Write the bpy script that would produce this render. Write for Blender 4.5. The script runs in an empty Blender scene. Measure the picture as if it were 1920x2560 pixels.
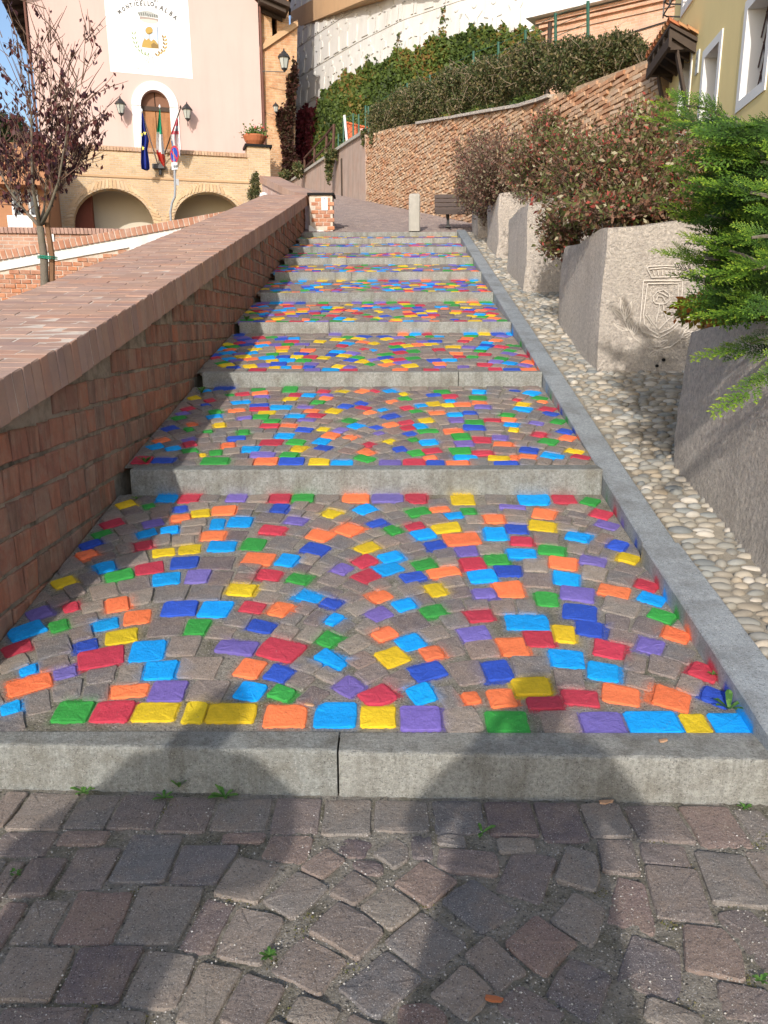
import bpy, bmesh, math, random
import numpy as np
from mathutils import Vector, Matrix
random.seed(7); np.random.seed(7)
rad = math.radians
SC = bpy.context.scene
COL = SC.collection
# ------------------------------------------------------------------ camera
CAM_H, PITCH, ROLL, YAW, FPX = 1.42, rad(13.7), rad(-0.15), rad(0.3), 1923.0
cd = bpy.data.cameras.new('camera'); cam = bpy.data.objects.new('camera', cd); COL.objects.link(cam)
cd.sensor_fit = 'VERTICAL'; cd.sensor_height = 24; cd.lens = 24 * FPX / 2560.0
cd.clip_start = 0.02; cd.clip_end = 600
cam.location = (0, 0, CAM_H)
cam.rotation_euler = (Matrix.Rotation(YAW, 3, 'Z') @ Matrix.Rotation(rad(90) - PITCH, 3, 'X') @ Matrix.Rotation(ROLL, 3, 'Z')).to_euler()
SC.camera = cam
# ------------------------------------------------------------------ light
SUN_EL, SUN_AZ = rad(25), rad(12)      # light travels towards +Y and slightly +X
w = bpy.data.worlds.new('World'); SC.world = w; w.use_nodes = True
nt = w.node_tree; bg = nt.nodes['Background']
sky = nt.nodes.new('ShaderNodeTexSky'); sky.sky_type = 'NISHITA'; sky.sun_disc = False
sky.sun_elevation = SUN_EL; sky.sun_rotation = math.pi + SUN_AZ
sky.air_density = 1.0; sky.dust_density = 2.0; sky.ozone_density = 1.6; sky.altitude = 300
nt.links.new(sky.outputs[0], bg.inputs[0]); bg.inputs[1].default_value = 0.15
sd = bpy.data.lights.new('sun', 'SUN'); sun = bpy.data.objects.new('sun', sd); COL.objects.link(sun)
sd.energy = 2.75; sd.angle = rad(0.7); sd.color = (1.0, 0.935, 0.87)
ldir = Vector((math.sin(SUN_AZ) * math.cos(SUN_EL), math.cos(SUN_AZ) * math.cos(SUN_EL), -math.sin(SUN_EL)))
sun.rotation_euler = ldir.to_track_quat('-Z', 'Y').to_euler()
sun.location = (-4, -12, 9)
vs = SC.view_settings; vs.view_transform = 'Standard'; vs.look = 'None'; vs.gamma = 1; vs.exposure = 0.47
vs.use_curve_mapping = False

# ------------------------------------------------------------------ projection helpers (photograph pixel -> point of the place)
CP, SP = math.cos(PITCH), math.sin(PITCH)
def ray(x, y):
    u = (x - 960) / FPX; v = -(y - 1280) / FPX
    c, s = math.cos(ROLL), math.sin(ROLL)
    u, v = c * u - s * v, s * u + c * v
    a, b = u, CP + v * SP; cy, sy = math.cos(YAW), math.sin(YAW)
    return Vector((cy * a - sy * b, sy * a + cy * b, -SP + v * CP))
def atY(x, y, Y):
    d = ray(x, y); t = Y / d[1]; return Vector((d[0] * t, Y, CAM_H + d[2] * t))
class Plane:
    """vertical plane through P0 along horizontal unit u; n points to the viewer"""
    def __init__(s, P0, u):
        s.P = Vector(P0); s.u = Vector((u[0], u[1], 0)).normalized(); s.n = Vector((s.u.y, -s.u.x, 0))
        if s.n.dot(Vector((0, 0, 0)) - s.P) < 0: s.n = -s.n
    def hit(s, x, y, off=0.0):
        d = ray(x, y); O = Vector((0, 0, CAM_H)); P = s.P + s.n * off
        t = (P - O).dot(s.n) / d.dot(s.n); return O + d * t
    def uz(s, x, y, off=0.0):
        h = s.hit(x, y, off); return ((h - s.P).dot(s.u), h.z)
    def pt(s, u, z, off=0.0):
        q = s.P + s.u * u + s.n * off; return Vector((q.x, q.y, z))
def lerp(a, b, t): return a + (b - a) * t
def pl(K, x):
    if x <= K[0][0]:
        a, b = K[0], K[1]
    elif x >= K[-1][0]:
        a, b = K[-2], K[-1]
    else:
        for a, b in zip(K, K[1:]):
            if x <= b[0]: break
    return a[1] + (b[1] - a[1]) * (x - a[0]) / (b[0] - a[0])

# ------------------------------------------------------------------ object helpers
def tag(o, label=None, cat=None, group=None, kind=None):
    if label: o['label'] = label
    if cat: o['category'] = cat
    if group: o['group'] = group
    if kind: o['kind'] = kind
    return o
def empty(name, loc=(0, 0, 0), label=None, cat=None, group=None, kind=None):
    o = bpy.data.objects.new(name, None); COL.objects.link(o); o.location = loc; o.empty_display_size = .1
    bpy.context.view_layer
    return tag(o, label, cat, group, kind)
def link(name, me, mat, parent=None, M=None):
    o = bpy.data.objects.new(name, me); COL.objects.link(o)
    if mat is not None and len(me.materials) == 0: me.materials.append(mat)
    if parent is not None:
        o.parent = parent
        L = parent_world(parent)
        o.matrix_parent_inverse = L.inverted()
    if M is not None: o.matrix_basis = M
    return o
def parent_world(p):
    M = p.matrix_basis.copy()
    if p.parent: M = parent_world(p.parent) @ p.matrix_parent_inverse @ M
    return M
class MB:
    def __init__(s): s.v = []; s.f = []; s.r = []
    def add(s, vs_, fs, r=None):
        b = len(s.v); s.v += [tuple(p) for p in vs_]
        s.f += [tuple(i + b for i in f) for f in fs]
        s.r += [random.random() if r is None else r] * len(fs)
    def hexa(s, p, r=None):
        s.add(p, [(0, 3, 2, 1), (4, 5, 6, 7), (0, 1, 5, 4), (1, 2, 6, 5), (2, 3, 7, 6), (3, 0, 4, 7)], r)
    def box(s, c, size, M=None, r=None):
        hx, hy, hz = size[0] / 2, size[1] / 2, size[2] / 2
        P = [Vector((x, y, z)) for z in (-hz, hz) for x, y in ((-hx, -hy), (hx, -hy), (hx, hy), (-hx, hy))]
        if M is not None: P = [M @ p for p in P]
        c = Vector(c); s.hexa([p + c for p in P], r)
    def obox(s, pln, u0, u1, z0, z1, o0, o1, r=None):
        """box on a Plane: along u, z, offset o"""
        s.hexa([pln.pt(u0, z0, o0), pln.pt(u1, z0, o0), pln.pt(u1, z0, o1), pln.pt(u0, z0, o1),
                pln.pt(u0, z1, o0), pln.pt(u1, z1, o0), pln.pt(u1, z1, o1), pln.pt(u0, z1, o1)], r)
    def prism(s, bot, top, r=None):
        n = len(bot)
        s.add(list(bot) + list(top), [tuple(range(n))[::-1], tuple(range(n, 2 * n))] + [(i, (i + 1) % n, n + (i + 1) % n, n + i) for i in range(n)], r)
    def tube(s, path, rads, n=8, cap=True, r=None):
        path = [Vector(p) for p in path]; V = []; up = Vector((0, 0, 1)); px = None
        if not hasattr(rads, '__len__'): rads = [rads] * len(path)
        for i, p in enumerate(path):
            t = (path[min(i + 1, len(path) - 1)] - path[max(i - 1, 0)]).normalized()
            if px is None:
                a = up if abs(t.z) < .9 else Vector((1, 0, 0)); px = (a - t * a.dot(t)).normalized()
            else:
                px = (px - t * px.dot(t)).normalized()
            q = t.cross(px)
            for k in range(n):
                a = 2 * math.pi * k / n; V.append(p + (px * math.cos(a) + q * math.sin(a)) * rads[i])
        F = []
        for i in range(len(path) - 1):
            for k in range(n):
                a = i * n + k; b = i * n + (k + 1) % n; F.append((a, b, b + n, a + n))
        if cap: F += [tuple(range(n))[::-1], tuple(range((len(path) - 1) * n, len(path) * n))]
        s.add(V, F, r)
    def lathe(s, c, prof, n=12, r=None, axis=None):
        V = []; c = Vector(c)
        for rr, z in prof:
            for k in range(n):
                a = 2 * math.pi * (k + .5) / n; V.append(c + Vector((rr * math.cos(a), rr * math.sin(a), z)))
        F = []
        for i in range(len(prof) - 1):
            for k in range(n):
                a = i * n + k; b = i * n + (k + 1) % n; F.append((a, b, b + n, a + n))
        F += [tuple(range(n))[::-1], tuple(range((len(prof) - 1) * n, len(prof) * n))]
        s.add(V, F, r)
    def obj(s, name, mat, parent=None, smooth=False, kind=None, label=None):
        me = bpy.data.meshes.new(name); me.from_pydata(s.v, [], s.f); me.update()
        a = me.attributes.new('rv', 'FLOAT', 'FACE'); a.data.foreach_set('value', np.array(s.r, dtype=np.float32))
        if smooth: me.polygons.foreach_set('use_smooth', [True] * len(me.polygons))
        o = link(name, me, mat, parent)
        if kind: o['kind'] = kind
        if label: o['label'] = label
        return o
def mesh_np(name, V, F, rv=None, mat=None, parent=None, smooth=False, kind=None):
    V = np.asarray(V, dtype=np.float32); F = np.asarray(F, dtype=np.int32)
    me = bpy.data.meshes.new(name); n, k = F.shape
    me.vertices.add(len(V)); me.vertices.foreach_set('co', V.ravel())
    me.loops.add(n * k); me.loops.foreach_set('vertex_index', F.ravel())
    me.polygons.add(n); me.polygons.foreach_set('loop_start', np.arange(0, n * k, k, dtype=np.int32))
    me.update(calc_edges=True)
    if rv is not None:
        a = me.attributes.new('rv', 'FLOAT', 'FACE'); a.data.foreach_set('value', np.asarray(rv, dtype=np.float32))
    if smooth: me.polygons.foreach_set('use_smooth', np.ones(n, dtype=bool))
    o = link(name, me, mat, parent)
    if kind: o['kind'] = kind
    return o

# ------------------------------------------------------------------ materials
def newmat(name):
    m = bpy.data.materials.new(name); m.use_nodes = True
    return m, m.node_tree, m.node_tree.nodes['Principled BSDF']
def N(t, typ, **kw):
    n = t.nodes.new(typ)
    for k, v in kw.items():
        if hasattr(n, k): setattr(n, k, v)
    return n
def noise(t, scale, detail=4, rough=.6, vec=None, dist=0):
    n = N(t, 'ShaderNodeTexNoise'); n.inputs['Scale'].default_value = scale; n.inputs['Detail'].default_value = detail
    n.inputs['Roughness'].default_value = rough; n.inputs['Distortion'].default_value = dist
    if vec is None:
        g = N(t, 'ShaderNodeNewGeometry'); vec = g.outputs['Position']
    t.links.new(vec, n.inputs['Vector']); return n
def mth(t, op, a, b=None, c=None, clamp=False):
    n = N(t, 'ShaderNodeMath'); n.operation = op; n.use_clamp = clamp
    for i, q in enumerate((a, b, c)):
        if q is None: continue
        if isinstance(q, (int, float)): n.inputs[i].default_value = q
        else: t.links.new(q, n.inputs[i])
    return n.outputs[0]
def ramp(t, fac, stops, interp='LINEAR'):
    n = N(t, 'ShaderNodeValToRGB'); n.color_ramp.interpolation = interp; e = n.color_ramp.elements
    while len(e) < len(stops): e.new(.5)
    for q, (p, c) in zip(e, stops): q.position = p; q.color = (*c, 1) if len(c) == 3 else c
    t.links.new(fac, n.inputs[0]); return n.outputs[0]
def mixc(t, fac, a, b, typ='MIX'):
    n = N(t, 'ShaderNodeMix'); n.data_type = 'RGBA'; n.blend_type = typ
    for i, q in ((0, fac), (6, a), (7, b)):
        if isinstance(q, (int, float)): n.inputs[i].default_value = q
        elif isinstance(q, tuple): n.inputs[i].default_value = (*q, 1)
        else: t.links.new(q, n.inputs[i])
    return n.outputs[2]
def randval(t):
    oi = N(t, 'ShaderNodeObjectInfo'); at = N(t, 'ShaderNodeAttribute'); at.attribute_name = 'rv'
    return mth(t, 'FRACT', mth(t, 'ADD', oi.outputs['Random'], at.outputs['Fac']))
def bump(t, b, h, strength, dist=.01):
    n = N(t, 'ShaderNodeBump'); n.inputs['Strength'].default_value = strength; n.inputs['Distance'].default_value = dist
    t.links.new(h, n.inputs['Height']); t.links.new(n.outputs[0], b.inputs['Normal']); return n
def mat_var(name, stops, rough=.85, ns=30, namt=.35, bs=60, bstr=.4, bdist=.004, interp='LINEAR', spot=None, spots=8, spotamt=.5,
            spec=.3, leaf=False, metal=0, paint=False, speck=0, userand=True, streak=None, specks=420):
    """stops: list of colours spread over a per-piece random value; mottled with noise; spot = second colour in patches"""
    m, t, b = newmat(name)
    st = [(i / max(1, len(stops) - 1) if interp == 'LINEAR' else i / len(stops), c) for i, c in enumerate(stops)]
    if len(stops) == 1: st = [(0, stops[0]), (1, stops[0])]
    c = ramp(t, randval(t), st, interp)
    n1 = noise(t, ns, 5, .65)
    f = mth(t, 'MULTIPLY_ADD', n1.outputs[0], 2 * namt, 1 - namt)
    cc = N(t, 'ShaderNodeCombineColor'); [t.links.new(f, cc.inputs[i]) for i in range(3)]
    c = mixc(t, 1.0, c, cc.outputs[0], 'MULTIPLY')
    if spot:
        n2 = noise(t, spots, 5, .7)
        fm = ramp(t, n2.outputs[0], [(.45, (0, 0, 0)), (.68, (spotamt,) * 3)])
        c = mixc(t, fm, c, spot)
    if streak:
        g = N(t, 'ShaderNodeNewGeometry'); mp = N(t, 'ShaderNodeMapping'); mp.inputs['Scale'].default_value = (streak[1], streak[1], streak[1] * .12)
        t.links.new(g.outputs['Position'], mp.inputs['Vector'])
        n3 = noise(t, 1, 5, .7, mp.outputs[0])
        c = mixc(t, ramp(t, n3.outputs[0], [(.48, (0, 0, 0)), (.75, (streak[2],) * 3)]), c, streak[0])
    if speck:
        n4 = noise(t, specks, 2, .5)
        c = mixc(t, ramp(t, n4.outputs[0], [(.60, (0, 0, 0)), (.72, (speck,) * 3)]), c, (.62, .58, .54))
        n5 = noise(t, specks * .62, 2, .5)
        c = mixc(t, ramp(t, n5.outputs[0], [(.58, (0, 0, 0)), (.7, (speck,) * 3)]), c, (.05, .045, .045))
    if paint:
        at = N(t, 'ShaderNodeAttribute'); at.attribute_name = 'paint'
        nn = noise(t, 230, 5, .75)
        hard = mth(t, 'MULTIPLY', mth(t, 'SUBTRACT', mth(t, 'MULTIPLY', at.outputs['Alpha'], 1.12), nn.outputs[0]), 5.0, clamp=True)
        soft = mth(t, 'MULTIPLY', at.outputs['Alpha'], .35)
        chip = noise(t, 75, 5, .8); ch = mth(t, 'MULTIPLY', mth(t, 'SUBTRACT', chip.outputs[0], .625), 12.0, clamp=True)
        fac = mth(t, 'MULTIPLY', mth(t, 'MAXIMUM', hard, soft), mth(t, 'SUBTRACT', 1.0, mth(t, 'MULTIPLY', ch, .8)), clamp=True)
        pn = noise(t, 38, 6, .7)
        pf = mth(t, 'MULTIPLY_ADD', pn.outputs[0], .62, .68)
        pc = N(t, 'ShaderNodeCombineColor'); [t.links.new(pf, pc.inputs[i]) for i in range(3)]
        pcol = mixc(t, 1.0, at.outputs['Color'], pc.outputs[0], 'MULTIPLY')
        c = mixc(t, fac, c, pcol)
    t.links.new(c, b.inputs['Base Color']); b.inputs['Roughness'].default_value = rough
    b.inputs['Specular IOR Level'].default_value = spec; b.inputs['Metallic'].default_value = metal
    if bstr:
        h = noise(t, bs, 6, .7).outputs[0]; bump(t, b, h, bstr, bdist)
    if leaf:
        tr = N(t, 'ShaderNodeBsdfTranslucent'); t.links.new(c, tr.inputs[0])
        mx = N(t, 'ShaderNodeMixShader'); mx.inputs[0].default_value = .3
        t.links.new(b.outputs[0], mx.inputs[1]); t.links.new(tr.outputs[0], mx.inputs[2])
        t.links.new(mx.outputs[0], t.nodes['Material Output'].inputs[0])
    return m
M = {}
M['cobble'] = mat_var('porphyry', [(.235, .195, .165), (.175, .145, .138), (.31, .26, .21), (.15, .115, .115), (.19, .185, .18), (.24, .165, .14), (.28, .24, .195), (.155, .148, .148), (.26, .225, .19)],
                      rough=.85, ns=30, namt=.38, bs=85, bstr=.9, bdist=.006, spot=(.3, .22, .16), spots=9, spotamt=.45, paint=True, speck=.75, specks=300)
M['bed'] = mat_var('mortar_bed', [(.33, .295, .24), (.31, .28, .23)], rough=.95, ns=70, namt=.6, bs=110, bstr=1.0, bdist=.014, spot=(.12, .115, .065), spots=6, spotamt=.8, paint=True, speck=.8, specks=200)
M['granite'] = mat_var('grey_granite', [(.32, .325, .295), (.27, .285, .265), (.35, .345, .305)], rough=.8, ns=75, namt=.75, bs=120, bstr=1.0, bdist=.009,
                       spot=(.17, .155, .12), spots=7, spotamt=.65, paint=True, speck=.6, streak=((.12, .11, .085), 14, .7), specks=310)
M['kerb'] = mat_var('blue_grey_kerb', [(.27, .305, .325), (.31, .335, .345)], rough=.65, ns=60, namt=.55, bs=130, bstr=.8, bdist=.006,
                    spot=(.15, .155, .15), spots=4.5, spotamt=.75, paint=True, speck=.6, specks=260)
M['wallbrick'] = mat_var('old_red_brick', [(.33, .14, .09), (.26, .14, .10), (.38, .165, .10), (.25, .15, .11), (.42, .16, .09), (.32, .20, .145)], rough=.9, ns=14, namt=.35,
                         bs=120, bstr=.6, bdist=.004, spot=(.36, .28, .2), spots=9, spotamt=.5, streak=((.05, .04, .035), 11, .65))
M['walljoint'] = mat_var('wall_mortar', [(.36, .30, .23)], rough=.95, ns=16, namt=.4, bs=90, bstr=.9, bdist=.01, spot=(.07, .065, .045), spots=5, spotamt=.85)
M['coping'] = mat_var('coping_brick', [(.46, .29, .205), (.39, .245, .18), (.51, .335, .245), (.42, .28, .22), (.47, .265, .18), (.36, .235, .19)], rough=.85, ns=10, namt=.2,
                      bs=150, bstr=.35, bdist=.003, spot=(.30, .21, .18), spots=3, spotamt=.5)
M['copingjoint'] = mat_var('coping_mortar', [(.60, .51, .42)], rough=.95, ns=20, namt=.4, bs=90, bstr=.6)
M['pebble'] = mat_var('river_pebble', [(.33, .30, .24), (.22, .22, .20), (.42, .37, .29), (.17, .185, .185), (.34, .28, .20), (.50, .46, .39), (.24, .25, .235), (.27, .23, .175)],
                      rough=.6, ns=30, namt=.25, bs=120, bstr=.2, bdist=.002)
M['pebblebed'] = mat_var('pebble_mortar', [(.34, .30, .235)], rough=.95, ns=14, namt=.35, bs=120, bstr=.8, bdist=.008, spot=(.17, .15, .11), spots=4, spotamt=.7)
M['block'] = mat_var('rough_granite_block', [(.74, .655, .56), (.70, .63, .545)], rough=.9, ns=48, namt=.6, bs=42, bstr=1.0, bdist=.05,
                     spot=(.42, .36, .31), spots=30, spotamt=.55, speck=.35, specks=150, streak=((.40, .35, .31), 6, .5))
M['groove'] = mat_var('carved_groove', [(.68, .62, .54)], rough=.9, ns=30, namt=.2, bs=60, bstr=.4)
M['soil'] = mat_var('soil', [(.10, .075, .05)], rough=1, ns=10, namt=.4, bs=30, bstr=1, bdist=.02)
M['pink'] = mat_var('pink_plaster', [(.62, .45, .40)], rough=.9, ns=1.2, namt=.05, bs=60, bstr=.15, streak=((.54, .385, .34), 1.2, .6))
M['white'] = mat_var('white_plaster', [(.80, .79, .76)], rough=.85, ns=2, namt=.05, bs=50, bstr=.15)
M['whitestain'] = mat_var('stained_white_plaster', [(.80, .79, .76)], rough=.85, ns=2, namt=.06, bs=50, bstr=.2, streak=((.42, .40, .36), 2.2, .6))
M['cream'] = mat_var('cream_plaster', [(.66, .60, .48)], rough=.9, ns=1, namt=.08, bs=40, bstr=.1)
M['black'] = mat_var('black_iron', [(.03, .03, .03)], rough=.5, ns=10, namt=.1, bstr=0, spec=.5)
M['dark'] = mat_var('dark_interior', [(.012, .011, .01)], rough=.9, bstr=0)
M['zinc'] = mat_var('galvanised_steel', [(.42, .44, .46)], rough=.45, ns=20, namt=.15, bstr=0, metal=.6)
M['wood'] = mat_var('door_wood', [(.34, .155, .06), (.38, .18, .07)], rough=.6, ns=12, namt=.3, bs=30, bstr=.2, streak=((.16, .07, .03), 8, .6))
M['darkwood'] = mat_var('dark_wood', [(.055, .038, .028), (.07, .05, .036)], rough=.75, ns=14, namt=.35, bs=40, bstr=.4)
M['benchwood'] = mat_var('bench_slat_wood', [(.075, .05, .04), (.06, .042, .036)], rough=.55, ns=14, namt=.3, bs=40, bstr=.3)
M['tile'] = mat_var('roof_tile', [(.50, .17, .07), (.42, .15, .07), (.48, .30, .14), (.38, .14, .07)], rough=.8, ns=14, namt=.3, bs=50, bstr=.3)
M['concrete'] = mat_var('bollard_stone', [(.42, .40, .35)], rough=.85, ns=8, namt=.2, bs=80, bstr=.5, streak=((.26, .25, .21), 7, .6))
M['yellow'] = mat_var('yellow_plaster', [(.88, .71, .34)], rough=.9, ns=1.5, namt=.07, bs=60, bstr=.15, streak=((.78, .61, .28), 2, .35))
M['ochre'] = mat_var('ochre_render', [(.52, .34, .19)], rough=.9, ns=2, namt=.12, bs=30, bstr=.3, streak=((.40, .27, .16), 3, .4))
M['glass'] = mat_var('window_glass', [(.02, .025, .035)], rough=.08, bstr=0, spec=.6)
M['lampglass'] = mat_var('lamp_glass', [(.45, .47, .42)], rough=.15, ns=5, namt=.1, bstr=0, spec=.6)
M['paper'] = mat_var('paper', [(.82, .82, .80)], rough=.7, bstr=0, ns=5, namt=.04)
M['ink'] = mat_var('ink', [(.10, .10, .095)], rough=.8, ns=20, namt=.3, bstr=0)
M['inkgrey'] = mat_var('faded_ink', [(.36, .36, .35)], rough=.8, bstr=0)
def flat(name, c, rough=.6, ns=12, namt=.12):
    M[name] = mat_var(name, [c], rough=rough, ns=ns, namt=namt, bstr=0); return M[name]
# ================================================================== painted cobbles
PAINT = {'C': (.005, .33, .80), 'B': (.03, .085, .47), 'P': (.18, .135, .42), 'R': (.50, .045, .075), 'O': (.86, .20, .075), 'Y': (.72, .50, .02), 'G': (.04, .31, .055)}
SX0, SX1 = -1.49, 1.18
# riser front Y, foot z, top z
STEPS = [(2.10, 0.0, .150), (4.155, .508, .648), (5.954, .958, 1.068), (7.56, 1.34, 1.445), (8.904, 1.665, 1.77), (10.093, 1.96, 2.063),
         (11.09, 2.222, 2.3135), (12.094, 2.46, 2.549), (13.03, 2.683, 2.765), (13.80, 2.87, 2.944)]
KT = .125
JOINTS = [[-.155], [], [.54], [-.56], [], [-.45], [-.56], [-.42], [-.41], [-.45, .35]]
KERBTOP = [(2.0, .155), (2.2, .2), (3.39, .43), (4.12, .60), (5.95, 1.05), (13.9, 2.985), (16, 3.45)]
COPTOP = [(1.9, 1.04), (2.89, 1.227), (3.685, 1.367), (5.05, 1.640), (10.95, 2.866), (15.5, 3.834)]
def roadz(Y): return 2.944 + .2 * (Y - 13.93)
def tread(k):
    a, b = STEPS[k], STEPS[k + 1]
    return a[0] + KT, b[0], a[2] - .006, b[1]
def treadz(k, y):
    y0, y1, z0, z1 = tread(k); return z0 + (z1 - z0) * (y - y0) / (y1 - y0)

def stone_mesh(poly, zf, lift, tilt, paint_rgba, spray, name='cobblestone', deep=.03, edge=.0055):
    """poly: list of 2D points; rounded top, recessed joints"""
    P = []
    n = len(poly)
    for i in range(n):
        a, b, c = poly[i - 1], poly[i], poly[(i + 1) % n]
        for q in (a, c):
            L = math.hypot(q[0] - b[0], q[1] - b[1]); t = min(.22, .0075 / max(L, 1e-4))
            P.append((b[0] + (q[0] - b[0]) * t, b[1] + (q[1] - b[1]) * t))
    # subdivide long sides once with a slight irregularity
    Q = []
    for i in range(len(P)):
        a, b = P[i], P[(i + 1) % len(P)]; Q.append(a)
        if math.hypot(a[0] - b[0], a[1] - b[1]) > .05:
            j = random.uniform(-.0022, .0022); L = math.hypot(b[0] - a[0], b[1] - a[1])
            Q.append(((a[0] + b[0]) / 2 + j * (b[1] - a[1]) / L * 1.5, (a[1] + b[1]) / 2 - j * (b[0] - a[0]) / L * 1.5))
    P = Q; m = len(P); cx = sum(p[0] for p in P) / m; cy = sum(p[1] for p in P) / m
    R = max(.01, min(math.hypot(p[0] - cx, p[1] - cy) for p in P))
    V = []; A = []
    def zt(x, y): return zf(y) + lift + tilt[0] * (x - cx) + tilt[1] * (y - cy)
    for s, dz in ((1.0, -deep), (1.0, -edge * .8), (1 - .45 * edge / R, -edge * .12), (1 - 2.6 * edge / R, .0006)):
        for p in P:
            x, y = cx + (p[0] - cx) * s, cy + (p[1] - cy) * s
            V.append((x, y, zt(x, y) + dz + (random.uniform(-.0018, .0014) if dz > -.01 else 0)))
            A.append(dz)
    V.append((cx, cy, zt(cx, cy) + random.uniform(-.001, .003))); A.append(0)
    F = []
    for r in range(3):
        for i in range(m):
            j = (i + 1) % m; F.append((r * m + i, r * m + j, (r + 1) * m + j, (r + 1) * m + i))
    F += [(3 * m + i, 3 * m + (i + 1) % m, 4 * m) for i in range(m)]
    cols = []
    for v, dz in zip(V, A):
        if paint_rgba is not None:
            cols += [*paint_rgba[:3], 1.0 if dz > -.011 else (.75 if dz > -.02 else .3)]
        else:
            cols += list(spray(v[0], v[1])) if spray else [0, 0, 0, 0]
    return V, F, cols
def make_stone(name, V, F, cols, mat, parent):
    me = bpy.data.meshes.new(name); me.from_pydata(V, [], F); me.update()
    a = me.color_attributes.new('paint', 'FLOAT_COLOR', 'POINT'); a.data.foreach_set('color', np.array(cols, dtype=np.float32))
    return link(name, me, mat, parent)

def clip_poly(P, p0, n):
    out = []; m = len(P)
    for i in range(m):
        a, b = P[i], P[(i + 1) % m]
        da = (a[0] - p0[0]) * n[0] + (a[1] - p0[1]) * n[1]; db = (b[0] - p0[0]) * n[0] + (b[1] - p0[1]) * n[1]
        if da <= 0: out.append(a)
        if (da < 0 and db > 0) or (da > 0 and db < 0):
            t = da / (da - db); out.append((a[0] + (b[0] - a[0]) * t, a[1] + (b[1] - a[1]) * t))
    return out
def cells(seeds, bounds, gap=.008, grow=1.05):
    """seeds: (x,y,hw,hh,ang,code); bounds x0,x1,y0,y1 -> list of (poly, seed)"""
    # every pair of neighbours is parted by the straight line that separates their (grown) boxes best: setts stay four-sided
    gr = [grow if q[5] else grow * 1.13 for q in seeds]
    S = np.array([(q[0], q[1], q[2] * g, q[3] * g, q[4]) for q, g in zip(seeds, gr)]); out = []
    for i, s in enumerate(seeds):
        x, y, hw, hh, a = S[i]; c, sn = math.cos(a), math.sin(a)
        P = [(x + c * u * hw - sn * v * hh, y + sn * u * hw + c * v * hh) for u, v in ((-1, -1), (1, -1), (1, 1), (-1, 1))]
        d = np.hypot(S[:, 0] - x, S[:, 1] - y)
        for j in np.where((d < .36) & (d > 1e-6))[0]:
            dx, dy = S[j, 0] - x, S[j, 1] - y; best = None
            for an in (a, a + math.pi / 2, S[j, 4], S[j, 4] + math.pi / 2):
                nx, ny = math.cos(an), math.sin(an); D = dx * nx + dy * ny
                if D < 0: nx, ny, D = -nx, -ny, -D
                def ext(q):
                    ca, sa = math.cos(q[4]), math.sin(q[4]); return abs(nx * ca + ny * sa) * q[2] + abs(-nx * sa + ny * ca) * q[3]
                e1, e2 = ext(S[i]), ext(S[j]); sep = D - e1 - e2
                if best is None or sep > best[0]: best = (sep, nx, ny, e1, e2)
            sep, nx, ny, e1, e2 = best
            t = e1 + sep * e1 / (e1 + e2)
            P = clip_poly(P, (x + nx * (t - gap / 2), y + ny * (t - gap / 2)), (nx, ny))
            if len(P) < 3: break
        x0, x1, y0, y1 = bounds
        if len(P) >= 3:
            for p0, n in (((x0, 0), (-1, 0)), ((x1, 0), (1, 0)), ((0, y0), (0, -1)), ((0, y1), (0, 1))): P = clip_poly(P, p0, n) if len(P) > 2 else P
        if len(P) < 3: continue
        # drop tiny edges
        Q = [p for k, p in enumerate(P) if math.hypot(p[0] - P[k - 1][0], p[1] - P[k - 1][1]) > .006]
        if len(Q) < 3: continue
        A = abs(sum(Q[k - 1][0] * Q[k][1] - Q[k][0] * Q[k - 1][1] for k in range(len(Q)))) / 2
        if A < .0016: continue
        out.append((Q, s))
    return out
def arc_ang(x):
    xp = -.77 if x < -.12 else .53
    d = max(-.70, min(.70, x - xp)); return -math.asin(d / .98)
def arc_seeds(y0, y1, size=.125, fixed=(), jit=.006, rowjit=0):
    out = []
    hd = size * .5
    # straight header rows along the two kerbs
    for yy in (y0 + hd, y1 - hd * .9):
        x = SX0 + .03
        while x < SX1 - .05:
            wd = random.uniform(.85, 1.25) * size; out.append((x + wd / 2, yy + random.uniform(-jit, jit), wd / 2 - .004, hd * .92, random.uniform(-.05, .05), None)); x += wd + .004
    R = .98
    for xp, xa, xb in ((-.77, SX0 - .02, -.12), (.53, -.12, SX1 + .02)):
        k = -8
        while True:
            yp = y0 + size + hd + k * size * 1.04 + rowjit
            if yp - .3 > y1: break
            s = random.uniform(0, size)
            arc0 = -math.asin(.72 / R); th = arc0 + s / R
            while th < -arc0:
                x = xp + R * math.sin(th); y = yp + R * math.cos(th) - R
                if xa <= x <= xb and y0 + size * 1.25 < y < y1 - size * 1.2:
                    wd = random.uniform(.85, 1.2) * size
                    out.append((x + random.uniform(-jit, jit), y + random.uniform(-jit, jit), wd / 2, size * random.uniform(.44, .54), -th, None))
                    th += (wd + .006) / R
                else: th += .02
            k += 1
    keep = list(fixed)
    for s in out:
        ok = True
        for q in keep:
            ca, sa = math.cos(q[4]), math.sin(q[4]); dx, dy = s[0] - q[0], s[1] - q[1]
            a, b = abs(dx * ca + dy * sa), abs(-dx * sa + dy * ca)
            if a < q[2] + s[2] * .62 and b < q[3] + s[3] * .62: ok = False; break
        if ok: keep.append(s)
    # second pass: fill holes with small stones
    g = size * .42
    for y in np.arange(y0 + hd, y1 - hd * .5, .03):
        for x in np.arange(SX0 + .05, SX1 - .04, .03):
            if all((abs(q[0] - x) > q[2] + g * .58 or abs(q[1] - y) > q[3] + g * .52) if abs(q[4]) < .3 else math.hypot(q[0] - x, q[1] - y) > (q[2] + q[3]) * .5 + g * .62 for q in keep):
                keep.append((x, y, g, g, arc_ang(x), None))
    return keep
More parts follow.
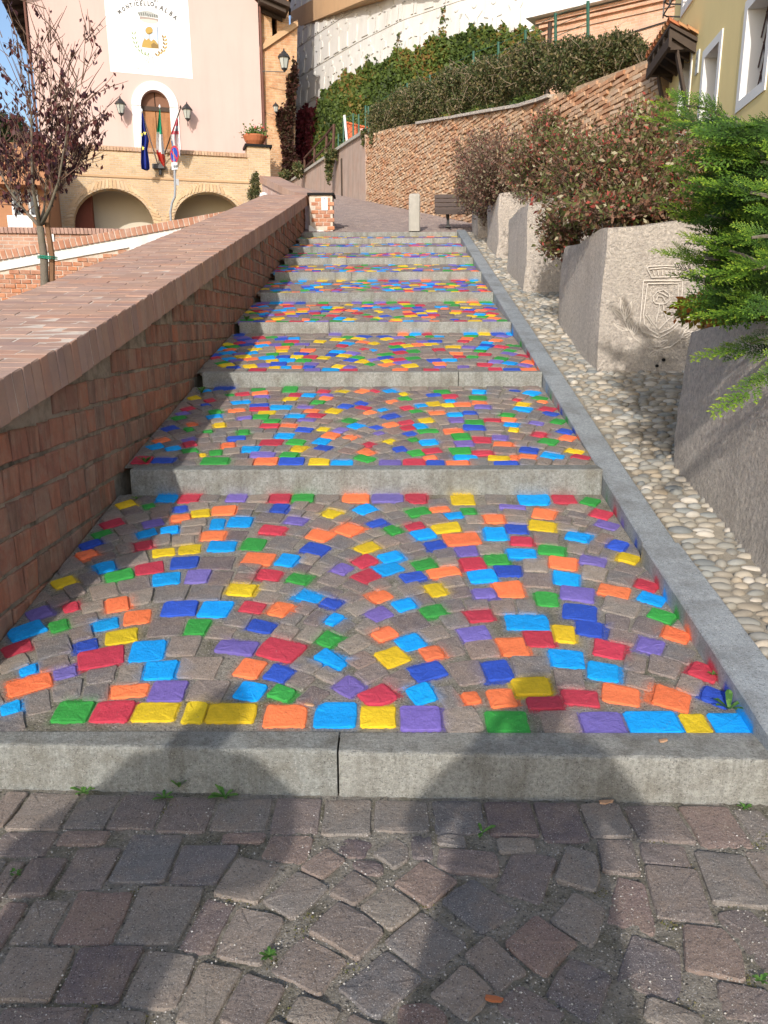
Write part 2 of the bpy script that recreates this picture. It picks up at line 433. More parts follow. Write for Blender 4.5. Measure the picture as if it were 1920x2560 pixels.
def px_seeds(lists, k, d0=.5):
    """transcribed stones: centre and extent in the photograph -> seeds on the tread plane"""
    y0, y1, z0, z1 = tread(k); sl = (z1 - z0) / (y1 - y0); out = []
    def hit(px, py):
        d = ray(px, py); t = (z0 - y0 * sl - CAM_H) / (d[2] - sl * d[1]); return (d[0] * t, d[1] * t)
    for ox, oy, sc, L, xr in lists:
        for x, y, wd, h, c in L:
            if not (xr[0] <= x < xr[1]): continue
            px, py = ox + x * sc, oy + y * sc
            cx, cy = hit(px, py); a0 = hit(px - wd * sc / 2, py); a1 = hit(px + wd * sc / 2, py); b0 = hit(px, py + h * sc / 2); b1 = hit(px, py - h * sc / 2)
            W_, H_ = a1[0] - a0[0], b1[1] - b0[1]
            an = arc_ang(cx) if (cy - y0 > .13 and y1 - cy > .10) else 0
            W_ = min(W_, .34); H_ = min(max(H_, .055), .19)
            f = 1 / (abs(math.cos(an)) + abs(math.sin(an)) * .85)
            sd_ = (cx, cy, W_ * f / 2, H_ * f / 2 if abs(an) < .3 else (H_ * .6 + W_ * .4) * f / 2, an, c)
            if cx < SX0 + .03 or cx > SX1 - .02 or cy < y0 + .02 or cy > y1 - .02: continue
            if any(math.hypot(q[0] - cx, (q[1] - cy) * 1.3) < .65 * min(q[2] + sd_[2], q[3] + sd_[3]) for q in out): continue
            out.append(sd_)
    return out
Z = 700 / 1659
R1 = [(988,105,118,50,'C'),(1130,105,130,55,'R'),(1400,110,120,40,'P'),(755,145,150,50,'Y'),(882,153,95,50,'G'),(1068,170,115,42,'B'),(1190,195,130,50,'Y'),(1335,178,160,55,'O'),(1070,228,150,50,'O'),(905,252,150,48,'P'),(665,255,170,50,'R'),(1290,260,90,60,'C'),(1425,245,140,62,'C'),(860,318,160,50,'C'),(1010,298,135,50,'C'),(610,318,150,50,'G'),(1265,328,170,60,'O'),(850,385,180,60,'R'),(545,380,180,48,'B'),(520,448,190,60,'O'),(970,425,150,60,'Y'),(1125,405,140,65,'Y'),(1318,388,160,65,'C'),(620,515,170,90,'C'),(885,520,190,70,'R'),(1095,488,175,70,'B'),(705,568,210,85,'G'),(985,583,180,80,'C'),(1178,567,150,85,'P'),(385,603,180,75,'Y'),(1440,645,230,80,'Y'),(245,787,190,90,'P'),(430,745,135,80,'R'),(705,735,210,90,'O'),(815,810,175,90,'O'),(355,862,150,95,'G'),(155,890,250,95,'C'),(615,852,200,75,'C'),(720,925,210,100,'Y'),(1065,758,210,90,'B'),(1278,760,190,100,'C'),(1170,873,145,95,'G'),(500,985,180,85,'B'),(105,995,210,90,'R'),(595,1055,310,120,'R'),(878,1010,220,130,'C'),(1410,985,270,100,'P'),(175,1120,140,85,'C'),(390,1130,170,95,'P'),(170,1205,330,120,'O'),(955,1125,240,110,'C'),(0,1185,40,80,'G'),(760,1245,250,90,'O'),(990,1250,210,115,'P'),(75,1350,160,130,'C'),(440,1360,210,140,'G'),(675,1370,250,120,'R'),(915,1370,280,110,'Y'),(1160,1370,130,130,'Y'),(1370,1375,280,120,'Y')]
R2 = [(230,107,140,50,'R'),(370,108,130,50,'G'),(685,112,155,48,'O'),(875,108,180,55,'P'),(1050,108,140,55,'R'),(1320,115,135,55,'Y'),(240,168,150,60,'B'),(545,195,165,55,'Y'),(745,170,175,60,'C'),(1060,188,190,60,'G'),(1180,172,140,40,'O'),(1265,208,140,40,'C'),(1360,183,100,40,'G'),(330,238,165,55,'P'),(818,255,165,55,'B'),(200,300,190,65,'R'),(650,290,240,85,'O'),(480,325,200,70,'O'),(905,298,160,55,'G'),(1035,268,140,45,'R'),(1225,283,200,60,'Y'),(1085,325,190,65,'C'),(1315,348,230,85,'O'),(75,380,155,70,'G'),(445,412,200,75,'B'),(755,398,190,65,'Y'),(1155,388,170,60,'B'),(105,470,200,85,'O'),(290,478,170,70,'C'),(735,480,170,85,'R'),(910,458,200,70,'C'),(1340,420,160,60,'P'),(595,527,150,85,'P'),(875,520,210,90,'C'),(1095,495,180,75,'G'),(1375,500,180,80,'R'),(165,565,200,80,'R'),(1210,545,230,80,'O'),(1445,570,190,80,'C'),(358,583,180,85,'G'),(755,570,230,75,'R'),(1030,575,180,75,'B'),(400,688,220,90,'C'),(545,727,160,100,'B'),(815,685,190,85,'O'),(1160,648,190,85,'Y'),(1455,675,180,75,'P'),(980,733,180,80,'C'),(75,752,160,80,'R'),(250,765,210,80,'O'),(815,790,190,95,'P'),(1155,778,200,90,'G'),(1415,800,210,80,'R'),(560,825,140,90,'C'),(125,862,210,80,'B'),(850,910,190,95,'O'),(530,940,200,120,'G'),(1385,912,210,105,'P'),(1010,955,210,110,'C'),(250,1000,310,130,'R'),(905,1045,230,120,'Y'),(1150,1025,180,90,'O'),(540,1065,260,110,'C'),(60,1115,180,120,'O'),(240,1140,190,130,'B'),(1110,1130,250,120,'B'),(60,1250,190,110,'C'),(260,1265,210,75,'G'),(650,1220,230,120,'P'),(830,1270,290,110,'R'),(1085,1258,210,150,'C'),(1360,1295,140,80,'O'),(270,1390,240,140,'O'),(565,1390,235,140,'C'),(820,1390,200,140,'Y'),(1085,1410,260,140,'P')]
R3 = [(275,118,180,55,'C'),(455,118,135,55,'R'),(605,128,125,55,'G'),(145,162,165,35,'P'),(340,195,170,80,'O'),(665,200,160,60,'R'),(35,228,140,60,'O'),(325,270,210,70,'Y'),(700,265,170,50,'P'),(170,285,155,65,'B'),(45,318,160,70,'C'),(545,333,190,65,'C'),(205,362,180,55,'R'),(765,388,190,60,'B'),(385,415,200,75,'G'),(195,440,195,70,'C'),(60,465,160,70,'G'),(820,465,170,75,'Y'),(445,490,210,85,'O'),(620,478,190,85,'P'),(120,537,170,65,'B'),(465,583,200,95,'C'),(935,620,180,70,'R'),(120,645,200,90,'O'),(530,675,240,95,'P'),(745,660,220,90,'O'),(970,700,190,80,'C'),(345,705,170,85,'G'),(545,785,230,110,'B'),(1035,810,210,85,'G'),(230,838,250,100,'C'),(615,880,240,110,'B'),(455,910,170,110,'Y'),(1105,910,220,85,'O'),(310,938,210,95,'R'),(735,1000,250,110,'R'),(955,980,200,160,'P'),(150,985,210,110,'O'),(460,1055,230,110,'C'),(695,1135,240,120,'C'),(1265,1135,230,110,'R'),(50,1135,220,150,'B'),(255,1225,270,130,'Y'),(790,1270,250,130,'O'),(1060,1280,320,150,'O'),(540,1285,240,115,'R'),(345,1320,220,100,'R'),(1340,1280,230,110,'B'),(95,1290,200,110,'O'),(110,1430,250,130,'G'),(670,1445,290,140,'P'),(990,1445,340,140,'C'),(1220,1445,170,130,'Y'),(1465,1460,250,160,'C')]
T2 = [(640,700,80,22,'R'),(735,700,85,20,'Y'),(840,700,85,25,'O'),(905,698,60,25,'R'),(990,697,90,28,'C'),(465,690,80,28,'G'),(300,692,70,14,'G'),(130,685,110,22,'B'),(40,680,80,18,'R'),(1060,715,60,14,'Y'),(1255,702,90,20,'G'),(1450,702,85,24,'C'),(1630,698,70,22,'B'),(220,715,85,18,'R'),(315,710,100,16,'O'),(150,718,60,15,'G'),(495,718,65,18,'R'),(565,720,75,18,'C'),(660,720,90,14,'P'),(30,698,70,14,'C'),(320,730,100,18,'P'),(660,737,90,20,'O'),(1065,738,80,22,'G'),(1210,720,90,14,'B'),(1300,727,90,22,'R'),(1440,733,110,24,'G'),(465,743,85,22,'Y'),(1000,754,80,20,'O'),(1300,752,60,14,'C'),(1640,745,60,22,'R'),(210,755,120,22,'C'),(610,759,95,22,'G'),(835,762,100,24,'B'),(1210,765,90,26,'Y'),(1150,773,90,22,'C'),(1285,773,80,22,'Y'),(1360,768,90,20,'O'),(1450,760,90,22,'O'),(50,748,80,18,'R'),(310,772,110,18,'B'),(755,778,95,20,'B'),(545,780,100,18,'P'),(850,785,100,22,'R'),(1470,782,100,24,'P'),(420,785,115,22,'C'),(310,792,115,22,'R'),(190,800,100,22,'O'),(30,772,60,18,'B'),(85,806,95,20,'G'),(1070,787,85,22,'R'),(950,795,75,18,'C'),(575,802,95,20,'O'),(690,802,105,22,'Y'),(350,810,95,20,'Y'),(1130,805,90,22,'G'),(1230,810,100,22,'O'),(1400,812,80,20,'B'),(880,812,90,20,'O'),(1590,822,110,22,'G'),(1320,820,90,20,'C'),(985,830,140,26,'B'),(490,828,115,26,'C'),(605,825,110,24,'R'),(80,832,110,20,'C'),(230,840,100,20,'P'),(315,835,100,26,'G'),(550,848,110,22,'P'),(775,850,110,26,'G'),(1175,850,100,26,'Y'),(1325,850,100,24,'P'),(1520,850,110,26,'R'),(1600,847,110,24,'O'),(375,855,85,20,'G'),(1065,862,95,22,'R'),(1420,860,110,26,'G'),(100,877,90,22,'Y'),(465,876,100,24,'O'),(360,882,110,26,'R'),(815,880,120,28,'C'),(910,888,80,20,'B'),(985,873,95,26,'O'),(1145,880,95,26,'C'),(1080,890,90,22,'R'),(1620,872,100,26,'C'),(1425,890,120,26,'B'),(640,895,70,26,'Y'),(540,900,100,24,'B'),(730,903,110,22,'P'),(1180,905,120,28,'G'),(1315,907,110,28,'O'),(1630,900,70,24,'Y'),(40,910,60,26,'G'),(225,912,90,28,'G'),(930,918,80,20,'P'),(1085,920,90,24,'B'),(435,930,110,32,'C'),(680,930,105,28,'O'),(785,940,95,30,'O'),(185,947,110,28,'B'),(1355,935,110,32,'G'),(1560,938,100,32,'P'),(1460,950,110,34,'R'),(985,960,95,32,'Y'),(370,966,120,32,'R'),(500,963,105,32,'G'),(630,960,110,34,'C'),(1105,950,80,26,'G'),(1190,963,120,32,'C'),(1370,970,130,32,'P'),(880,977,110,34,'R'),(1580,978,130,34,'O'),(145,982,95,30,'O'),(265,1000,100,34,'C'),(515,997,110,34,'Y'),(640,995,110,36,'B'),(1040,1003,100,32,'B'),(1205,1007,120,34,'R'),(1350,1008,120,36,'G'),(85,1018,80,28,'G'),(865,1015,120,32,'O'),(1115,1020,110,32,'G'),(1470,1022,130,34,'R'),(325,1028,130,30,'P'),(470,1030,115,32,'G'),(15,1030,40,26,'Y'),(1370,1045,140,28,'C'),(1555,1046,130,26,'Y'),(1630,1042,60,30,'O'),(850,1045,160,24,'G'),(1195,1045,100,20,'O'),(85,1060,150,34,'G'),(335,1063,130,34,'O'),(475,1063,125,34,'B'),(620,1068,105,34,'Y'),(735,1068,110,32,'C'),(985,1070,110,34,'P'),(1110,1070,110,34,'R'),(1220,1072,90,32,'B'),(1345,1077,130,34,'O'),(1595,1078,130,30,'B')]
T2R = [(260,1262,120,40,'C'),(300,1293,120,28,'G'),(320,1313,80,16,'O'),(210,1328,130,28,'Y'),(205,1358,140,30,'C'),(345,1357,130,28,'R'),(370,1383,120,28,'B'),(410,1430,110,32,'G'),(280,1440,120,26,'P'),(195,1480,130,30,'Y'),(450,1490,130,32,'B'),(310,1508,140,40,'R'),(465,1528,120,38,'O'),(350,1550,150,44,'G'),(245,1597,130,44,'B'),(510,1605,140,34,'Y'),(380,1635,160,50,'C'),(550,1640,130,40,'R'),(230,1640,140,34,'O')]
T2L = [(1155,1172,100,26,'Y'),(1115,1235,110,28,'R'),(1085,1262,110,24,'P'),(1060,1287,120,26,'G'),(1140,1325,90,28,'O'),(1120,1358,80,24,'G'),(1005,1352,120,38,'B'),(955,1422,120,34,'O'),(1120,1415,110,24,'P'),(1120,1445,120,32,'R'),(915,1460,130,32,'C'),(1025,1470,110,30,'C'),(1130,1487,120,28,'G'),(1165,1508,120,24,'Y'),(845,1540,110,40,'R'),(975,1538,140,34,'B')]
fixed1 = px_seeds([(0, 1200, Z, R1, (-9, 9999)), (600, 1200, Z, R2, (0, 1469)), (1220, 1200, Z, R3, (0, 9999))], 0)
fixed2 = px_seeds([(500, 640, 800 / 1659, T2, (0, 9999)), (1220, 450, Z, T2R, (190, 9999)), (0, 500, Z, T2L, (0, 9999))], 1)

stair = empty('stairway', (0, 2.1, 0), kind='structure')
def spray_fn(painted, reach=.028, amt=.62):
    if not painted: return lambda x, y: (0, 0, 0, 0)
    A = np.array([(q[0], q[1], q[2], q[3], math.cos(q[4]), math.sin(q[4])) for q in painted]); Cc = np.array([PAINT[q[5]] for q in painted])
    def f(x, y):
        dx, dy = x - A[:, 0], y - A[:, 1]
        u = np.abs(dx * A[:, 4] + dy * A[:, 5]) - A[:, 2] * .97; v = np.abs(-dx * A[:, 5] + dy * A[:, 4]) - A[:, 3] * .97
        d = np.hypot(np.maximum(u, 0), np.maximum(v, 0)); i = int(d.argmin())
        al = max(0., 1 - d[i] / reach); al = al ** 1.2 * amt
        return (*Cc[i], al)
    return f
def paint_grid(name, x0, x1, y0, y1, zf, step, spray, mat, parent, rough=.002, kind=None):
    nx, ny = max(2, int((x1 - x0) / step)), max(2, int((y1 - y0) / step))
    xs = np.linspace(x0, x1, nx); ys = np.linspace(y0, y1, ny)
    V = []; cols = []
    for y in ys:
        for x in xs:
            V.append((x, y, zf(y) + random.uniform(-rough, rough))); cols += list(spray(x, y)) if spray else [0, 0, 0, 0]
    F = [(j * nx + i, j * nx + i + 1, (j + 1) * nx + i + 1, (j + 1) * nx + i) for j in range(ny - 1) for i in range(nx - 1)]
    me = bpy.data.meshes.new(name); me.from_pydata(V, [], F); me.update(); me.polygons.foreach_set('use_smooth', [True] * len(F))
    a = me.color_attributes.new('paint', 'FLOAT_COLOR', 'POINT'); a.data.foreach_set('color', np.array(cols, dtype=np.float32))
    o = link(name, me, mat, parent)
    if kind: o['kind'] = kind
    return o
painted_of = {}
for k in range(9):
    y0, y1, z0, z1 = tread(k)
    fx = {0: fixed1, 1: fixed2}.get(k, [])
    size = .125 if k < 2 else .118
    seeds = arc_seeds(y0 + .006, y1 - .004, size, fx, rowjit=random.uniform(0, .1))
    if k >= 2:
        out = []
        for s in seeds:
            near = {q[5] for q in out if math.hypot(q[0] - s[0], q[1] - s[1]) < .17}
            c = random.choice([q for q in 'CBPROYG' if q not in near] or ['C']) if random.random() < .6 else None
            out.append((*s[:5], c))
        seeds = out
    cl = cells(seeds, (SX0 + .004, SX1 - .004, y0 + .004, y1 - .003))
    painted = [s for _, s in cl if s[5]]
    painted_of[k] = painted
    sp = spray_fn(painted)
    zf = lambda y, k=k: treadz(k, y)
    bed = paint_grid('tread_bed', SX0, SX1, y0 - .01, y1 + .01, lambda y, zf=zf: zf(y) - .0045, [.013, .016, .03, .04][min(k, 3)], sp, M['bed'], stair, .0022)
    sp2 = spray_fn(painted, .02, .5)
    data = []
    for poly, s in cl:
        col = None
        if s[5]:
            b = PAINT[s[5]]; j = random.uniform(.88, 1.12); col = tuple(min(1, q * j * random.uniform(.95, 1.05)) for q in b)
        data.append(stone_mesh(poly, zf, random.uniform(0, .006), (random.uniform(-.03, .03), random.uniform(-.03, .03)), col, sp2 if k < 2 else None))
    if k < 5:
        for n_, (V, F, cols) in enumerate(data[:300]): make_stone('cobblestone', V, F, cols, M['cobble'], bed)
        data = data[300:]
    if data:
        V, F, C_ = [], [], []
        for v, f, c in data:
            b = len(V); V += v; F += [tuple(i + b for i in q) for q in f]; C_ += c
        o = make_stone('cobblestones', V, F, C_, M['cobble'], bed); o['kind'] = 'stuff'
        a = o.data.attributes.new('rv', 'FLOAT', 'FACE'); rr = []
        for v, f, c in data: rr += [random.random()] * len(f)
        a.data.foreach_set('value', np.array(rr, dtype=np.float32))
# granite riser stones, their faces carry the overspray
def riser_stone(x0, x1, y0, y1, zb, zt_, spray_lo, spray_hi, skew=0.0, parent=stair):
    nx = max(2, int((x1 - x0) / .03)); V, F, cols = [], [], []
    prof = [(y0 + .0, zb - .12), (y0, zb), (y0, zb + .012), (y0, zb + .03), (y0 - .0, (zb + zt_) / 2), (y0, zt_ - .010), (y0 + .003, zt_ - .003), (y0 + .010, zt_), ((y0 + y1) / 2, zt_), (y1 - .02, zt_), (y1, zt_), (y1, zb - .12)]
    m = len(prof)
    for i in range(nx + 1):
        x = lerp(x0, x1, i / nx); sy = skew * (x - x0)
        for q, (y, z) in enumerate(prof):
            j = random.uniform(-.0015, .0015) if 3 <= q <= 6 else 0
            if q in (5, 6, 7): j = random.uniform(-.0022, .0008)
            V.append((x, y + sy * (1 if q < 8 else 0) + j, z + (j if q in (5, 6, 7) else 0)))
            c = (0, 0, 0, 0)
            if spray_lo and 1 <= q <= 3:
                s = spray_lo(x, y0 - .012); c = (*s[:3], s[3] * [0, 1.1, .75, .25][q])
            if spray_hi and q >= 9:
                s = spray_hi(x, y1 + .012); c = (*s[:3], s[3] * (.8 if q > 9 else .2))
            cols += list(c)
    for i in range(nx):
        for q in range(m):
            a = i * m + q; b = i * m + (q + 1) % m; F.append((a, b, b + m, a + m))
    F += [tuple(range(m))[::-1], tuple(range(nx * m, nx * m + m))]
    me = bpy.data.meshes.new('riser_stone'); me.from_pydata(V, [], F); me.update()
    a = me.color_attributes.new('paint', 'FLOAT_COLOR', 'POINT'); a.data.foreach_set('color', np.array(cols, dtype=np.float32))
    return link('riser_stone', me, M['granite'], parent)
for k, (Y, zb, zt_) in enumerate(STEPS):
    xs = [-1.42] + JOINTS[k] + [SX1]
    if k == 0: xs[0] = -1.9; xs[-1] = 1.9
    lo = spray_fn(painted_of[k - 1], .035, .55) if 1 <= k <= 5 else None
    hi = spray_fn(painted_of[k], .02, .6) if k < 3 else None
    for a, b in zip(xs, xs[1:]):
        if k == 0:
            ya = 2.157 - .034 * (a + 1.42); yb = 2.157 - .034 * (b + 1.42)
            riser_stone(a + .003, b - .003, ya, STEPS[0][0] + KT, zb, zt_ + .004 * (a < -1), lo, hi, skew=(yb - ya) / (b - a))
        else: riser_stone(a + .003, b - .003, Y, Y + KT, zb, zt_, lo, hi)
# ------------------------------------------------------------------ grey stringer kerb on the right
kerb = empty('stone_kerb', (1.25, 2.1, 0), kind='structure')
KX0, KX1 = 1.183, 1.335
sprk = [spray_fn(painted_of[k], .05, .75) for k in range(3)]
segs = [(1.98, 3.385), (3.395, 5.9), (5.908, 8.1), (8.108, 10.4), (10.408, 12.3), (12.308, 13.93)]
for si, (a, b) in enumerate(segs):
    n = max(2, int((b - a) / .035)); V, F, cols = [], [], []
    dx = .022 if si == 0 else 0; dz = .02 if si == 0 else 0
    for i in range(n + 1):
        y = lerp(a, b, i / n); zt_ = pl(KERBTOP, y) + dz + random.uniform(-.001, .001)
        zg = zt_ - .14
        for k in range(9):
            y0, y1, z0, z1 = tread(k)
            if y0 - KT <= y <= y1: zg = treadz(k, max(y, y0)) if y > y0 else STEPS[k][2]
        prof = [(KX0 - dx, zt_ - .4), (KX0 - dx, min(zg, zt_ - .02)), (KX0 - dx, min(zg + .03, zt_ - .015)), (KX0 - dx, zt_ - .010), (KX0 - dx + .009, zt_), (KX1 - .01, zt_), (KX1, zt_ - .01), (KX1, zt_ - .4)]
        for q, (x, z) in enumerate(prof):
            V.append((x, y, z)); c = [0, 0, 0, 0]
            if 1 <= q <= 3:
                for k in range(3):
                    y0, y1, _, _ = tread(k)
                    if y0 <= y <= y1:
                        s = sprk[k](SX1 - .02, y); c = [*s[:3], s[3] * [0, 1, .8, .25][q]]
            cols += c
    m = 8
    for i in range(n):
        for q in range(m):
            A_ = i * m + q; B_ = i * m + (q + 1) % m; F.append((B_, A_, A_ + m, B_ + m))
    F += [tuple(range(m)), tuple(range(n * m, n * m + m))[::-1]]
    me = bpy.data.meshes.new('kerb_stone'); me.from_pydata(V, [], F); me.update()
    at = me.color_attributes.new('paint', 'FLOAT_COLOR', 'POINT'); at.data.foreach_set('color', np.array(cols, dtype=np.float32))
    link('kerb_stone', me, M['kerb'], kerb)

# ------------------------------------------------------------------ unpainted paving in the foreground
FG1 = [(60,370,120,210,0),(240,395,330,210,0),(560,395,250,190,0),(800,400,270,220,0),(1120,420,270,190,0),(1430,415,330,190,0),(150,600,300,160,0),(230,770,290,260,0),(540,720,330,270,0),(860,680,380,290,0),(1190,700,330,270,0),(20,820,150,260,0),(1460,560,240,80,0),(240,1040,310,260,0),(540,1020,380,300,0),(960,1000,390,350,0),(1450,790,360,320,-15),(1215,1080,230,330,-10),(1480,1120,330,320,-15),(200,1370,380,320,0),(570,1370,400,340,0),(950,1420,370,380,-5),(1240,1480,330,400,-15),(260,1620,460,160,0),(680,1630,300,160,0),(1500,1540,380,330,-20),(30,1080,150,260,0),(480,560,260,100,0)]
FG2 = [(330,430,290,210,0),(630,430,280,200,0),(955,430,300,190,0),(1290,430,290,210,0),(260,620,260,150,-10),(500,700,230,240,-40),(680,620,200,130,-20),(900,660,220,210,-45),(1070,600,140,160,0),(1350,660,340,190,-10),(350,900,350,340,-35),(680,840,280,270,-42),(880,970,320,300,-45),(1110,820,340,300,-42),(1420,960,350,330,40),(630,1110,430,360,-35),(430,1290,400,340,-30),(1120,1200,430,400,45),(1500,1290,330,370,35),(850,1420,400,420,-45),(1310,1480,330,360,-42),(180,1500,330,360,-20),(430,1610,300,180,-20),(1080,1620,240,120,0),(760,720,110,90,0),(1250,590,120,110,0)]
FG3 = [(140,440,280,190,0),(430,460,270,190,0),(710,470,260,190,0),(1010,475,330,200,5),(1340,500,310,230,0),(1590,480,150,160,0),(150,610,220,100,0),(250,780,400,310,-25),(520,730,320,250,-25),(780,660,280,200,-8),(1030,650,280,150,-5),(1450,800,370,320,-8),(1640,740,120,260,0),(550,1040,330,330,-40),(840,940,350,330,-25),(1100,870,400,330,-8),(340,1180,400,380,-45),(1590,1150,330,380,15),(560,1460,400,400,-32),(940,1340,450,450,-30),(1310,1240,380,380,-18),(260,1560,400,300,-42),(1530,1520,300,280,-15),(1100,1600,350,200,-25)]
seeds = []
def hit0(px, py):
    d = ray(px, py); t = -CAM_H / d[2]; return d[0] * t, d[1] * t
for ox, L in ((0, FG1), (600, FG2), (1220, FG3)):
    for x, y, wd, h, a in L:
        if ox == 1220 and x < 130 and False: continue
        px, py = ox + x * Z, 1860 + y * Z
        cx, cy = hit0(px, py); W_ = hit0(px + wd * Z / 2, py)[0] - hit0(px - wd * Z / 2, py)[0]; H_ = hit0(px, py - h * Z / 2)[1] - hit0(px, py + h * Z / 2)[1]
        an = rad(-a) * -1; f = 1 / (abs(math.cos(an)) + abs(math.sin(an)))
        if abs(a) > 12: W_, H_ = W_ * f, H_ * f
        W_ = min(max(W_, .07), .2); H_ = min(max(H_, .06), .2)
        if any(math.hypot(q[0] - cx, q[1] - cy) < .6 * min(q[2] + W_ / 2, q[3] + H_ / 2) for q in seeds): continue
        seeds.append((cx, cy, W_ / 2, H_ / 2, an, None))
near = [s for s in seeds]
def fan(x):  # beyond the transcribed stones the same laying pattern goes on
    t = ((x + .05) / 1.3) % 1.0; return (t - .5) * 1.5
y = 2.0
while y > -3.2:
    x = -2.6
    while x < 2.6:
        a = fan(x); yy = y + .26 * math.cos((x + .05) / 1.3 * 2 * math.pi) * .5 + random.uniform(-.01, .01)
        s = (x + random.uniform(-.01, .01), yy, random.uniform(.06, .078), random.uniform(.058, .076), -a * .6, None)
        if yy < 1.98 - .034 * (x) and all(abs(q[0] - s[0]) > (q[2] + s[2]) * .8 or abs(q[1] - s[1]) > (q[3] + s[3]) * .8 for q in near) : seeds.append(s)
        x += .15
    y -= .148
cl = cells(seeds, (-2.7, 2.7, -3.4, 2.2), gap=.009, grow=1.08)
cl = [(clip_poly(p, (0, 2.088), (.034, 1)), s) for p, s in cl]; cl = [q for q in cl if len(q[0]) > 2]
pave = paint_grid('cobbled_pavement', -30, 30, -14, 2.2, lambda y: -.45 if False else -.011, .5, None, M['bed'], None, 0, 'structure')
bedn = paint_grid('mortar_bed', -2.6, 2.6, -3.2, 2.16, lambda y: -.0045, .018, None, M['bed'], pave, .0035)
data = []
vis = sorted(cl, key=lambda q: 0 if (q[1][1] > .75 and abs(q[1][0]) < .62 * q[1][1] + .25) else 1)
for n_, (poly, s) in enumerate(vis):
    d = stone_mesh(poly, lambda y: 0, random.uniform(-.001, .007), (random.uniform(-.035, .035), random.uniform(-.035, .035)), None, None, edge=.0065)
    if n_ < 300: make_stone('cobblestone', *d, M['cobble'], pave)
    else: data.append(d)
V, F, C_, rr = [], [], [], []
for v, f, c in data:
    b = len(V); V += v; F += [tuple(i + b for i in q) for q in f]; C_ += c; rr += [random.random()] * len(f)
if V:
    o = make_stone('cobblestones', V, F, C_, M['cobble'], pave); o['kind'] = 'stuff'
    a = o.data.attributes.new('rv', 'FLOAT', 'FACE'); a.data.foreach_set('value', np.array(rr, dtype=np.float32))

# ------------------------------------------------------------------ pebble strip beside the stairs
def pathz(Y): return pl(KERBTOP, Y) - .03
peb = paint_grid('pebble_path', KX1 - .01, 2.75, 1.6, 14.0, lambda y: pathz(y) - .012, .06, None, M['pebblebed'], None, .004, 'structure')
protos = []
for i in range(7):
    V, F = [], []; n = 9; rz = [random.uniform(.88, 1.1) for _ in range(n)]
    for r_, z in ((1.0, -.35), (1.02, .15), (.86, .55), (.5, .88)):
        for k in range(n):
            a = 2 * math.pi * k / n; V.append((math.cos(a) * r_ * rz[k], math.sin(a) * r_ * rz[(k + 2) % n], z))
    V.append((0, 0, 1.0))
    for r_ in range(3):
        for k in range(n): F.append((r_ * n + k, r_ * n + (k + 1) % n, (r_ + 1) * n + (k + 1) % n, (r_ + 1) * n + k))
    F += [(3 * n + k, 3 * n + (k + 1) % n, 4 * n) for k in range(n)]
    me = bpy.data.meshes.new('pebble'); me.from_pydata(V, [], F); me.update(); me.polygons.foreach_set('use_smooth', [True] * len(F)); me.materials.append(M['pebble'])
    protos.append((me, V, F))
BLK = [(1.66, 2.45, 4.42), (1.648, 6.14, 7.66), (1.56, 9.09, 10.5), (1.54, 11.33, 12.6), (1.47, 13.24, 14.1)]
def strip_edge(y):
    for x, a, b in BLK:
        if a - .02 < y < b + .02: return x + .02
    return 2.45
cand = []
y = 1.75
while y < 13.9:
    x = KX1 + random.uniform(.02, .05); dy = .052
    while x < strip_edge(y) - .02:
        a = random.uniform(.024, .055); b = random.uniform(.017, .029)
        if random.random() < .10: x += a; continue
        cand.append((x + a * .9, y + random.uniform(-.008, .008), a, b)); x += 2 * a * random.uniform(.96, 1.1)
    y += dy
MB_, rr = [], []; V, F, R_ = [], [], []
sl = math.atan(.24)
for i, (x, y, a, b) in enumerate(cand):
    me, pv, pf = protos[i % 7]; T = Matrix.Translation((x, y, pathz(y) - .012)) @ Matrix.Rotation(sl, 4, 'X') @ Matrix.Rotation(random.uniform(-.3, .3), 4, 'Z') @ Matrix.Diagonal((a, b, random.uniform(.011, .024), 1))
    if i < 300: link('pebble', me, None, peb, T)
    else:
        b0 = len(V); V += [tuple(T @ Vector(p)) for p in pv]; F += [tuple(q + b0 for q in f) for f in pf]; R_ += [random.random()] * len(pf)
me = bpy.data.meshes.new('pebbles'); me.from_pydata(V, [], F); me.update(); me.polygons.foreach_set('use_smooth', [True] * len(F))
a = me.attributes.new('rv', 'FLOAT', 'FACE'); a.data.foreach_set('value', np.array(R_, dtype=np.float32))
o = link('pebbles', me, M['pebble'], peb); o['kind'] = 'stuff'
# ================================================================== brick parapet wall left of the stairs
lw = empty('brick_parapet_wall', (-1.8, 2.1, 0), 'red brick parapet wall with sloping brick coping, running up the left side of the painted stairs', 'wall')
WX = -1.50; WY0, WY1 = 2.16, 14.9; CX0, CX1 = -1.44, -2.26
def cunder(y): return pl(COPTOP, y) - .172
mb = MB()
n = 26
for i in range(n):
    a, b = lerp(WY0, WY1, i / n), lerp(WY0, WY1, (i + 1) / n)
    mb.hexa([(CX1 + .05, a, -.3), (WX - .008, a, -.3), (WX - .008, b, -.3), (CX1 + .05, b, -.3), (CX1 + .05, a, cunder(a)), (WX - .008, a, cunder(a)), (WX - .008, b, cunder(b)), (CX1 + .05, b, cunder(b))])
mb.obj('wall_core', M['walljoint'], lw)
def stairz(y):
    if y < 2.16: return 0
    if y > 13.9: return roadz(y)
    for k in range(9):
        y0, y1, z0, z1 = tread(k)
        if y <= y1: return treadz(k, max(y, y0))
    return 2.9
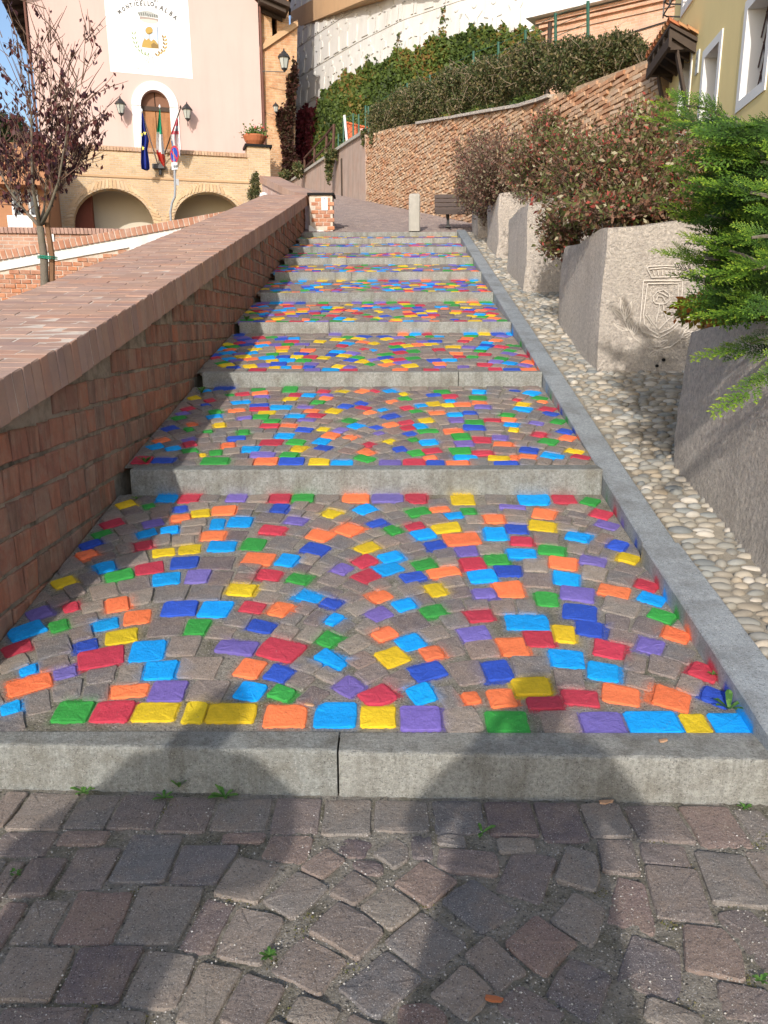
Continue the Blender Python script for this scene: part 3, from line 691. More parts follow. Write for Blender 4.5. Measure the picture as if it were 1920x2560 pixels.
def brick_mesh(name, lx, ly, lz, bev=.004, jit=.0016):
    """brick with worn edges: face towards +x"""
    V = []; hx, hy, hz = lx / 2, ly / 2, lz / 2
    for x, s in ((-hx, 0), (hx - bev, 0), (hx, bev)):
        for y, z in ((-hy + s, -hz + s), (hy - s, -hz + s), (hy - s, hz - s), (-hy + s, hz - s)):
            V.append((x + random.uniform(-jit, jit), y + random.uniform(-jit, jit), z + random.uniform(-jit, jit)))
    F = []
    for r_ in range(2):
        for k in range(4): F.append((r_ * 4 + k, r_ * 4 + (k + 1) % 4, r_ * 4 + 4 + (k + 1) % 4, r_ * 4 + 4 + k))
    F += [(8, 9, 10, 11), (3, 2, 1, 0)]
    me = bpy.data.meshes.new(name); me.from_pydata(V, [], F); me.update(); return me, V, F
LL = (.118, .13, .105, .14, .095, .122)
bp = [brick_mesh('brick', .05, l, .121, .006, .0035) for l in LL]
for me, _, _ in bp: me.materials.append(M['wallbrick'])
cand = []
zc = -.02; row = 0
while zc < 3.6:
    y = WY0 + random.uniform(0, .1) ; row += 1
    while y < WY1 - .05:
        i = random.randrange(6); l = LL[i]
        yc = y + l / 2
        if zc + .06 < cunder(yc - l / 2) - .002 and zc > stairz(yc) - .09: cand.append((yc, zc + random.uniform(-.002, .002), i))
        y += l + random.uniform(.003, .009)
    zc += .1385
cand.sort(key=lambda c: c[0])
def join_pieces(name, items, mat, parent, protos_):
    V, F, R_ = [], [], []
    for T, i in items:
        _, pv, pf = protos_[i]; b0 = len(V); V += [tuple(T @ Vector(p)) for p in pv]; F += [tuple(q + b0 for q in f) for f in pf]; R_ += [random.random()] * len(pf)
    if not V: return
    me = bpy.data.meshes.new(name); me.from_pydata(V, [], F); me.update()
    a = me.attributes.new('rv', 'FLOAT', 'FACE'); a.data.foreach_set('value', np.array(R_, dtype=np.float32))
    o = link(name, me, mat, parent); o['kind'] = 'stuff'; return o
def wall_T(y, z):
    return Matrix.Translation((WX - .021 + random.uniform(-.006, .003), y, z)) @ Matrix.Rotation(random.uniform(-.03, .03), 4, 'X') @ Matrix.Rotation(random.uniform(-.03, .03), 4, 'Z') @ Matrix.Diagonal((1, 1, random.uniform(.95, 1.04), 1))
for y, z, i in cand[:300]: link('brick', bp[i][0], None, lw, wall_T(y, z))
join_pieces('bricks', [(wall_T(y, z), i) for y, z, i in cand[300:]], M['wallbrick'], lw, bp)
# coping: three bricks on edge across, laid in staggered rows along the slope
cpp = [brick_mesh('coping_brick', l, .075, .172, .004, .002) for l in (.262, .262, .131)]
for me, _, _ in cpp: me.materials.append(M['coping'])
items = []
y = WY0 - .02; r_ = 0
while y < WY1:
    sl = math.atan(pl(COPTOP, y + .03) - pl(COPTOP, y)) if False else math.atan((pl(COPTOP, y + .05) - pl(COPTOP, y)) / .05)
    dy = .0835 * math.cos(sl); z = pl(COPTOP, y) - .086
    segs_ = [(0, 0), (1, .264), (2, .264 * 2)] if r_ % 2 == 0 else None
    xs = []
    if r_ % 2 == 0: xs = [(CX0 - .131 - .272 * q, 0) for q in range(3)]
    else: xs = [(CX0 - .0655, 2)] + [(CX0 - .136 - .136 - .272 * q, 0) for q in range(2)] + [(CX0 - .136 - .272 * 2 - .066, 2)]
    for x, i in xs:
        items.append((Matrix.Translation((x + random.uniform(-.003, .003), y, z + random.uniform(-.002, .003))) @ Matrix.Rotation(sl, 4, 'X') @ Matrix.Rotation(random.uniform(-.012, .012), 4, 'Y'), i))
    y += dy; r_ += 1
for T, i in items[:300]: link('coping_brick', cpp[i][0], None, lw, T)
join_pieces('coping_bricks', items[300:], M['coping'], lw, cpp)
mb = MB()
for i in range(26):
    a, b = lerp(WY0 - .04, WY1, i / 26), lerp(WY0 - .04, WY1, (i + 1) / 26)
    za, zb = pl(COPTOP, a), pl(COPTOP, b)
    mb.hexa([(CX1 + .012, a, za - .165), (CX0 - .006, a, za - .165), (CX0 - .006, b, zb - .165), (CX1 + .012, b, zb - .165), (CX1 + .012, a, za - .0015), (CX0 - .006, a, za - .0015), (CX0 - .006, b, zb - .0015), (CX1 + .012, b, zb - .0015)])
mb.obj('coping_mortar', M['copingjoint'], lw)

# ------------------------------------------------------------------ generic brickwork on a Plane
def brickwork(pln, u0, u1, z0, z1, bl, bh, off, mats_, parent, name='brick', inside=None, limit=300, joint=.01, depth=.03, rough=.004, bond=.5, jitz=0.0, slope=0.0, keyf=None, drop=0.0):
    """bricks on a plane; rows follow slope; inside(u,z) tells where"""
    pr = [brick_mesh(name, depth, bl - joint - random.uniform(0, .012), bh - joint, .005, rough) for _ in range(5)]
    for me, _, _ in pr: me.materials.append(mats_)
    B = Matrix(((pln.n.x, pln.u.x, 0, 0), (pln.n.y, pln.u.y, 0, 0), (0, 0, 1, 0), (0, 0, 0, 1)))
    if B.determinant() < 0: B = Matrix(((pln.n.x, -pln.u.x, 0, 0), (pln.n.y, -pln.u.y, 0, 0), (0, 0, 1, 0), (0, 0, 0, 1)))
    L = []; rows = int((z1 - z0) / bh) + 1; r0 = 0
    for r_ in range(rows):
        z = z0 + bh * (r_ + .5); u = u0 + (bl * bond if r_ % 2 else 0) - bl * .25
        while u < u1:
            uc = u + bl / 2; zz = z + slope * (uc - u0) + random.uniform(-jitz, jitz)
            if (inside is None and u >= u0 - .01 and u + bl <= u1 + .02 and z < z1) or (inside and inside(uc, zz)):
                if random.random() >= drop:
                    P = pln.pt(uc, zz, off - depth / 2 + .6 * rough + random.uniform(-rough, rough) * 2)
                    T = Matrix.Translation(P) @ B @ Matrix.Rotation(random.uniform(-1, 1) * (.01 + jitz * 3), 4, 'X') @ Matrix.Rotation(random.uniform(-1, 1) * rough * 6, 4, 'Z')
                    L.append((T, random.randrange(5), P))
            u += bl
    L.sort(key=keyf or (lambda q: q[2].length))
    for T, i, _ in L[:limit]: link(name, pr[i][0], None, parent, T)
    join_pieces(name + 's', [(T, i) for T, i, _ in L[limit:]], mats_, parent, pr)
    return len(L)

# ------------------------------------------------------------------ ground at the top: climbing cobbled lane
lane = MB()
WLN = Plane((1.687, 16.152, 0), (-3.52, 12.1))     # line of the old retaining wall along the lane
mb = MB(); mb.add([(-1.5, 13.92, roadz(13.92) - .05), (5, 13.92, roadz(13.92) - .05), (2.2, 16, roadz(16) - .05), (-4, 38, roadz(38) - .05), (-5.3, 38, roadz(38) - .05), (-2.8, 18.2, roadz(18.2) - .05), (-1.5, 14.6, roadz(14.6) - .05), (-5.3, 38, 0), (-2.8, 18.2, 0), (-1.5, 14.6, 0)], [(0, 1, 2, 3, 4, 5, 6), (4, 7, 8, 5), (5, 8, 9, 6)])
M['lane'] = mat_var('lane_porphyry', [(.30, .235, .205), (.26, .205, .185), (.34, .27, .23), (.24, .19, .18)], rough=.85, ns=6, namt=.25, bs=120, bstr=.5, bdist=.004, speck=.3)
lane = mb.obj('cobbled_lane', M['bed'], None, kind='structure')
mb = MB(); V, F, R_ = [], [], []
y = 13.96; r_ = 0
while y < 37:
    sz = .11 if y < 22 else .16
    xL = -1.45 - .36 * (y - 14.6) if y < 18.2 else -2.75 - .125 * (y - 18.2); xR = 1.687 - .291 * (y - 16.152) + .05
    if y < 16: xR = 3.1
    x = max(xL, -5.5) if y > 14.6 else -1.4
    x -= random.uniform(0, sz)
    while x < xR:
        wd = sz * random.uniform(.85, 1.2); yy = y + .05 * math.sin(x * 4.1)
        z = roadz(yy) - .05 + random.uniform(.012, .02)
        a, b = wd * .46, sz * .45
        V0 = len(V)
        for s, dz in ((1, -.03), (.98, 0), (.8, .006)):
            for u, v in ((-1, -1), (1, -1), (1, 1), (-1, 1)): V.append((x + u * a * s, yy + v * b * s, z + dz + v * b * s * .2 + .0))
        for q in range(2):
            for k in range(4): F.append((V0 + q * 4 + k, V0 + q * 4 + (k + 1) % 4, V0 + q * 4 + 4 + (k + 1) % 4, V0 + q * 4 + 4 + k))
        F.append((V0 + 8, V0 + 9, V0 + 10, V0 + 11)); R_ += [random.random()] * 9
        x += wd
    y += sz * 1.02
me = bpy.data.meshes.new('lane_cobblestones'); me.from_pydata(V, [], F); me.update()
a = me.attributes.new('rv', 'FLOAT', 'FACE'); a.data.foreach_set('value', np.array(R_, dtype=np.float32))
o = link('lane_cobblestones', me, M['lane'], lane); o['kind'] = 'stuff'

# ------------------------------------------------------------------ old retaining wall
M['oldbrick'] = mat_var('weathered_old_brick', [(.58, .40, .25), (.52, .32, .19), (.62, .46, .31), (.55, .37, .23), (.44, .23, .13), (.60, .45, .31), (.50, .37, .26)],
                        rough=.95, ns=5, namt=.3, bs=70, bstr=.8, bdist=.006, spot=(.46, .17, .07), spots=.8, spotamt=.45)
M['oldmortar'] = mat_var('old_lime_mortar', [(.52, .38, .25)], rough=.95, ns=5, namt=.4, bs=40, bstr=1, bdist=.02, spot=(.40, .21, .12), spots=1.2, spotamt=.5)
M['greyplaster'] = mat_var('stained_pink_grey_plaster', [(.44, .33, .27)], rough=.95, ns=3, namt=.25, bs=30, bstr=.6, bdist=.006, streak=((.27, .23, .19), 5, .8), spot=(.42, .25, .18), spots=2, spotamt=.5)
def WY(Y):  # u coordinate on the wall line for a given Y
    return (Y - WLN.P.y) / WLN.u.y
def wtop(u):
    Y = WLN.P.y + WLN.u.y * u
    return pl([(9.5, 4.55), (11.1, 4.68), (13.9, 4.95), (17.6, 5.62), (21, 6.25), (24.5, 6.8), (36.6, 7.55)], Y)
def wbot(u):
    Y = WLN.P.y + WLN.u.y * u; return roadz(Y) - .25
ow = empty('old_retaining_wall', WLN.pt(0, 3.2), 'crumbling ochre brick retaining wall beside the climbing lane, overgrown along its top', 'wall')
uA, uB, uP, uC = WY(10.5), WY(24.2), WY(24.2), WY(36.8)
mb = MB()
for i in range(40):
    a, b = lerp(uA, uC, i / 40), lerp(uA, uC, (i + 1) / 40)
    mb.hexa([WLN.pt(a, wbot(a), -1.2), WLN.pt(b, wbot(b), -1.2), WLN.pt(b, wbot(b), -.03), WLN.pt(a, wbot(a), -.03), WLN.pt(a, wtop(a), -1.2), WLN.pt(b, wtop(b), -1.2), WLN.pt(b, wtop(b), -.03), WLN.pt(a, wtop(a), -.03)])
mb.obj('wall_core', M['oldmortar'], ow)
# uneven brick courses
nb = brickwork(WLN, uA, uB, 2.0, 7.2, .20, .062, .0, M['oldbrick'], ow, inside=lambda u, z: wbot(u) < z < wtop(u) - .05 and u < uB + .3 * math.sin(z * 9),
               joint=.011, depth=.04, rough=.0065, jitz=.009, limit=300, drop=.04, keyf=lambda q: (q[2] - Vector((1.2, 14.5, 3.9))).length)
mb = MB()
for i in range(24):
    a, b = lerp(WY(24.1), uC, i / 24), lerp(WY(24.1), uC, (i + 1) / 24)
    o1 = .02
    mb.hexa([WLN.pt(a, wbot(a), -.1), WLN.pt(b, wbot(b), -.1), WLN.pt(b, wbot(b), o1), WLN.pt(a, wbot(a), o1), WLN.pt(a, wtop(a), -.1), WLN.pt(b, wtop(b), -.1), WLN.pt(b, wtop(b), o1), WLN.pt(a, wtop(a), o1)])
mb.obj('plaster_face', M['greyplaster'], ow)
mb = MB()
for i in range(10):
    a, b = lerp(WY(24.3), uC, i / 10), lerp(WY(24.3), uC, (i + 1) / 10)
    mb.hexa([WLN.pt(a, wtop(a), -.35), WLN.pt(b, wtop(b), -.35), WLN.pt(b, wtop(b), .10), WLN.pt(a, wtop(a), .10), WLN.pt(a, wtop(a) + .09, -.35), WLN.pt(b, wtop(b) + .09, -.35), WLN.pt(b, wtop(b) + .09, .10), WLN.pt(a, wtop(a) + .09, .10)])
mb.obj('stone_cap', M['concrete'], ow)
# ledge of stones along the top of the brick part
mb = MB(); u = WY(13.2)
while u < WY(19.5):
    l = random.uniform(.3, .6); c = u + l / 2; z = wtop(c) - .03
    o_ = .05 + random.uniform(-.01, .02); za_, zb_ = wtop(u) + .0, wtop(u + l - .02) + .0; mb.hexa([WLN.pt(u, za_ - .03, -.25), WLN.pt(u + l - .02, zb_ - .03, -.25), WLN.pt(u + l - .02, zb_ - .03, o_), WLN.pt(u, za_ - .03, o_), WLN.pt(u, za_ + .02, -.25), WLN.pt(u + l - .02, zb_ + .02, -.25), WLN.pt(u + l - .02, zb_ + .02, o_), WLN.pt(u, za_ + .02, o_)]); u += l
mb.obj('ledge_slabs', M['block'], ow, kind='stuff')
# vertical joint and drain
mb = MB(); a = WY(26.9); mb.obox(WLN, a, a + .09, wbot(a), wtop(a) - .3, .021, .06); mb.obj('downpipe', M['darkwood'], ow)
# terrace of earth behind the wall
def terrain(name, pts, mat, rings=None):
    mb = MB(); mb.add(pts, [tuple(range(len(pts)))]); return mb.obj(name, mat, None, kind='structure')
q = [WLN.pt(uA, 4.3, -.2), WLN.pt(WY(13.9), 4.8, -.2), WLN.pt(WY(17.6), 5.5, -.2), WLN.pt(WY(24.5), 6.7, -.2), WLN.pt(uC, 7.4, -.2)]
mb = MB()
bk = [Vector((p.x + 12, p.y + 8, p.z + 1.2)) for p in q]
mb.add(q + bk, [(i, i + 1, i + 6, i + 5) for i in range(4)])
M['grass'] = mat_var('dry_grass_slope', [(.13, .12, .06)], rough=1, ns=2, namt=.5, bs=20, bstr=1, bdist=.05)
mb.obj('hill_terrace', M['grass'], None, kind='structure')

# ------------------------------------------------------------------ pillar at the head of the wall, with paper notice
pil = empty('brick_pillar', (-1.2, 14.8, 3.0), 'short brick pillar with grey slab cap and a white paper notice, at the head of the stairs', 'pillar')
PF = Plane((-1.40, 14.60, 0), (1, .0)); PX = (-1.395, -.975)
zb, zt_ = 2.98, 3.655
mb = MB(); mb.box(((PX[0] + PX[1]) / 2, 14.80, (zb + zt_) / 2), (PX[1] - PX[0] - .012, .388, zt_ - zb)); mb.obj('pillar_core', M['copingjoint'], pil)
M['redbrick'] = mat_var('orange_red_brick', [(.46, .19, .10), (.52, .22, .11), (.40, .17, .10), (.48, .25, .16)], rough=.9, ns=9, namt=.3, bs=80, bstr=.5, spot=(.55, .40, .3), spots=6, spotamt=.5)
brickwork(PF, 0, .42, zb + .02, zt_, .14, .068, .004, M['redbrick'], pil, limit=60, rough=.003, inside=lambda u, z: .05 < u < .40 and z < zt_ - .02 and not (z < zb + .16 and u < .28))
PR = Plane((PX[0], 14.6, 0), (0, 1)); PR.n = Vector((-1, 0, 0))
mb = MB()
mb.prism([(PX[0] - .03, 14.56, zt_), (PX[1] + .03, 14.56, zt_), (PX[1] + .03, 15.03, zt_), (PX[0] - .03, 15.03, zt_)], [(PX[0] - .03, 14.56, zt_ + .035), (PX[1] + .03, 14.56, zt_ + .035), (PX[1] + .03, 15.03, zt_ + .035), (PX[0] - .03, 15.03, zt_ + .035)])
mb.obj('cap_slab', M['kerb'], pil)
mb = MB(); mb.obox(PF, .225, .335, 3.40, 3.625, .012, .016); pp = mb.obj('paper_notice', M['paper'], pil)
mb = MB()
for i in range(5): mb.obox(PF, .262, .262 + random.uniform(.02, .04), 3.44 + i * .024, 3.446 + i * .024, .0165, .0175)
mb.prism([PF.pt(.262, 3.585, .0165), PF.pt(.275, 3.575, .0165), PF.pt(.292, 3.592, .0165), PF.pt(.28, 3.603, .0165)], [PF.pt(.262, 3.585, .0178), PF.pt(.275, 3.575, .0178), PF.pt(.292, 3.592, .0178), PF.pt(.28, 3.603, .0178)])
mb.obj('notice_print', M['ink'], pp)
mb = MB(); P = [(0, 2.9), (.30, 2.9), (.30, 3.035), (.24, 3.055), (.16, 3.06), (.10, 3.085), (.05, 3.13), (0, 3.15)]
mb.prism([PF.pt(u - .005, z, .0) for u, z in P], [PF.pt(u - .005, z, .05) for u, z in P]); mb.obj('plaster_foot', M['white'], pil)
# ------------------------------------------------------------------ wall that turns back and left behind the pillar
TW = Plane((-1.36, 14.75, 0), (-2.76 + 1.36, 18 - 14.75)); TW.n = -TW.n if TW.n.x > 0 else TW.n
bw = empty('lane_parapet_wall', TW.pt(0, 3), 'low plastered wall with rounded brick coping bending left from the brick pillar', 'wall')
L_ = 3.45
def ctop(u): return pl([(0, 3.66), (1.2, 3.93), (2.6, 4.32), (3.45, 4.56)], u)
M['pinkgrey'] = mat_var('worn_pink_plaster', [(.52, .33, .27)], rough=.95, ns=4, namt=.2, bs=30, bstr=.4, spot=(.62, .52, .46), spots=5, spotamt=.8)
for nm, d0, d1, o0, o1, mt in (('wall_body', -4.2, -.14, -.18, .0, M['pinkgrey']), ('coping', -.14, 0, -.40, .05, M['coping'])):
    mb = MB()
    for i in range(12):
        a, b = L_ * i / 12, L_ * (i + 1) / 12
        mb.hexa([TW.pt(a, ctop(a) + d0, o0), TW.pt(b, ctop(b) + d0, o0), TW.pt(b, ctop(b) + d0, o1), TW.pt(a, ctop(a) + d0, o1), TW.pt(a, ctop(a) + d1, o0), TW.pt(b, ctop(b) + d1, o0), TW.pt(b, ctop(b) + d1, o1), TW.pt(a, ctop(a) + d1, o1)])
    mb.obj(nm, mt, bw)

# ------------------------------------------------------------------ bollard, bench
bo = MB()
c = Vector((.475, 14.46, 3.02)); wv = .098
prof = [(wv, 0), (wv, .585), (wv * .93, .61), (wv * .8, .622)]
V = []
for r_, z in prof:
    ch = r_ * .82
    for x, y in ((-r_, -ch), (-ch, -r_), (ch, -r_), (r_, -ch), (r_, ch), (ch, r_), (-ch, r_), (-r_, ch)): V.append(c + Vector((x, y, z)))
F = [(q * 8 + k, q * 8 + (k + 1) % 8, q * 8 + 8 + (k + 1) % 8, q * 8 + 8 + k) for q in range(3) for k in range(8)] + [tuple(range(24, 32))]
bo.add(V, F, .3); tag(bo.obj('bollard', M['concrete']), 'square grey stone bollard with chamfered corners standing at the top of the stairs', 'bollard')
bz = roadz(15.0) - .02
bench = empty('park_bench', (1.5, 15, bz), 'dark wooden slat bench on black cast iron pedestals beside the stone bollard', 'bench')
bx0, bx1 = .865, 2.35
for i in range(4):
    mb = MB(); z = bz + .335 + i * .077; mb.box(((bx0 + bx1) / 2, 15.06 + i * .02, z), (bx1 - bx0, .028, .066), Matrix.Rotation(-.25, 3, 'X')); mb.obj('backrest_slat', M['benchwood'], bench)
for i in range(4):
    mb = MB(); mb.box(((bx0 + bx1) / 2, 14.72 + i * .085, bz + .265 + abs(i - 1.4) * .006), (bx1 - bx0, .075, .03)); mb.obj('seat_slat', M['benchwood'], bench)
mb = MB(); mb.box(((bx0 + bx1) / 2, 14.69, bz + .235), (bx1 - bx0, .03, .07)); mb.obj('front_rail', M['benchwood'], bench)
for x in (1.10, 2.05):
    mb = MB()
    mb.tube([(x, 14.85, bz - .01), (x, 14.85, bz + .12), (x - .012, 14.84, bz + .22)], [.028, .024, .034], 10)
    mb.box((x, 14.85, bz + .006), (.10, .16, .02)); mb.box((x, 14.86, bz + .24), (.045, .34, .022))
    mb.tube([(x, 15.02, bz + .24), (x, 15.08, bz + .34), (x, 15.15, bz + .60)], [.018, .018, .014], 6)
    mb.obj('pedestal', M['black'], bench)
mb = MB(); mb.tube([(1.9, 14.74, bz + .21), (1.98, 14.72, bz + .19), (2.1, 14.74, bz + .22)], [.03, .05, .03], 8); mb.obj('armrest_scroll', M['black'], bench)

# ------------------------------------------------------------------ granite blocks
def rough_block(name, x0, x1, y0, y1, z0a, zt0, zt1, label, seed, lean=.02, rnd=.06):
    rs = np.random.RandomState(seed)
    bm = bmesh.new(); bmesh.ops.create_cube(bm, size=1)
    bmesh.ops.subdivide_edges(bm, edges=bm.edges[:], cuts=15, use_grid_fill=True)
    ph = rs.uniform(0, 6, 6)
    for v in bm.verts:
        x, y, z = v.co.x + .5, v.co.y + .5, v.co.z + .5
        # rounding of the edges
        sx, sy, sz_ = 2 * x - 1, 2 * y - 1, 2 * z - 1
        p = 44.0; L = (abs(sx) ** p + abs(sy) ** p + abs(sz_) ** p) ** (1 / p); m = max(abs(sx), abs(sy), abs(sz_)); f = m / L if L > 0 else 1
        if sz_ > -.5: sx *= f; sy *= f; sz_ = sz_ * f
        topz = lerp(zt0, zt1, (sy + 1) / 2) + .025 * math.sin(sx * 3 + ph[0]) + .02 * math.sin(sy * 4 + ph[1])
        X = lerp(x0, x1, (sx + 1) / 2) + lean * (1 - z) * (-1 if sx < 0 else 0) + .012 * math.sin(z * 7 + y * 5 + ph[2]) + rs.uniform(-.004, .004)
        Y = lerp(y0, y1, (sy + 1) / 2) - lean * (1 - z) + .012 * math.sin(x * 6 + z * 5 + ph[3]) + rs.uniform(-.004, .004)
        v.co = (X, Y, lerp(z0a, topz, (sz_ + 1) / 2) + rs.uniform(-.003, .003))
    me = bpy.data.meshes.new(name); bm.to_mesh(me); bm.free(); me.polygons.foreach_set('use_smooth', [True] * len(me.polygons))
    me.set_sharp_from_angle(angle=rad(35))
    return tag(link(name, me, M['block']), label, 'stone block', 'rough granite blocks edging the planting')
dims = [(1.66, 2.9, 2.35, 4.42, .2, 1.44, 1.43, 'nearest granite block, half under the green conifer at the right edge'),
        (1.648, 2.75, 6.14, 7.66, .95, 2.15, 2.13, 'granite block carved with a crown, shield and leaf wreath on its sunny face'),
        (1.56, 2.7, 9.09, 10.55, 1.7, 2.73, 2.72, 'granite block just behind the carved one, red and green shrub hanging over its face'),
        (1.54, 2.6, 11.33, 12.65, 2.2, 3.16, 3.15, 'flat topped granite block, second from the top of the stairs'),
        (1.47, 2.6, 13.24, 14.2, 2.7, 3.32, 3.32, 'small farthest granite block standing beside the bench')]
blocks = [rough_block('granite_block', *d[:8][:2], d[2], d[3], d[4], d[5], d[6], d[7], 11 + i) for i, d in enumerate(dims)]
blocks[1].name = 'carved_granite_block'
# soil terrace of the planting behind the blocks
mb = MB()
tz = [(2.0, 1.2), (4.4, 1.3), (6.1, 1.95), (9, 2.5), (11.3, 3.0), (14.4, 3.15)]
for (a, za), (b, zb_) in zip(tz, tz[1:]):
    mb.hexa([(2.42, a, -.3), (9, a, -.3), (9, b, -.3), (2.42, b, -.3), (2.42, a, za), (9, a, za + .9), (9, b, zb_ + .9), (2.42, b, zb_)])
mb.obj('planting_bank', M['soil'], None, kind='structure')
# carving on the sunny face (grooves with raised lips)
CY = 6.14 - .012
def carve(parent, lines, name, r=.006):
    mb = MB()
    for L in lines: mb.tube([(x, CY - .004, z) for x, z in L], r, 5)
    return mb.obj(name, M['groove'], parent)
def cpx(px, py):
    p = atY(px, py, CY); return (p.x, p.z)
Zc = 380 / 1659
def cz(L): return [cpx(1370 + x * Zc, 650 + y * Zc) for x, y in L]
blk = blocks[1]
carve(blk, [cz([(1080, 90), (1100, 70), (1270, 62), (1440, 68), (1460, 90), (1410, 185), (1130, 188), (1080, 90)]), cz([(1110, 100), (1270, 85), (1430, 98)])] +
      [cz([(1145 + i * 50, 110), (1160 + i * 45, 165)]) for i in range(6)], 'carved_crown', .0042)
carve(blk, [cz([(1040, 225), (1470, 225)]), cz([(1085, 258), (1420, 258), (1415, 600), (1395, 690), (1330, 750), (1215, 800)]), cz([(1040, 225), (1020, 500), (998, 720), (1030, 780), (1130, 820), (1200, 850)]), cz([(1085, 258), (1040, 590), (1050, 700), (1110, 760), (1200, 815)]),
            cz([(1470, 225), (1450, 560), (1430, 700), (1340, 780), (1210, 850)])], 'carved_shield', .0046)
tree = [cz([(1215, 470), (1205, 560), (1175, 680)]), cz([(1250, 470), (1265, 560), (1300, 680)]), cz([(1150, 450), (1145, 400), (1190, 345), (1260, 325), (1320, 370), (1330, 430), (1290, 470), (1230, 480), (1170, 470), (1150, 450)]),
        cz([(1180, 440), (1200, 390), (1250, 400), (1280, 450)]), cz([(1210, 350), (1260, 370), (1310, 400)]), cz([(1090, 600), (1150, 690), (1210, 760), (1300, 660), (1390, 590)]), cz([(1060, 600), (1100, 650), (1140, 710)])]
carve(blk, tree, 'carved_tree', .0036)
def leafl(x0, y0, x1, y1, w_=28):
    dx, dy = x1 - x0, y1 - y0; L = math.hypot(dx, dy); nx, ny = -dy / L * w_, dx / L * w_
    return [cz([(x0, y0), (x0 + dx * .35 + nx, y0 + dy * .35 + ny), (x0 + dx * .75 + nx * .7, y0 + dy * .75 + ny * .7), (x1, y1), (x0 + dx * .7 - nx * .7, y0 + dy * .7 - ny * .7), (x0 + dx * .3 - nx, y0 + dy * .3 - ny), (x0, y0)]), cz([(x0, y0), (x1, y1)])]
wr = [cz([(800, 560), (850, 700), (930, 840), (1050, 940), (1190, 985), (1330, 950), (1440, 870), (1500, 760)])]
for a in ((850, 660, 700, 530), (840, 650, 790, 420), (850, 640, 910, 450), (870, 770, 710, 690), (910, 790, 870, 640), (930, 820, 970, 680), (920, 860, 750, 870), (1190, 950, 1080, 860), (1200, 950, 1310, 870), (1450, 850, 1580, 780), (1480, 800, 1560, 700), (1200, 990, 1090, 1060), (1210, 990, 1290, 1060), (1500, 900, 1560, 960)):
    wr += leafl(*a)
carve(blk, wr, 'carved_wreath', .0038)
for x, y in ((1257, 1090), (1183, 1155)):
    p = cz([(x, y)])[0]; mb = MB(); mb.tube([(p[0], CY - .022, p[1]), (p[0], CY + .02, p[1])], .012, 8); mb.obj('drain_hole', M['dark'], blk)
# ================================================================== town hall on the left
P0 = atY(76, 101, 36.0)
FA = Plane(P0, (.961, .276))                       # facade
PA = Plane(P0 + FA.n * 2.3, (.961, .276))          # parapet / arcade front
def arch_wall(mb, pln, u0, u1, z0, z1, arches, off, th, seg=20):
    """wall with arched openings (uc, r, zspring, zbase, rise)"""
    us = u0; arches = sorted(arches)
    for uc, r, zs, zb, rise in arches:
        mb.obox(pln, us, uc - r, z0, z1, off - th, off)
        if zb > z0: mb.obox(pln, uc - r, uc + r, z0, zb, off - th, off)
        for i in range(seg):
            a0, a1 = math.pi * (1 - i / seg), math.pi * (1 - (i + 1) / seg)
            ua, ub = uc + r * math.cos(a0), uc + r * math.cos(a1); za, zb_ = zs + rise * math.sin(a0), zs + rise * math.sin(a1)
            mb.hexa([pln.pt(ua, za, off - th), pln.pt(ub, zb_, off - th), pln.pt(ub, zb_, off), pln.pt(ua, za, off), pln.pt(ua, z1, off - th), pln.pt(ub, z1, off - th), pln.pt(ub, z1, off), pln.pt(ua, z1, off)])
        us = uc + r
    mb.obox(pln, us, u1, z0, z1, off - th, off)
hall = empty('town_hall', FA.pt(6, 3), 'pink plastered town hall with painted arms panel, arched door and brick arcade below', 'building')
uL = FA.uz(76, 101)[0]; uR = FA.uz(650, 165)[0]
zTer = PA.uz(400, 372)[1]                           # terrace parapet top
dL, dR = FA.uz(351, 250)[0], FA.uz(423, 250)[0]
dTop = FA.uz(385, 225)[1]; dr = (dR - dL) / 2; dc = (dL + dR) / 2; dSpr = dTop - dr * 1.08
zFl = zTer - .9
mb = MB(); arch_wall(mb, FA, uL, uR, zFl - .5, P0.z + 2.3, [(dc, dr, dSpr, zFl, dr * 1.08)], 0, .4); um = (uL + uR) / 2; mb.prism([FA.pt(uL, P0.z + 2.3, -.4), FA.pt(uR, P0.z + 2.3, -.4), FA.pt(um, P0.z + 6.3, -.4)], [FA.pt(uL, P0.z + 2.3, 0), FA.pt(uR, P0.z + 2.3, 0), FA.pt(um, P0.z + 6.3, 0)]); mb.obj('facade', M['pink'], hall)
for s0 in (uL - 1.2, uR + 1.2):
    mb = MB(); za_ = P0.z + 2.3; mb.hexa([FA.pt(s0, za_, -12.4), FA.pt(um, za_ + 4.3, -12.4), FA.pt(um, za_ + 4.3, 1.25), FA.pt(s0, za_, 1.25), FA.pt(s0, za_ + .2, -12.4), FA.pt(um, za_ + 4.5, -12.4), FA.pt(um, za_ + 4.5, 1.25), FA.pt(s0, za_ + .2, 1.25)]); mb.obj('roof_slope', M['tile'], hall)
mb = MB(); mb.obox(FA, uL, uL + .3, zFl - 2, P0.z + 2.3, -12, -.4); mb.obox(FA, uR - .3, uR, zFl - 2, P0.z + 2.3, -12, -.4); mb.obox(FA, uL, uR, zFl - 2, P0.z + 2.3, -12.3, -12); mb.obj('side_walls', M['pink'], hall)
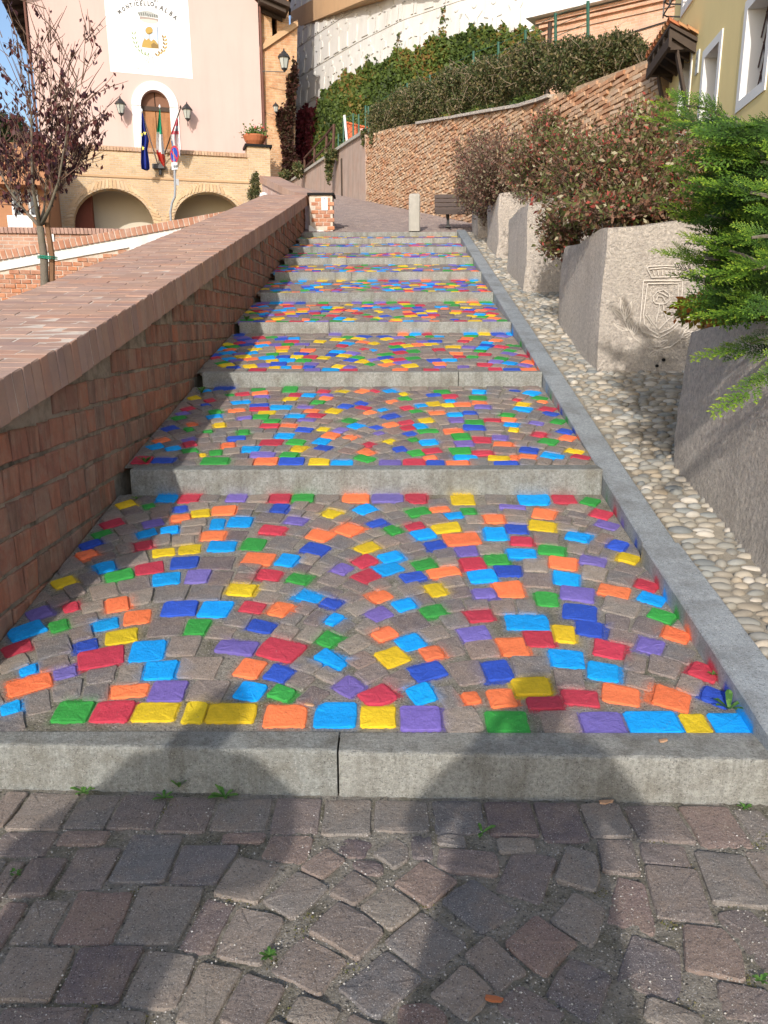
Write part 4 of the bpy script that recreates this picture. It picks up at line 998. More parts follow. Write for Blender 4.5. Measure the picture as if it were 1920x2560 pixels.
# painted stone surround
sL, sR = FA.uz(331, 290)[0], FA.uz(447, 290)[0]; sTop = FA.uz(382, 203)[1]; sr = (sR - sL) / 2; sc = (sL + sR) / 2
mb = MB(); seg = 24
for i in range(seg):
    a0, a1 = math.pi * (1 - i / seg), math.pi * (1 - (i + 1) / seg)
    inn = [(dc + dr * math.cos(a), dSpr + dr * 1.08 * math.sin(a)) for a in (a0, a1)]; out = [(sc + sr * math.cos(a), dSpr + (sTop - dSpr) * math.sin(a)) for a in (a0, a1)]
    mb.hexa([FA.pt(*inn[0], .003), FA.pt(*inn[1], .003), FA.pt(*inn[1], .05), FA.pt(*inn[0], .05), FA.pt(*out[0], .003), FA.pt(*out[1], .003), FA.pt(*out[1], .05), FA.pt(*out[0], .05)])
mb.obox(FA, sL, dL, zFl, dSpr - .025, .003, .05); mb.obox(FA, dR, sR, zFl, dSpr - .025, .003, .05); mb.obj('door_surround', M['white'], hall)
dz1 = FA.uz(386, 267)[1]
door = MB()
for s_ in (-1, 1):
    mb = MB(); u0, u1 = (dL, dc - .015) if s_ < 0 else (dc + .015, dR)
    mb.obox(FA, u0, u1, zFl, dz1 - .12, -.34, -.28)
    w_ = u1 - u0
    for za, zb_ in ((zFl + .2, zFl + 1.0), (zFl + 1.15, dz1 - .35)):
        mb.obox(FA, u0 + w_ * .18, u1 - w_ * .18, za, zb_, -.279, -.25)
        mb.obox(FA, u0 + w_ * .28, u1 - w_ * .28, za + .1, zb_ - .1, -.249, -.235)
    mb.obj('door_leaf', M['wood'], hall)
mb = MB(); mb.obox(FA, dL, dR, dz1 - .12, dz1 + .06, -.36, -.22); mb.obj('transom', M['darkwood'], hall)
M['lunette'] = mat_var('lunette_wood', [(.20, .10, .06)], rough=.7, ns=6, namt=.2, bstr=0)
for s_ in (0, 1):
    a = [math.pi / 2 * (i / 10) + (0 if s_ else math.pi / 2) for i in range(11)]
    Pp = [(dc + (dr - .02) * math.cos(q), dz1 + .06 + (dTop - dz1 - .08) * math.sin(q)) for q in a]; Pp.append((dc + (.02 if s_ else -.02), dz1 + .06))
    Pp = [(min(p[0], dc - .02) if not s_ else max(p[0], dc + .02), p[1]) for p in Pp]
    mb = MB(); mb.prism([FA.pt(*p, -.34) for p in Pp], [FA.pt(*p, -.3) for p in Pp]); mb.obj('lunette_panel', M['lunette'], hall)
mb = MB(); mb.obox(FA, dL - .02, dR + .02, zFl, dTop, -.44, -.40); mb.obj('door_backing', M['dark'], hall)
# roof with deep eaves on both sides
mb = MB()
for us, ue in ((uL, uL - 1.15), (uR, uR + 1.25)):
    zE = P0.z + 2.2
    a, b = (us, ue) if us < ue else (ue, us)
    mb.hexa([FA.pt(a, zE - (.0 if a == us else .35), -12.3), FA.pt(b, zE - (.0 if b == us else .35), -12.3), FA.pt(b, zE - (.0 if b == us else .35), 1.2), FA.pt(a, zE - (.0 if a == us else .35), 1.2),
             FA.pt(a, zE + .2 - (.0 if a == us else .35), -12.3), FA.pt(b, zE + .2 - (.0 if b == us else .35), -12.3), FA.pt(b, zE + .2 - (.0 if b == us else .35), 1.2), FA.pt(a, zE + .2 - (.0 if a == us else .35), 1.2)])
mb.obj('eaves', M['darkwood'], hall)
for us, s_ in ((uL, -1), (uR, 1)):
    zE = P0.z + 2.2
    for i in range(13):
        mb = MB(); o = .9 - i * 1.05
        a, b = sorted((us, us + s_ * 1.1))
        mb.hexa([FA.pt(a, zE - .17 - (.0 if a == us else .33), o - .07), FA.pt(b, zE - .17 - (0 if b == us else .33), o - .07), FA.pt(b, zE - .17 - (0 if b == us else .33), o + .07), FA.pt(a, zE - .17 - (0 if a == us else .33), o + .07),
                 FA.pt(a, zE - .01 - (.0 if a == us else .33), o - .07), FA.pt(b, zE - .01 - (0 if b == us else .33), o - .07), FA.pt(b, zE - .01 - (0 if b == us else .33), o + .07), FA.pt(a, zE - .01 - (.0 if a == us else .33), o + .07)])
        mb.obj('rafter', M['darkwood'], hall)
for us, s_ in ((uL, -1), (uR, 1)):
    mb = MB(); mb.tube([FA.pt(us + s_ * .08, zTer - .2, .05), FA.pt(us + s_ * .08, P0.z + 2.2, .05)], .055, 8); mb.obj('rain_pipe', flat('copper_pipe', (.16, .07, .05)), hall)
# arcade in front
zStr = PA.uz(400, 446)[1]
def ucoord(px, py): return PA.uz(px, py)
aR = (PA.uz(523, 520)[0], PA.uz(523, 520)[0] - PA.uz(433, 520)[0]); aL = (PA.uz(286, 560)[0], PA.uz(286, 560)[0] - PA.uz(184, 560)[0])
zTopR = PA.uz(520, 480)[1]; zTopL = PA.uz(289, 472)[1]
archs = [(aL[0], aL[1], zTopL - aL[1] * .92, 0, aL[1] * .92), (aR[0], aR[1], zTopR - aR[1] * .88, 0, aR[1] * .88)]
aU0, aU1 = PA.uz(98, 420)[0], PA.uz(674, 420)[0]
M['palebrick'] = mat_var('pale_brick', [(.60, .43, .25), (.56, .38, .22), (.64, .48, .30), (.58, .42, .27)], rough=.9, ns=6, namt=.2, bs=40, bstr=.3)
def brick_tex(name, c1, c2, mortar, w_, h_, pln, msize=.018, extra=None):
    m, t, b = newmat(name)
    g = N(t, 'ShaderNodeNewGeometry'); dp = N(t, 'ShaderNodeVectorMath'); dp.operation = 'DOT_PRODUCT'; dp.inputs[1].default_value = tuple(pln.u)
    t.links.new(g.outputs['Position'], dp.inputs[0]); sp = N(t, 'ShaderNodeSeparateXYZ'); t.links.new(g.outputs['Position'], sp.inputs[0])
    cx = N(t, 'ShaderNodeCombineXYZ'); t.links.new(dp.outputs['Value'], cx.inputs[0]); t.links.new(sp.outputs[2], cx.inputs[1])
    br = N(t, 'ShaderNodeTexBrick'); t.links.new(cx.outputs[0], br.inputs['Vector'])
    br.inputs['Color1'].default_value = (*c1, 1); br.inputs['Color2'].default_value = (*c2, 1); br.inputs['Mortar'].default_value = (*mortar, 1)
    br.inputs['Scale'].default_value = 1; br.inputs['Brick Width'].default_value = w_; br.inputs['Row Height'].default_value = h_; br.inputs['Mortar Size'].default_value = msize; br.inputs['Mortar Smooth'].default_value = .2
    nn = noise(t, 2.2, 6, .7); f = mth(t, 'MULTIPLY_ADD', nn.outputs[0], .9, .56); cc = N(t, 'ShaderNodeCombineColor'); [t.links.new(f, cc.inputs[i]) for i in range(3)]
    c = mixc(t, 1.0, br.outputs[0], cc.outputs[0], 'MULTIPLY')
    if extra:
        n2 = noise(t, extra[1], 6, .75); c = mixc(t, ramp(t, n2.outputs[0], [(.47, (0, 0, 0)), (.62, (extra[2],) * 3)]), c, extra[0])
    t.links.new(c, b.inputs['Base Color']); b.inputs['Roughness'].default_value = .95; b.inputs['Specular IOR Level'].default_value = .2
    h = mth(t, 'MULTIPLY_ADD', br.outputs['Fac'], -.6, mth(t, 'MULTIPLY', noise(t, 30, 6, .7).outputs[0], .8)); bump(t, b, h, .7, .03)
    return m
M['arcadebrick'] = brick_tex('arcade_brick', (.66, .49, .29), (.55, .38, .22), (.60, .50, .37), .27, .085, PA, .012, ((.42, .27, .17), 1.1, .4))
mb = MB(); arch_wall(mb, PA, aU0, aU1, -1, zStr, archs, 0, .6)
mb.obj('arcade_wall', M['arcadebrick'], hall)
mb = MB(); mb.obox(PA, aU0, aU1, zStr + .001, zTer - .17, -.45, -.02); mb.obj('parapet', M['arcadebrick'], hall)
mb = MB(); mb.obox(PA, aU0 - .03, aU1 + .0, zStr - .05, zStr + .03, -.05, .045); mb.obj('string_course', M['darkwood'] if False else M['ochre'], hall)
# coping bricks of the parapet, one by one
u = aU0; uE = PA.uz(620, 388)[0]
cb, cbv, cbf = brick_mesh('coping_brick', .5, .118, .17, .008, .004); cb.materials.append(M['ochrebrick'] if 'ochrebrick' in M else mat_var('parapet_coping_brick', [(.50, .33, .21), (.44, .28, .18), (.54, .38, .25)], rough=.9, ns=6, namt=.2, bstr=0))
B = Matrix(((PA.n.x, -PA.u.x, 0, 0), (PA.n.y, -PA.u.y, 0, 0), (0, 0, 1, 0), (0, 0, 0, 1)))
while u < uE:
    link('coping_brick', cb, None, hall, Matrix.Translation(PA.pt(u + .06, zTer - .085, -.19 + random.uniform(-.004, .004))) @ B); u += .128
# end pier with slab
zPier = PA.uz(645, 362)[1]; pU0 = PA.uz(618, 380)[0]; pU1 = PA.uz(674, 380)[0]
mb = MB(); mb.obox(PA, pU0, pU1, zStr + .001, zPier - .1, -.75, .05); mb.obox(PA, pU0 + .12, pU1, -1, zStr - .06, -.62, .052); mb.obj('end_pier', M['arcadebrick'], hall)
mb = MB(); mb.obox(PA, pU0 - .1, pU1 + .1, zPier - .1, zPier, -.85, .15); mb.obj('pier_slab', M['kerb'], hall)
# voussoirs
for uc, r, zs, zb, rise in archs:
    n = int(math.pi * r / .135)
    vm = brick_mesh('arch_brick', .04, .105, .34, .008, .004)[0]; vm.materials.append(M['palebrick'])
    for i in range(n):
        a = math.pi * (i + .5) / n; uu, zz = uc + (r + .18) * math.cos(a), zs + (rise + .18) * math.sin(a)
        link('arch_brick', vm, None, hall, Matrix.Translation(PA.pt(uu, zz, .012)) @ B @ Matrix.Rotation((a - math.pi / 2), 4, 'X'))
# arcade interior
mb = MB(); mb.obox(PA, aU0, aU1, -1, zStr - .1, -2.2, -2.0); mb.obj('arcade_back_wall', M['cream'], hall)
mb = MB(); mb.obox(PA, aU0, aU1, zStr - .1, zFl - .02, -1.99, -.62); mb.obj('arcade_vault', M['cream'], hall)
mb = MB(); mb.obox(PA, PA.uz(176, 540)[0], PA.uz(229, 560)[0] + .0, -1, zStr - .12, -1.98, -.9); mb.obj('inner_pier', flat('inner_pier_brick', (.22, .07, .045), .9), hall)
mb = MB(); mb.obox(PA, aU0 + .1, uR + .3, zFl - .01, zFl, -2.3, -.46); mb.obj('terrace_floor', M['cream'], hall)
# ---- painted panel (flat on the wall)
panel_pts = [FA.uz(255, -60), FA.uz(466, -60), FA.uz(482, 197.5), FA.uz(276.5, 179)]
mb = MB(); mb.prism([FA.pt(*p, .004) for p in panel_pts], [FA.pt(*p, .012) for p in panel_pts]); panel = mb.obj('painted_panel', flat('panel_white', (.83, .83, .82), .8), hall)
def fpoly(pts, col, off=.016, name='painted_mark', parent=None):
    mb = MB(); q = [FA.uz(*p) for p in pts]; mb.add([FA.pt(*p, off) for p in q], [tuple(range(len(q)))]); return mb.obj(name, M[col], parent or panel)
flat('gold', (.46, .31, .08)); flat('golddark', (.25, .16, .05)); flat('palegreen', (.22, .30, .13)); flat('skyblue', (.48, .60, .78)); flat('crowngrey', (.16, .17, .155)); flat('crownlight', (.42, .43, .40)); flat('crownpink', (.72, .56, .48)); flat('crownband', (.36, .30, .26))
T4 = 340 / 1659
def t4(L): return [(220 + x * T4, y * T4) for x, y in L]
fpoly(t4([(640, 310), (850, 330), (862, 594), (655, 575)]), 'skyblue', .014, 'shield')
fpoly(t4([(846, 330), (852, 330), (864, 596), (856, 595)]), 'ink', .015, 'shield_edge')
fpoly(t4([(655, 575), (665, 520), (690, 466), (712, 490), (742, 468), (770, 505), (800, 480), (825, 500), (855, 545), (862, 594), (760, 590)]), 'gold', .017, 'hills')
fpoly(t4([(770, 545), (800, 520), (860, 560), (862, 594), (775, 588)]), 'golddark', .0185, 'hill_shade')
fpoly(t4([(745, 415), (755, 415), (752, 475), (746, 475)]), 'crownlight', .018, 'tree_stem')
fpoly(t4([(700 + 46 + 46 * math.cos(a), 375 + 48 * math.sin(a)) for a in np.linspace(0, 2 * math.pi, 15)[:-1]]), 'gold', .018, 'tree_ball')
fpoly(t4([(720, 415), (790, 390), (785, 405), (750, 424)]), 'golddark', .0195, 'tree_ball_shade')
fpoly(t4([(630, 235), (700, 225), (845, 245), (838, 288), (760, 290), (680, 270)]), 'crownpink', .0165, 'crown_inside')
fpoly(t4([(628, 200), (740, 212), (858, 235), (850, 275), (835, 250), (740, 235), (660, 232), (632, 240)]), 'crownband', .0175, 'crown_band')
fpoly(t4([(600, 150), (700, 130), (765, 142), (862, 190), (855, 225), (740, 205), (625, 195)]), 'crownlight', .017, 'crown_wall')
for i in range(9):
    x = 612 + i * 27; y = 150 + (i * 3.4 if i > 3 else 0)
    fpoly(t4([(x, y + 4), (x + 13, y), (x + 24, y + 40), (x + 10, y + 44)]), 'crowngrey', .0185, 'crown_merlon')
def leaf_(cx, cy, a, l, w_, c):
    ca, sa = math.cos(a), math.sin(a)
    fpoly(t4([(cx, cy), (cx + ca * l * .5 - sa * w_, cy + sa * l * .5 + ca * w_), (cx + ca * l, cy + sa * l), (cx + ca * l * .5 + sa * w_, cy + sa * l * .5 - ca * w_)]), c, .0165 + random.uniform(0, .003), 'wreath_leaf')
for x, y in ((560, 430), (565, 490), (580, 545), (600, 595), (640, 640), (680, 675), (720, 690)):
    leaf_(x, y, rad(-125), 60, 9, 'palegreen'); leaf_(x + 5, y, rad(-70), 55, 9, 'palegreen')
for x, y in ((925, 470), (935, 510), (940, 555), (935, 600), (915, 640), (880, 665), (845, 690)):
    leaf_(x, y, rad(-120), 55, 13, 'golddark'); leaf_(x, y, rad(-50), 50, 13, 'gold')
for a in (((745, 680), (720, 730), (700, 765)), ((760, 690), (745, 735), (735, 775)), ((790, 690), (790, 740), (812, 785)), ((780, 690), (830, 730), (868, 780))):
    for p, q in zip(a, a[1:]): fpoly(t4([(p[0] - 3, p[1]), (p[0] + 3, p[1]), (q[0] + 3, q[1]), (q[0] - 3, q[1])]), 'crowngrey', .0172, 'ribbon')
def text_mesh(s, size, thick=.0):
    c = bpy.data.curves.new('lettering', 'FONT'); c.body = s; c.size = size; c.align_x = 'CENTER'; c.align_y = 'CENTER'; c.offset = thick; c.resolution_u = 3
    o = bpy.data.objects.new('lettering', c); me = bpy.data.meshes.new_from_object(o); bpy.data.objects.remove(o); return me
def letter(s, px, py, hpx, tilt, mat, pln, off, parent, sx=1.0, thick=0.0, name='letter'):
    u, z = pln.uz(px, py, off); s1 = pln.uz(px, py - 10, off)[1]; k = abs(s1 - z) / 10
    me = text_mesh(s, hpx * k * 1.38, thick)
    T = Matrix.Translation(pln.pt(u, z, off)) @ Matrix(((pln.u.x, 0, pln.n.x, 0), (pln.u.y, 0, pln.n.y, 0), (0, 1, 0, 0), (0, 0, 0, 1))) @ Matrix.Rotation(tilt, 4, 'Z') @ Matrix.Diagonal((sx, 1, 1, 1))
    me.materials.append(M[mat]); return link(name, me, None, parent, T)
for ch, x, y, h, t_ in (('M', 385, 145, 46, 42), ('O', 435, 112, 46, 34), ('N', 482, 82, 48, 25), ('T', 522, 62, 48, 14), ('I', 568, 54, 50, 6), ('C', 600, 50, 50, 4), ('E', 645, 45, 52, 2), ('L', 690, 42, 54, -3), ('L', 738, 45, 56, -3), ('O', 782, 52, 54, -5), ('D', 830, 88, 32, -12), ('A', 898, 100, 62, -20), ('L', 952, 132, 58, -28), ('B', 1010, 168, 58, -34), ('A', 1062, 215, 58, -38)):
    letter(ch, 220 + x * T4, y * T4, h * T4, rad(t_), 'ink', FA, .02, panel, .8, .009)
for ch, x, y, t_ in (('C', 420, -30, 20), ('O', 470, -22, 15), ('M', 525, -16, 12), ('U', 575, -12, 8), ('N', 612, -10, 4), ('E', 655, -8, 0), ('D', 815, 2, -6), ('I', 852, 10, -10)):
    letter(ch, 220 + x * T4, y * T4, 38 * T4, rad(t_), 'ink', FA, .02, panel, .8, .009)
for i, ch in enumerate('MUNICIPIO'):
    letter(ch, 220 + (612 + i * 44) * T4, (845 + i * 4) * T4, 42 * T4, rad(0), 'inkgrey', FA, .02, panel, .75, -.003 * 0)
# ---- wall lanterns, flags
def lantern(P, s, name='wall_lantern', label=None, group=None, arm=None, cat='lantern'):
    """P: bottom of the glass body; s: glass body height"""
    t = empty(name, P, label, cat, group); n = 6
    mb = MB(); mb.lathe(P, [(.26 * s, 0), (.46 * s, .85 * s)], n); mb.obj('glass_body', M['lampglass'], t)
    mb = MB(); mb.lathe(P + Vector((0, 0, .85 * s)), [(.60 * s, 0), (.60 * s, .06 * s), (.40 * s, .32 * s), (.28 * s, .36 * s), (.26 * s, .46 * s), (.10 * s, .58 * s), (.06 * s, .72 * s), (.02 * s, .8 * s)], n); mb.obj('hood', M['black'], t)
    mb = MB()
    for k in range(n):
        a = 2 * math.pi * (k + .5) / n; d = Vector((math.cos(a), math.sin(a), 0)); mb.tube([P + d * .27 * s, P + d * .47 * s + Vector((0, 0, .85 * s))], .02 * s, 4)
    mb.lathe(P - Vector((0, 0, .14 * s)), [(.06 * s, -.12 * s), (.14 * s, 0), (.29 * s, .12 * s), (.29 * s, .17 * s)], n); mb.obj('frame', M['black'], t)
    if arm:
        mb = MB(); mb.tube([P - Vector((0, 0, .22 * s))] + [Vector(a) for a in arm], .035 * s, 6); mb.obj('bracket', M['black'], t)
    return t
for (x, y), lab in (((303, 284), 'wall lantern on the pink facade, left of the arched door'), ((469, 297), 'wall lantern on the pink facade, right of the arched door')):
    p = FA.hit(x, y, .45); lantern(p, .42, label=lab, group='lanterns on the town hall facade', arm=[p - FA.n * .1 + Vector((0, 0, -.28)), FA.hit(x, y + 10, 0)])
flat('flagblue', (.025, .045, .30), .7); flat('flaggreen', (.03, .42, .22), .7); flat('flagwhite', (.82, .80, .80), .7); flat('flagred', (.62, .06, .04), .7); flat('flagpink', (.68, .16, .20), .7); flat('flaglight', (.30, .42, .62), .7); flat('starcol', (.85, .75, .12), .7)
Z5 = 240 / 1435
def z5(x, y, off): return PA.hit(280 + x * Z5, 190 + y * Z5, off)
hold = z5(700, 1345, .12)
mb = MB(); mb.box(hold + Vector((0, 0, -.02)), (.5, .25, .18)); mb.tube([z5(725, 1400, .1), z5(720, 1480, .12)], .07, 8)
tag(mb.obj('flag_holder', M['black']), 'black metal flag holder fixed on the brick parapet below the door', 'flag holder', None)
def flag(name, label, tip, base, outline, off_t, stripes, folds=4, seed=1):
    """outline: list of (yfrac, xl, xr) rows in zoom pixels; cloth hanging in folds"""
    t = empty(name, hold, label, 'flag', 'flags above the arcade')
    tp, bp_ = z5(*tip, off_t), z5(*base, .15)
    mb = MB(); mb.tube([bp_, lerp(bp_, tp, .5), tp], [.028, .026, .022], 6); mb.obj('flag_pole', M['darkwood'] if seed == 3 else M['zinc'], t)
    mb = MB(); mb.lathe(tp, [(.02, -.02), (.045, .02), (.03, .07), (.005, .11)], 8); mb.obj('finial', M['white'] if seed != 3 else M['darkwood'], t)
    rs = random.Random(seed); nx = 20
    rows = outline; V = []; ny = 26
    for j in range(ny + 1):
        f = j / ny * (len(rows) - 1); i = min(int(f), len(rows) - 2); g = f - i
        y = lerp(rows[i][0], rows[i + 1][0], g); xl = lerp(rows[i][1], rows[i + 1][1], g); xr = lerp(rows[i][2], rows[i + 1][2], g)
        for k in range(nx + 1):
            s = k / nx; o = lerp(off_t, .55, j / ny) + .10 * math.sin(s * folds * 2.6 + seed + j * .05) * min(1, j / 5 + .2)
            V.append(z5(lerp(xl, xr, s), y, o))
    parts = {}
    for j in range(ny):
        for k in range(nx):
            c = stripes(j / ny, k / nx); parts.setdefault(c, []).append((j * (nx + 1) + k, j * (nx + 1) + k + 1, (j + 1) * (nx + 1) + k + 1, (j + 1) * (nx + 1) + k))
    for c, F in parts.items():
        me = bpy.data.meshes.new('cloth'); idx = sorted({i for f in F for i in f}); mp = {i: n_ for n_, i in enumerate(idx)}
        me.from_pydata([V[i] for i in idx], [], [tuple(mp[i] for i in f) for f in F]); me.update(); me.polygons.foreach_set('use_smooth', [True] * len(F)); link('cloth', me, M[c], t)
    return t, V, nx
f1, V1, nx = flag('european_flag', 'dark blue flag with yellow stars hanging limp, leftmost of the three', (445, 530), (690, 1340), [(560, 440, 462), (800, 438, 510), (960, 440, 555), (1100, 435, 530), (1300, 430, 560), (1390, 440, 565), (1415, 505, 535)], 1.5, lambda a, b: 'flagblue', 4, 1)
for x, y in ((440, 870), (490, 850), (463, 1078)):
    c = z5(x, y, 1.55); mb = MB(); P = [c + Vector(((.10 if k % 2 == 0 else .045) * math.sin(k * math.pi / 5), -.02, (.10 if k % 2 == 0 else .045) * math.cos(k * math.pi / 5))) for k in range(10)]
    c = z5(x, y, lerp(1.5, .55, (y - 560) / 855) + .2); P = [c + Vector(((.075 if k % 2 == 0 else .03) * math.sin(k * math.pi / 5), 0, (.095 if k % 2 == 0 else .04) * math.cos(k * math.pi / 5))) for k in range(10)]
    mb.add(P, [tuple(range(10))]); mb.obj('star', M['starcol'], f1)
flag('italian_flag', 'green, white and red flag hanging in the middle of the three', (713, 470), (700, 1340), [(500, 705, 722), (700, 685, 738), (860, 665, 755), (1000, 658, 768), (1150, 665, 785), (1250, 700, 795), (1350, 765, 790)], 1.7,
     lambda a, b: 'flaggreen' if a < .34 - .06 * (1 - b) else ('flagred' if a > .70 + .10 * (1 - b) * -1 + .0 else 'flagwhite'), 3, 2)
flag('regional_flag', 'white flag with red cross and blue border on a dark pole, rightmost of the three', (1025, 480), (790, 1150), [(630, 968, 985), (780, 915, 995), (860, 880, 1000), (960, 878, 1008), (1080, 905, 1015), (1200, 970, 1020)], 1.3,
     lambda a, b: 'flaglight' if (b > .86 and a > .5) or (.12 < a < .3 and .45 < b < .7) or (a > .6 and b < .2) else ('flagpink' if (.3 < a < .42) or (.45 < b < .6 and a > .4) or (a < .12) or (a < .34 and b < .22) else 'flagwhite'), 4, 3)
# geraniums on the pier
pp_ = PA.pt((pU0 + pU1) / 2 - .1, zPier, -.35)
pot = empty('flower_pot', pp_, 'round terracotta bowl of red geraniums on the pier at the end of the parapet', 'flower pot')
mb = MB(); mb.lathe(pp_, [(.28, 0), (.42, .18), (.5, .36), (.5, .42), (.44, .42), (.42, .36)], 18); mb.obj('bowl', flat('terracotta', (.42, .14, .06), .8), pot)
V, F, R_ = [], [], []
M['geraniumleaf'] = mat_var('geranium_leaf', [(.07, .13, .03), (.12, .19, .05), (.18, .22, .06)], rough=.7, bstr=0, leaf=True)
def add_leaf(V, F, R_, p, s, d=None, w_=.5, r=None, fold=.25):
    d = (Vector((random.gauss(0, 1), random.gauss(0, 1), random.gauss(0, 1))) if d is None else Vector(d)).normalized()
    a = d.cross(Vector((random.gauss(0, 1), random.gauss(0, 1), random.gauss(0, 1)))).normalized(); n = d.cross(a)
    b = len(V); V += [tuple(p), tuple(p + d * s * .5 + a * s * w_ * .5 + n * s * fold * .5), tuple(p + d * s), tuple(p + d * s * .5 - a * s * w_ * .5 + n * s * fold * .5), ]
    F.append((b, b + 1, b + 2, b + 3)); R_.append(random.random() if r is None else r)
for i in range(320):
    q = pp_ + Vector((random.gauss(0, .25), random.gauss(0, .2), .42 + abs(random.gauss(0, .18)))); add_leaf(V, F, R_, q, .11, w_=.9)
mesh_np('foliage', V, F, R_, M['geraniumleaf'], pot, kind='stuff')
for x, y, z in ((.33, 0, .78), (-.3, -.1, .5), (.05, .05, .75), (.5, 0, .4), (.36, -.1, .7)):
    V, F, R_ = [], [], []
    for i in range(14): add_leaf(V, F, R_, pp_ + Vector((x + random.gauss(0, .03), y + random.gauss(0, .03), z + random.gauss(0, .03))), .06, w_=.9)
    mesh_np('flower', V, F, R_, M['flagred'], pot)

# ------------------------------------------------------------------ parking sign
SY = 21.5
def sp(px, py): return atY(px, py, SY)
sg = empty('no_parking_sign', sp(428, 549), 'round blue and red no parking sign on a bent grey pole', 'road sign')
mb = MB(); mb.tube([sp(428, 600), sp(427, 548), sp(426, 530), sp(430, 508), sp(437, 492), sp(438, 470), sp(437, 440), sp(436, 372)], .03, 8); mb.obj('pole', M['zinc'], sg)
c = sp(439, 387); ax = Vector((.50, .866, 0)); nrm = Vector((.75, -.66, 0)).normalized() if False else Vector((-.866, -.5, 0)); ax = Vector((.5, -.866, 0))
ax = Vector((.70, -.714, 0)); nrm = Vector((-.714, -.70, 0))
def disc(r, o, mat, nm):
    mb = MB(); P = [c + nrm * o + ax * r * math.cos(a) + Vector((0, 0, 1)) * r * math.sin(a) for a in np.linspace(0, 2 * math.pi, 33)[:-1]]
    mb.prism(P, [p + nrm * .006 for p in P]); return mb.obj(nm, mat, sg)
Rr = .215; flat('signred', (.55, .04, .05), .4); flat('signblue', (.02, .07, .40), .4)
disc(Rr, .03, M['signred'], 'red_ring'); disc(Rr * .78, .037, M['signblue'], 'blue_disc')
mb = MB(); q = lambda u, v: c + nrm * .045 + ax * u + Vector((0, 0, v)); w_ = .022
mb.add([q(-Rr * .58 - w_, Rr * .52 - w_), q(-Rr * .58 + w_, Rr * .52 + w_), q(Rr * .52 + w_, -Rr * .58 + w_), q(Rr * .52 - w_, -Rr * .58 - w_)], [(0, 1, 2, 3)]); mb.obj('slash', M['signred'], sg)
SPn = Plane(sp(438, 416), (.90, -.42)); k_ = 1
mb = MB(); u0, z0 = SPn.uz(431, 407); u1, z1 = SPn.uz(447, 424); mb.obox(SPn, u0, u1, z1, z0, .035, .045); hp = mb.obj('hours_plate', M['zinc'] if False else flat('plate_grey', (.62, .64, .64), .4), sg)
letter('0-24', 439.5, 416, 7, 0, 'ink', SPn, .048, hp, .85, .006, 'plate_lettering')
mb = MB(); SPm = Plane(sp(443, 455), (.75, .66)); u0, z0 = SPm.uz(438.5, 447); u1, z1 = SPm.uz(446, 464); mb.obox(SPm, u0, u1, z1, z0, .03, .04); mb.obj('arrow_plate', M['plate_grey'], sg)

# ------------------------------------------------------------------ ramp wall behind the parapet: brick edging, white band, red brick
RW = Plane(atY(0, 640, 12.0), tuple((atY(646, 520, 13.6) - atY(0, 640, 12.0))[:2])); RW.n = RW.n if RW.n.y < 0 else -RW.n
rw = empty('ramp_wall', RW.pt(2, 2), 'sloping wall below the town hall with brick edging, a white plaster band and red brickwork', 'wall')
uA_, zA_ = RW.uz(-60, 638); uB_, zB_ = RW.uz(646, 513)
def rtop(u): return zA_ + (zB_ - zA_) * (u - uA_) / (uB_ - uA_)
uJ = RW.uz(322, 600)[0]
mb = MB()
def slab(mb, u0, u1, f0, f1, o0, o1, n=10):
    for i in range(n):
        a, b = lerp(u0, u1, i / n), lerp(u0, u1, (i + 1) / n)
        mb.hexa([RW.pt(a, f0(a), o0), RW.pt(b, f0(b), o0), RW.pt(b, f0(b), o1), RW.pt(a, f0(a), o1), RW.pt(a, f1(a), o0), RW.pt(b, f1(b), o0), RW.pt(b, f1(b), o1), RW.pt(a, f1(a), o1)])
slab(mb, uA_, uB_, lambda u: -.3, lambda u: rtop(u) - .125, -.3, 0); mb.obj('wall_core', M['copingjoint'], rw)
mb = MB(); slab(mb, uA_, uJ, lambda u: rtop(u) - .125 - lerp(.15, .16, (u - uA_) / (uJ - uA_)) , lambda u: rtop(u) - .126, .0, .03); slab(mb, uJ, uB_, lambda u: -.3, lambda u: rtop(u) - .126, 0, .031); mb.obj('white_band', M['whitestain'], rw)
slp = (zB_ - zA_) / (uB_ - uA_)
em = brick_mesh('edging_brick', .36, .068, .125, .005, .003)[0]; M['edge'] = mat_var('edging_brick', [(.48, .23, .14), (.42, .20, .125), (.52, .27, .17)], rough=.9, ns=8, namt=.25, bstr=0, spot=(.58, .44, .36), spots=5, spotamt=.6); em.materials.append(M['edge'])
B2 = Matrix(((RW.n.x, -RW.u.x, 0, 0), (RW.n.y, -RW.u.y, 0, 0), (0, 0, 1, 0), (0, 0, 0, 1)))
u = uA_
while u < uB_:
    link('edging_brick', em, None, rw, Matrix.Translation(RW.pt(u + .04, rtop(u) - .0625, -.12)) @ B2 @ Matrix.Rotation(-math.atan(slp), 4, 'X')); u += .082
mb = MB(); slab(mb, uA_, uB_, lambda u: rtop(u) - .124, lambda u: rtop(u) - .006, -.29, .05); mb.obj('edging_mortar', M['copingjoint'], rw)
brickwork(RW, uA_, uJ, .4, 2.6, .15, .068, .012, M['redbrick'], rw, limit=300, rough=.003, depth=.05, inside=lambda u, z: u < uJ - .05 and z < rtop(u) - .32)
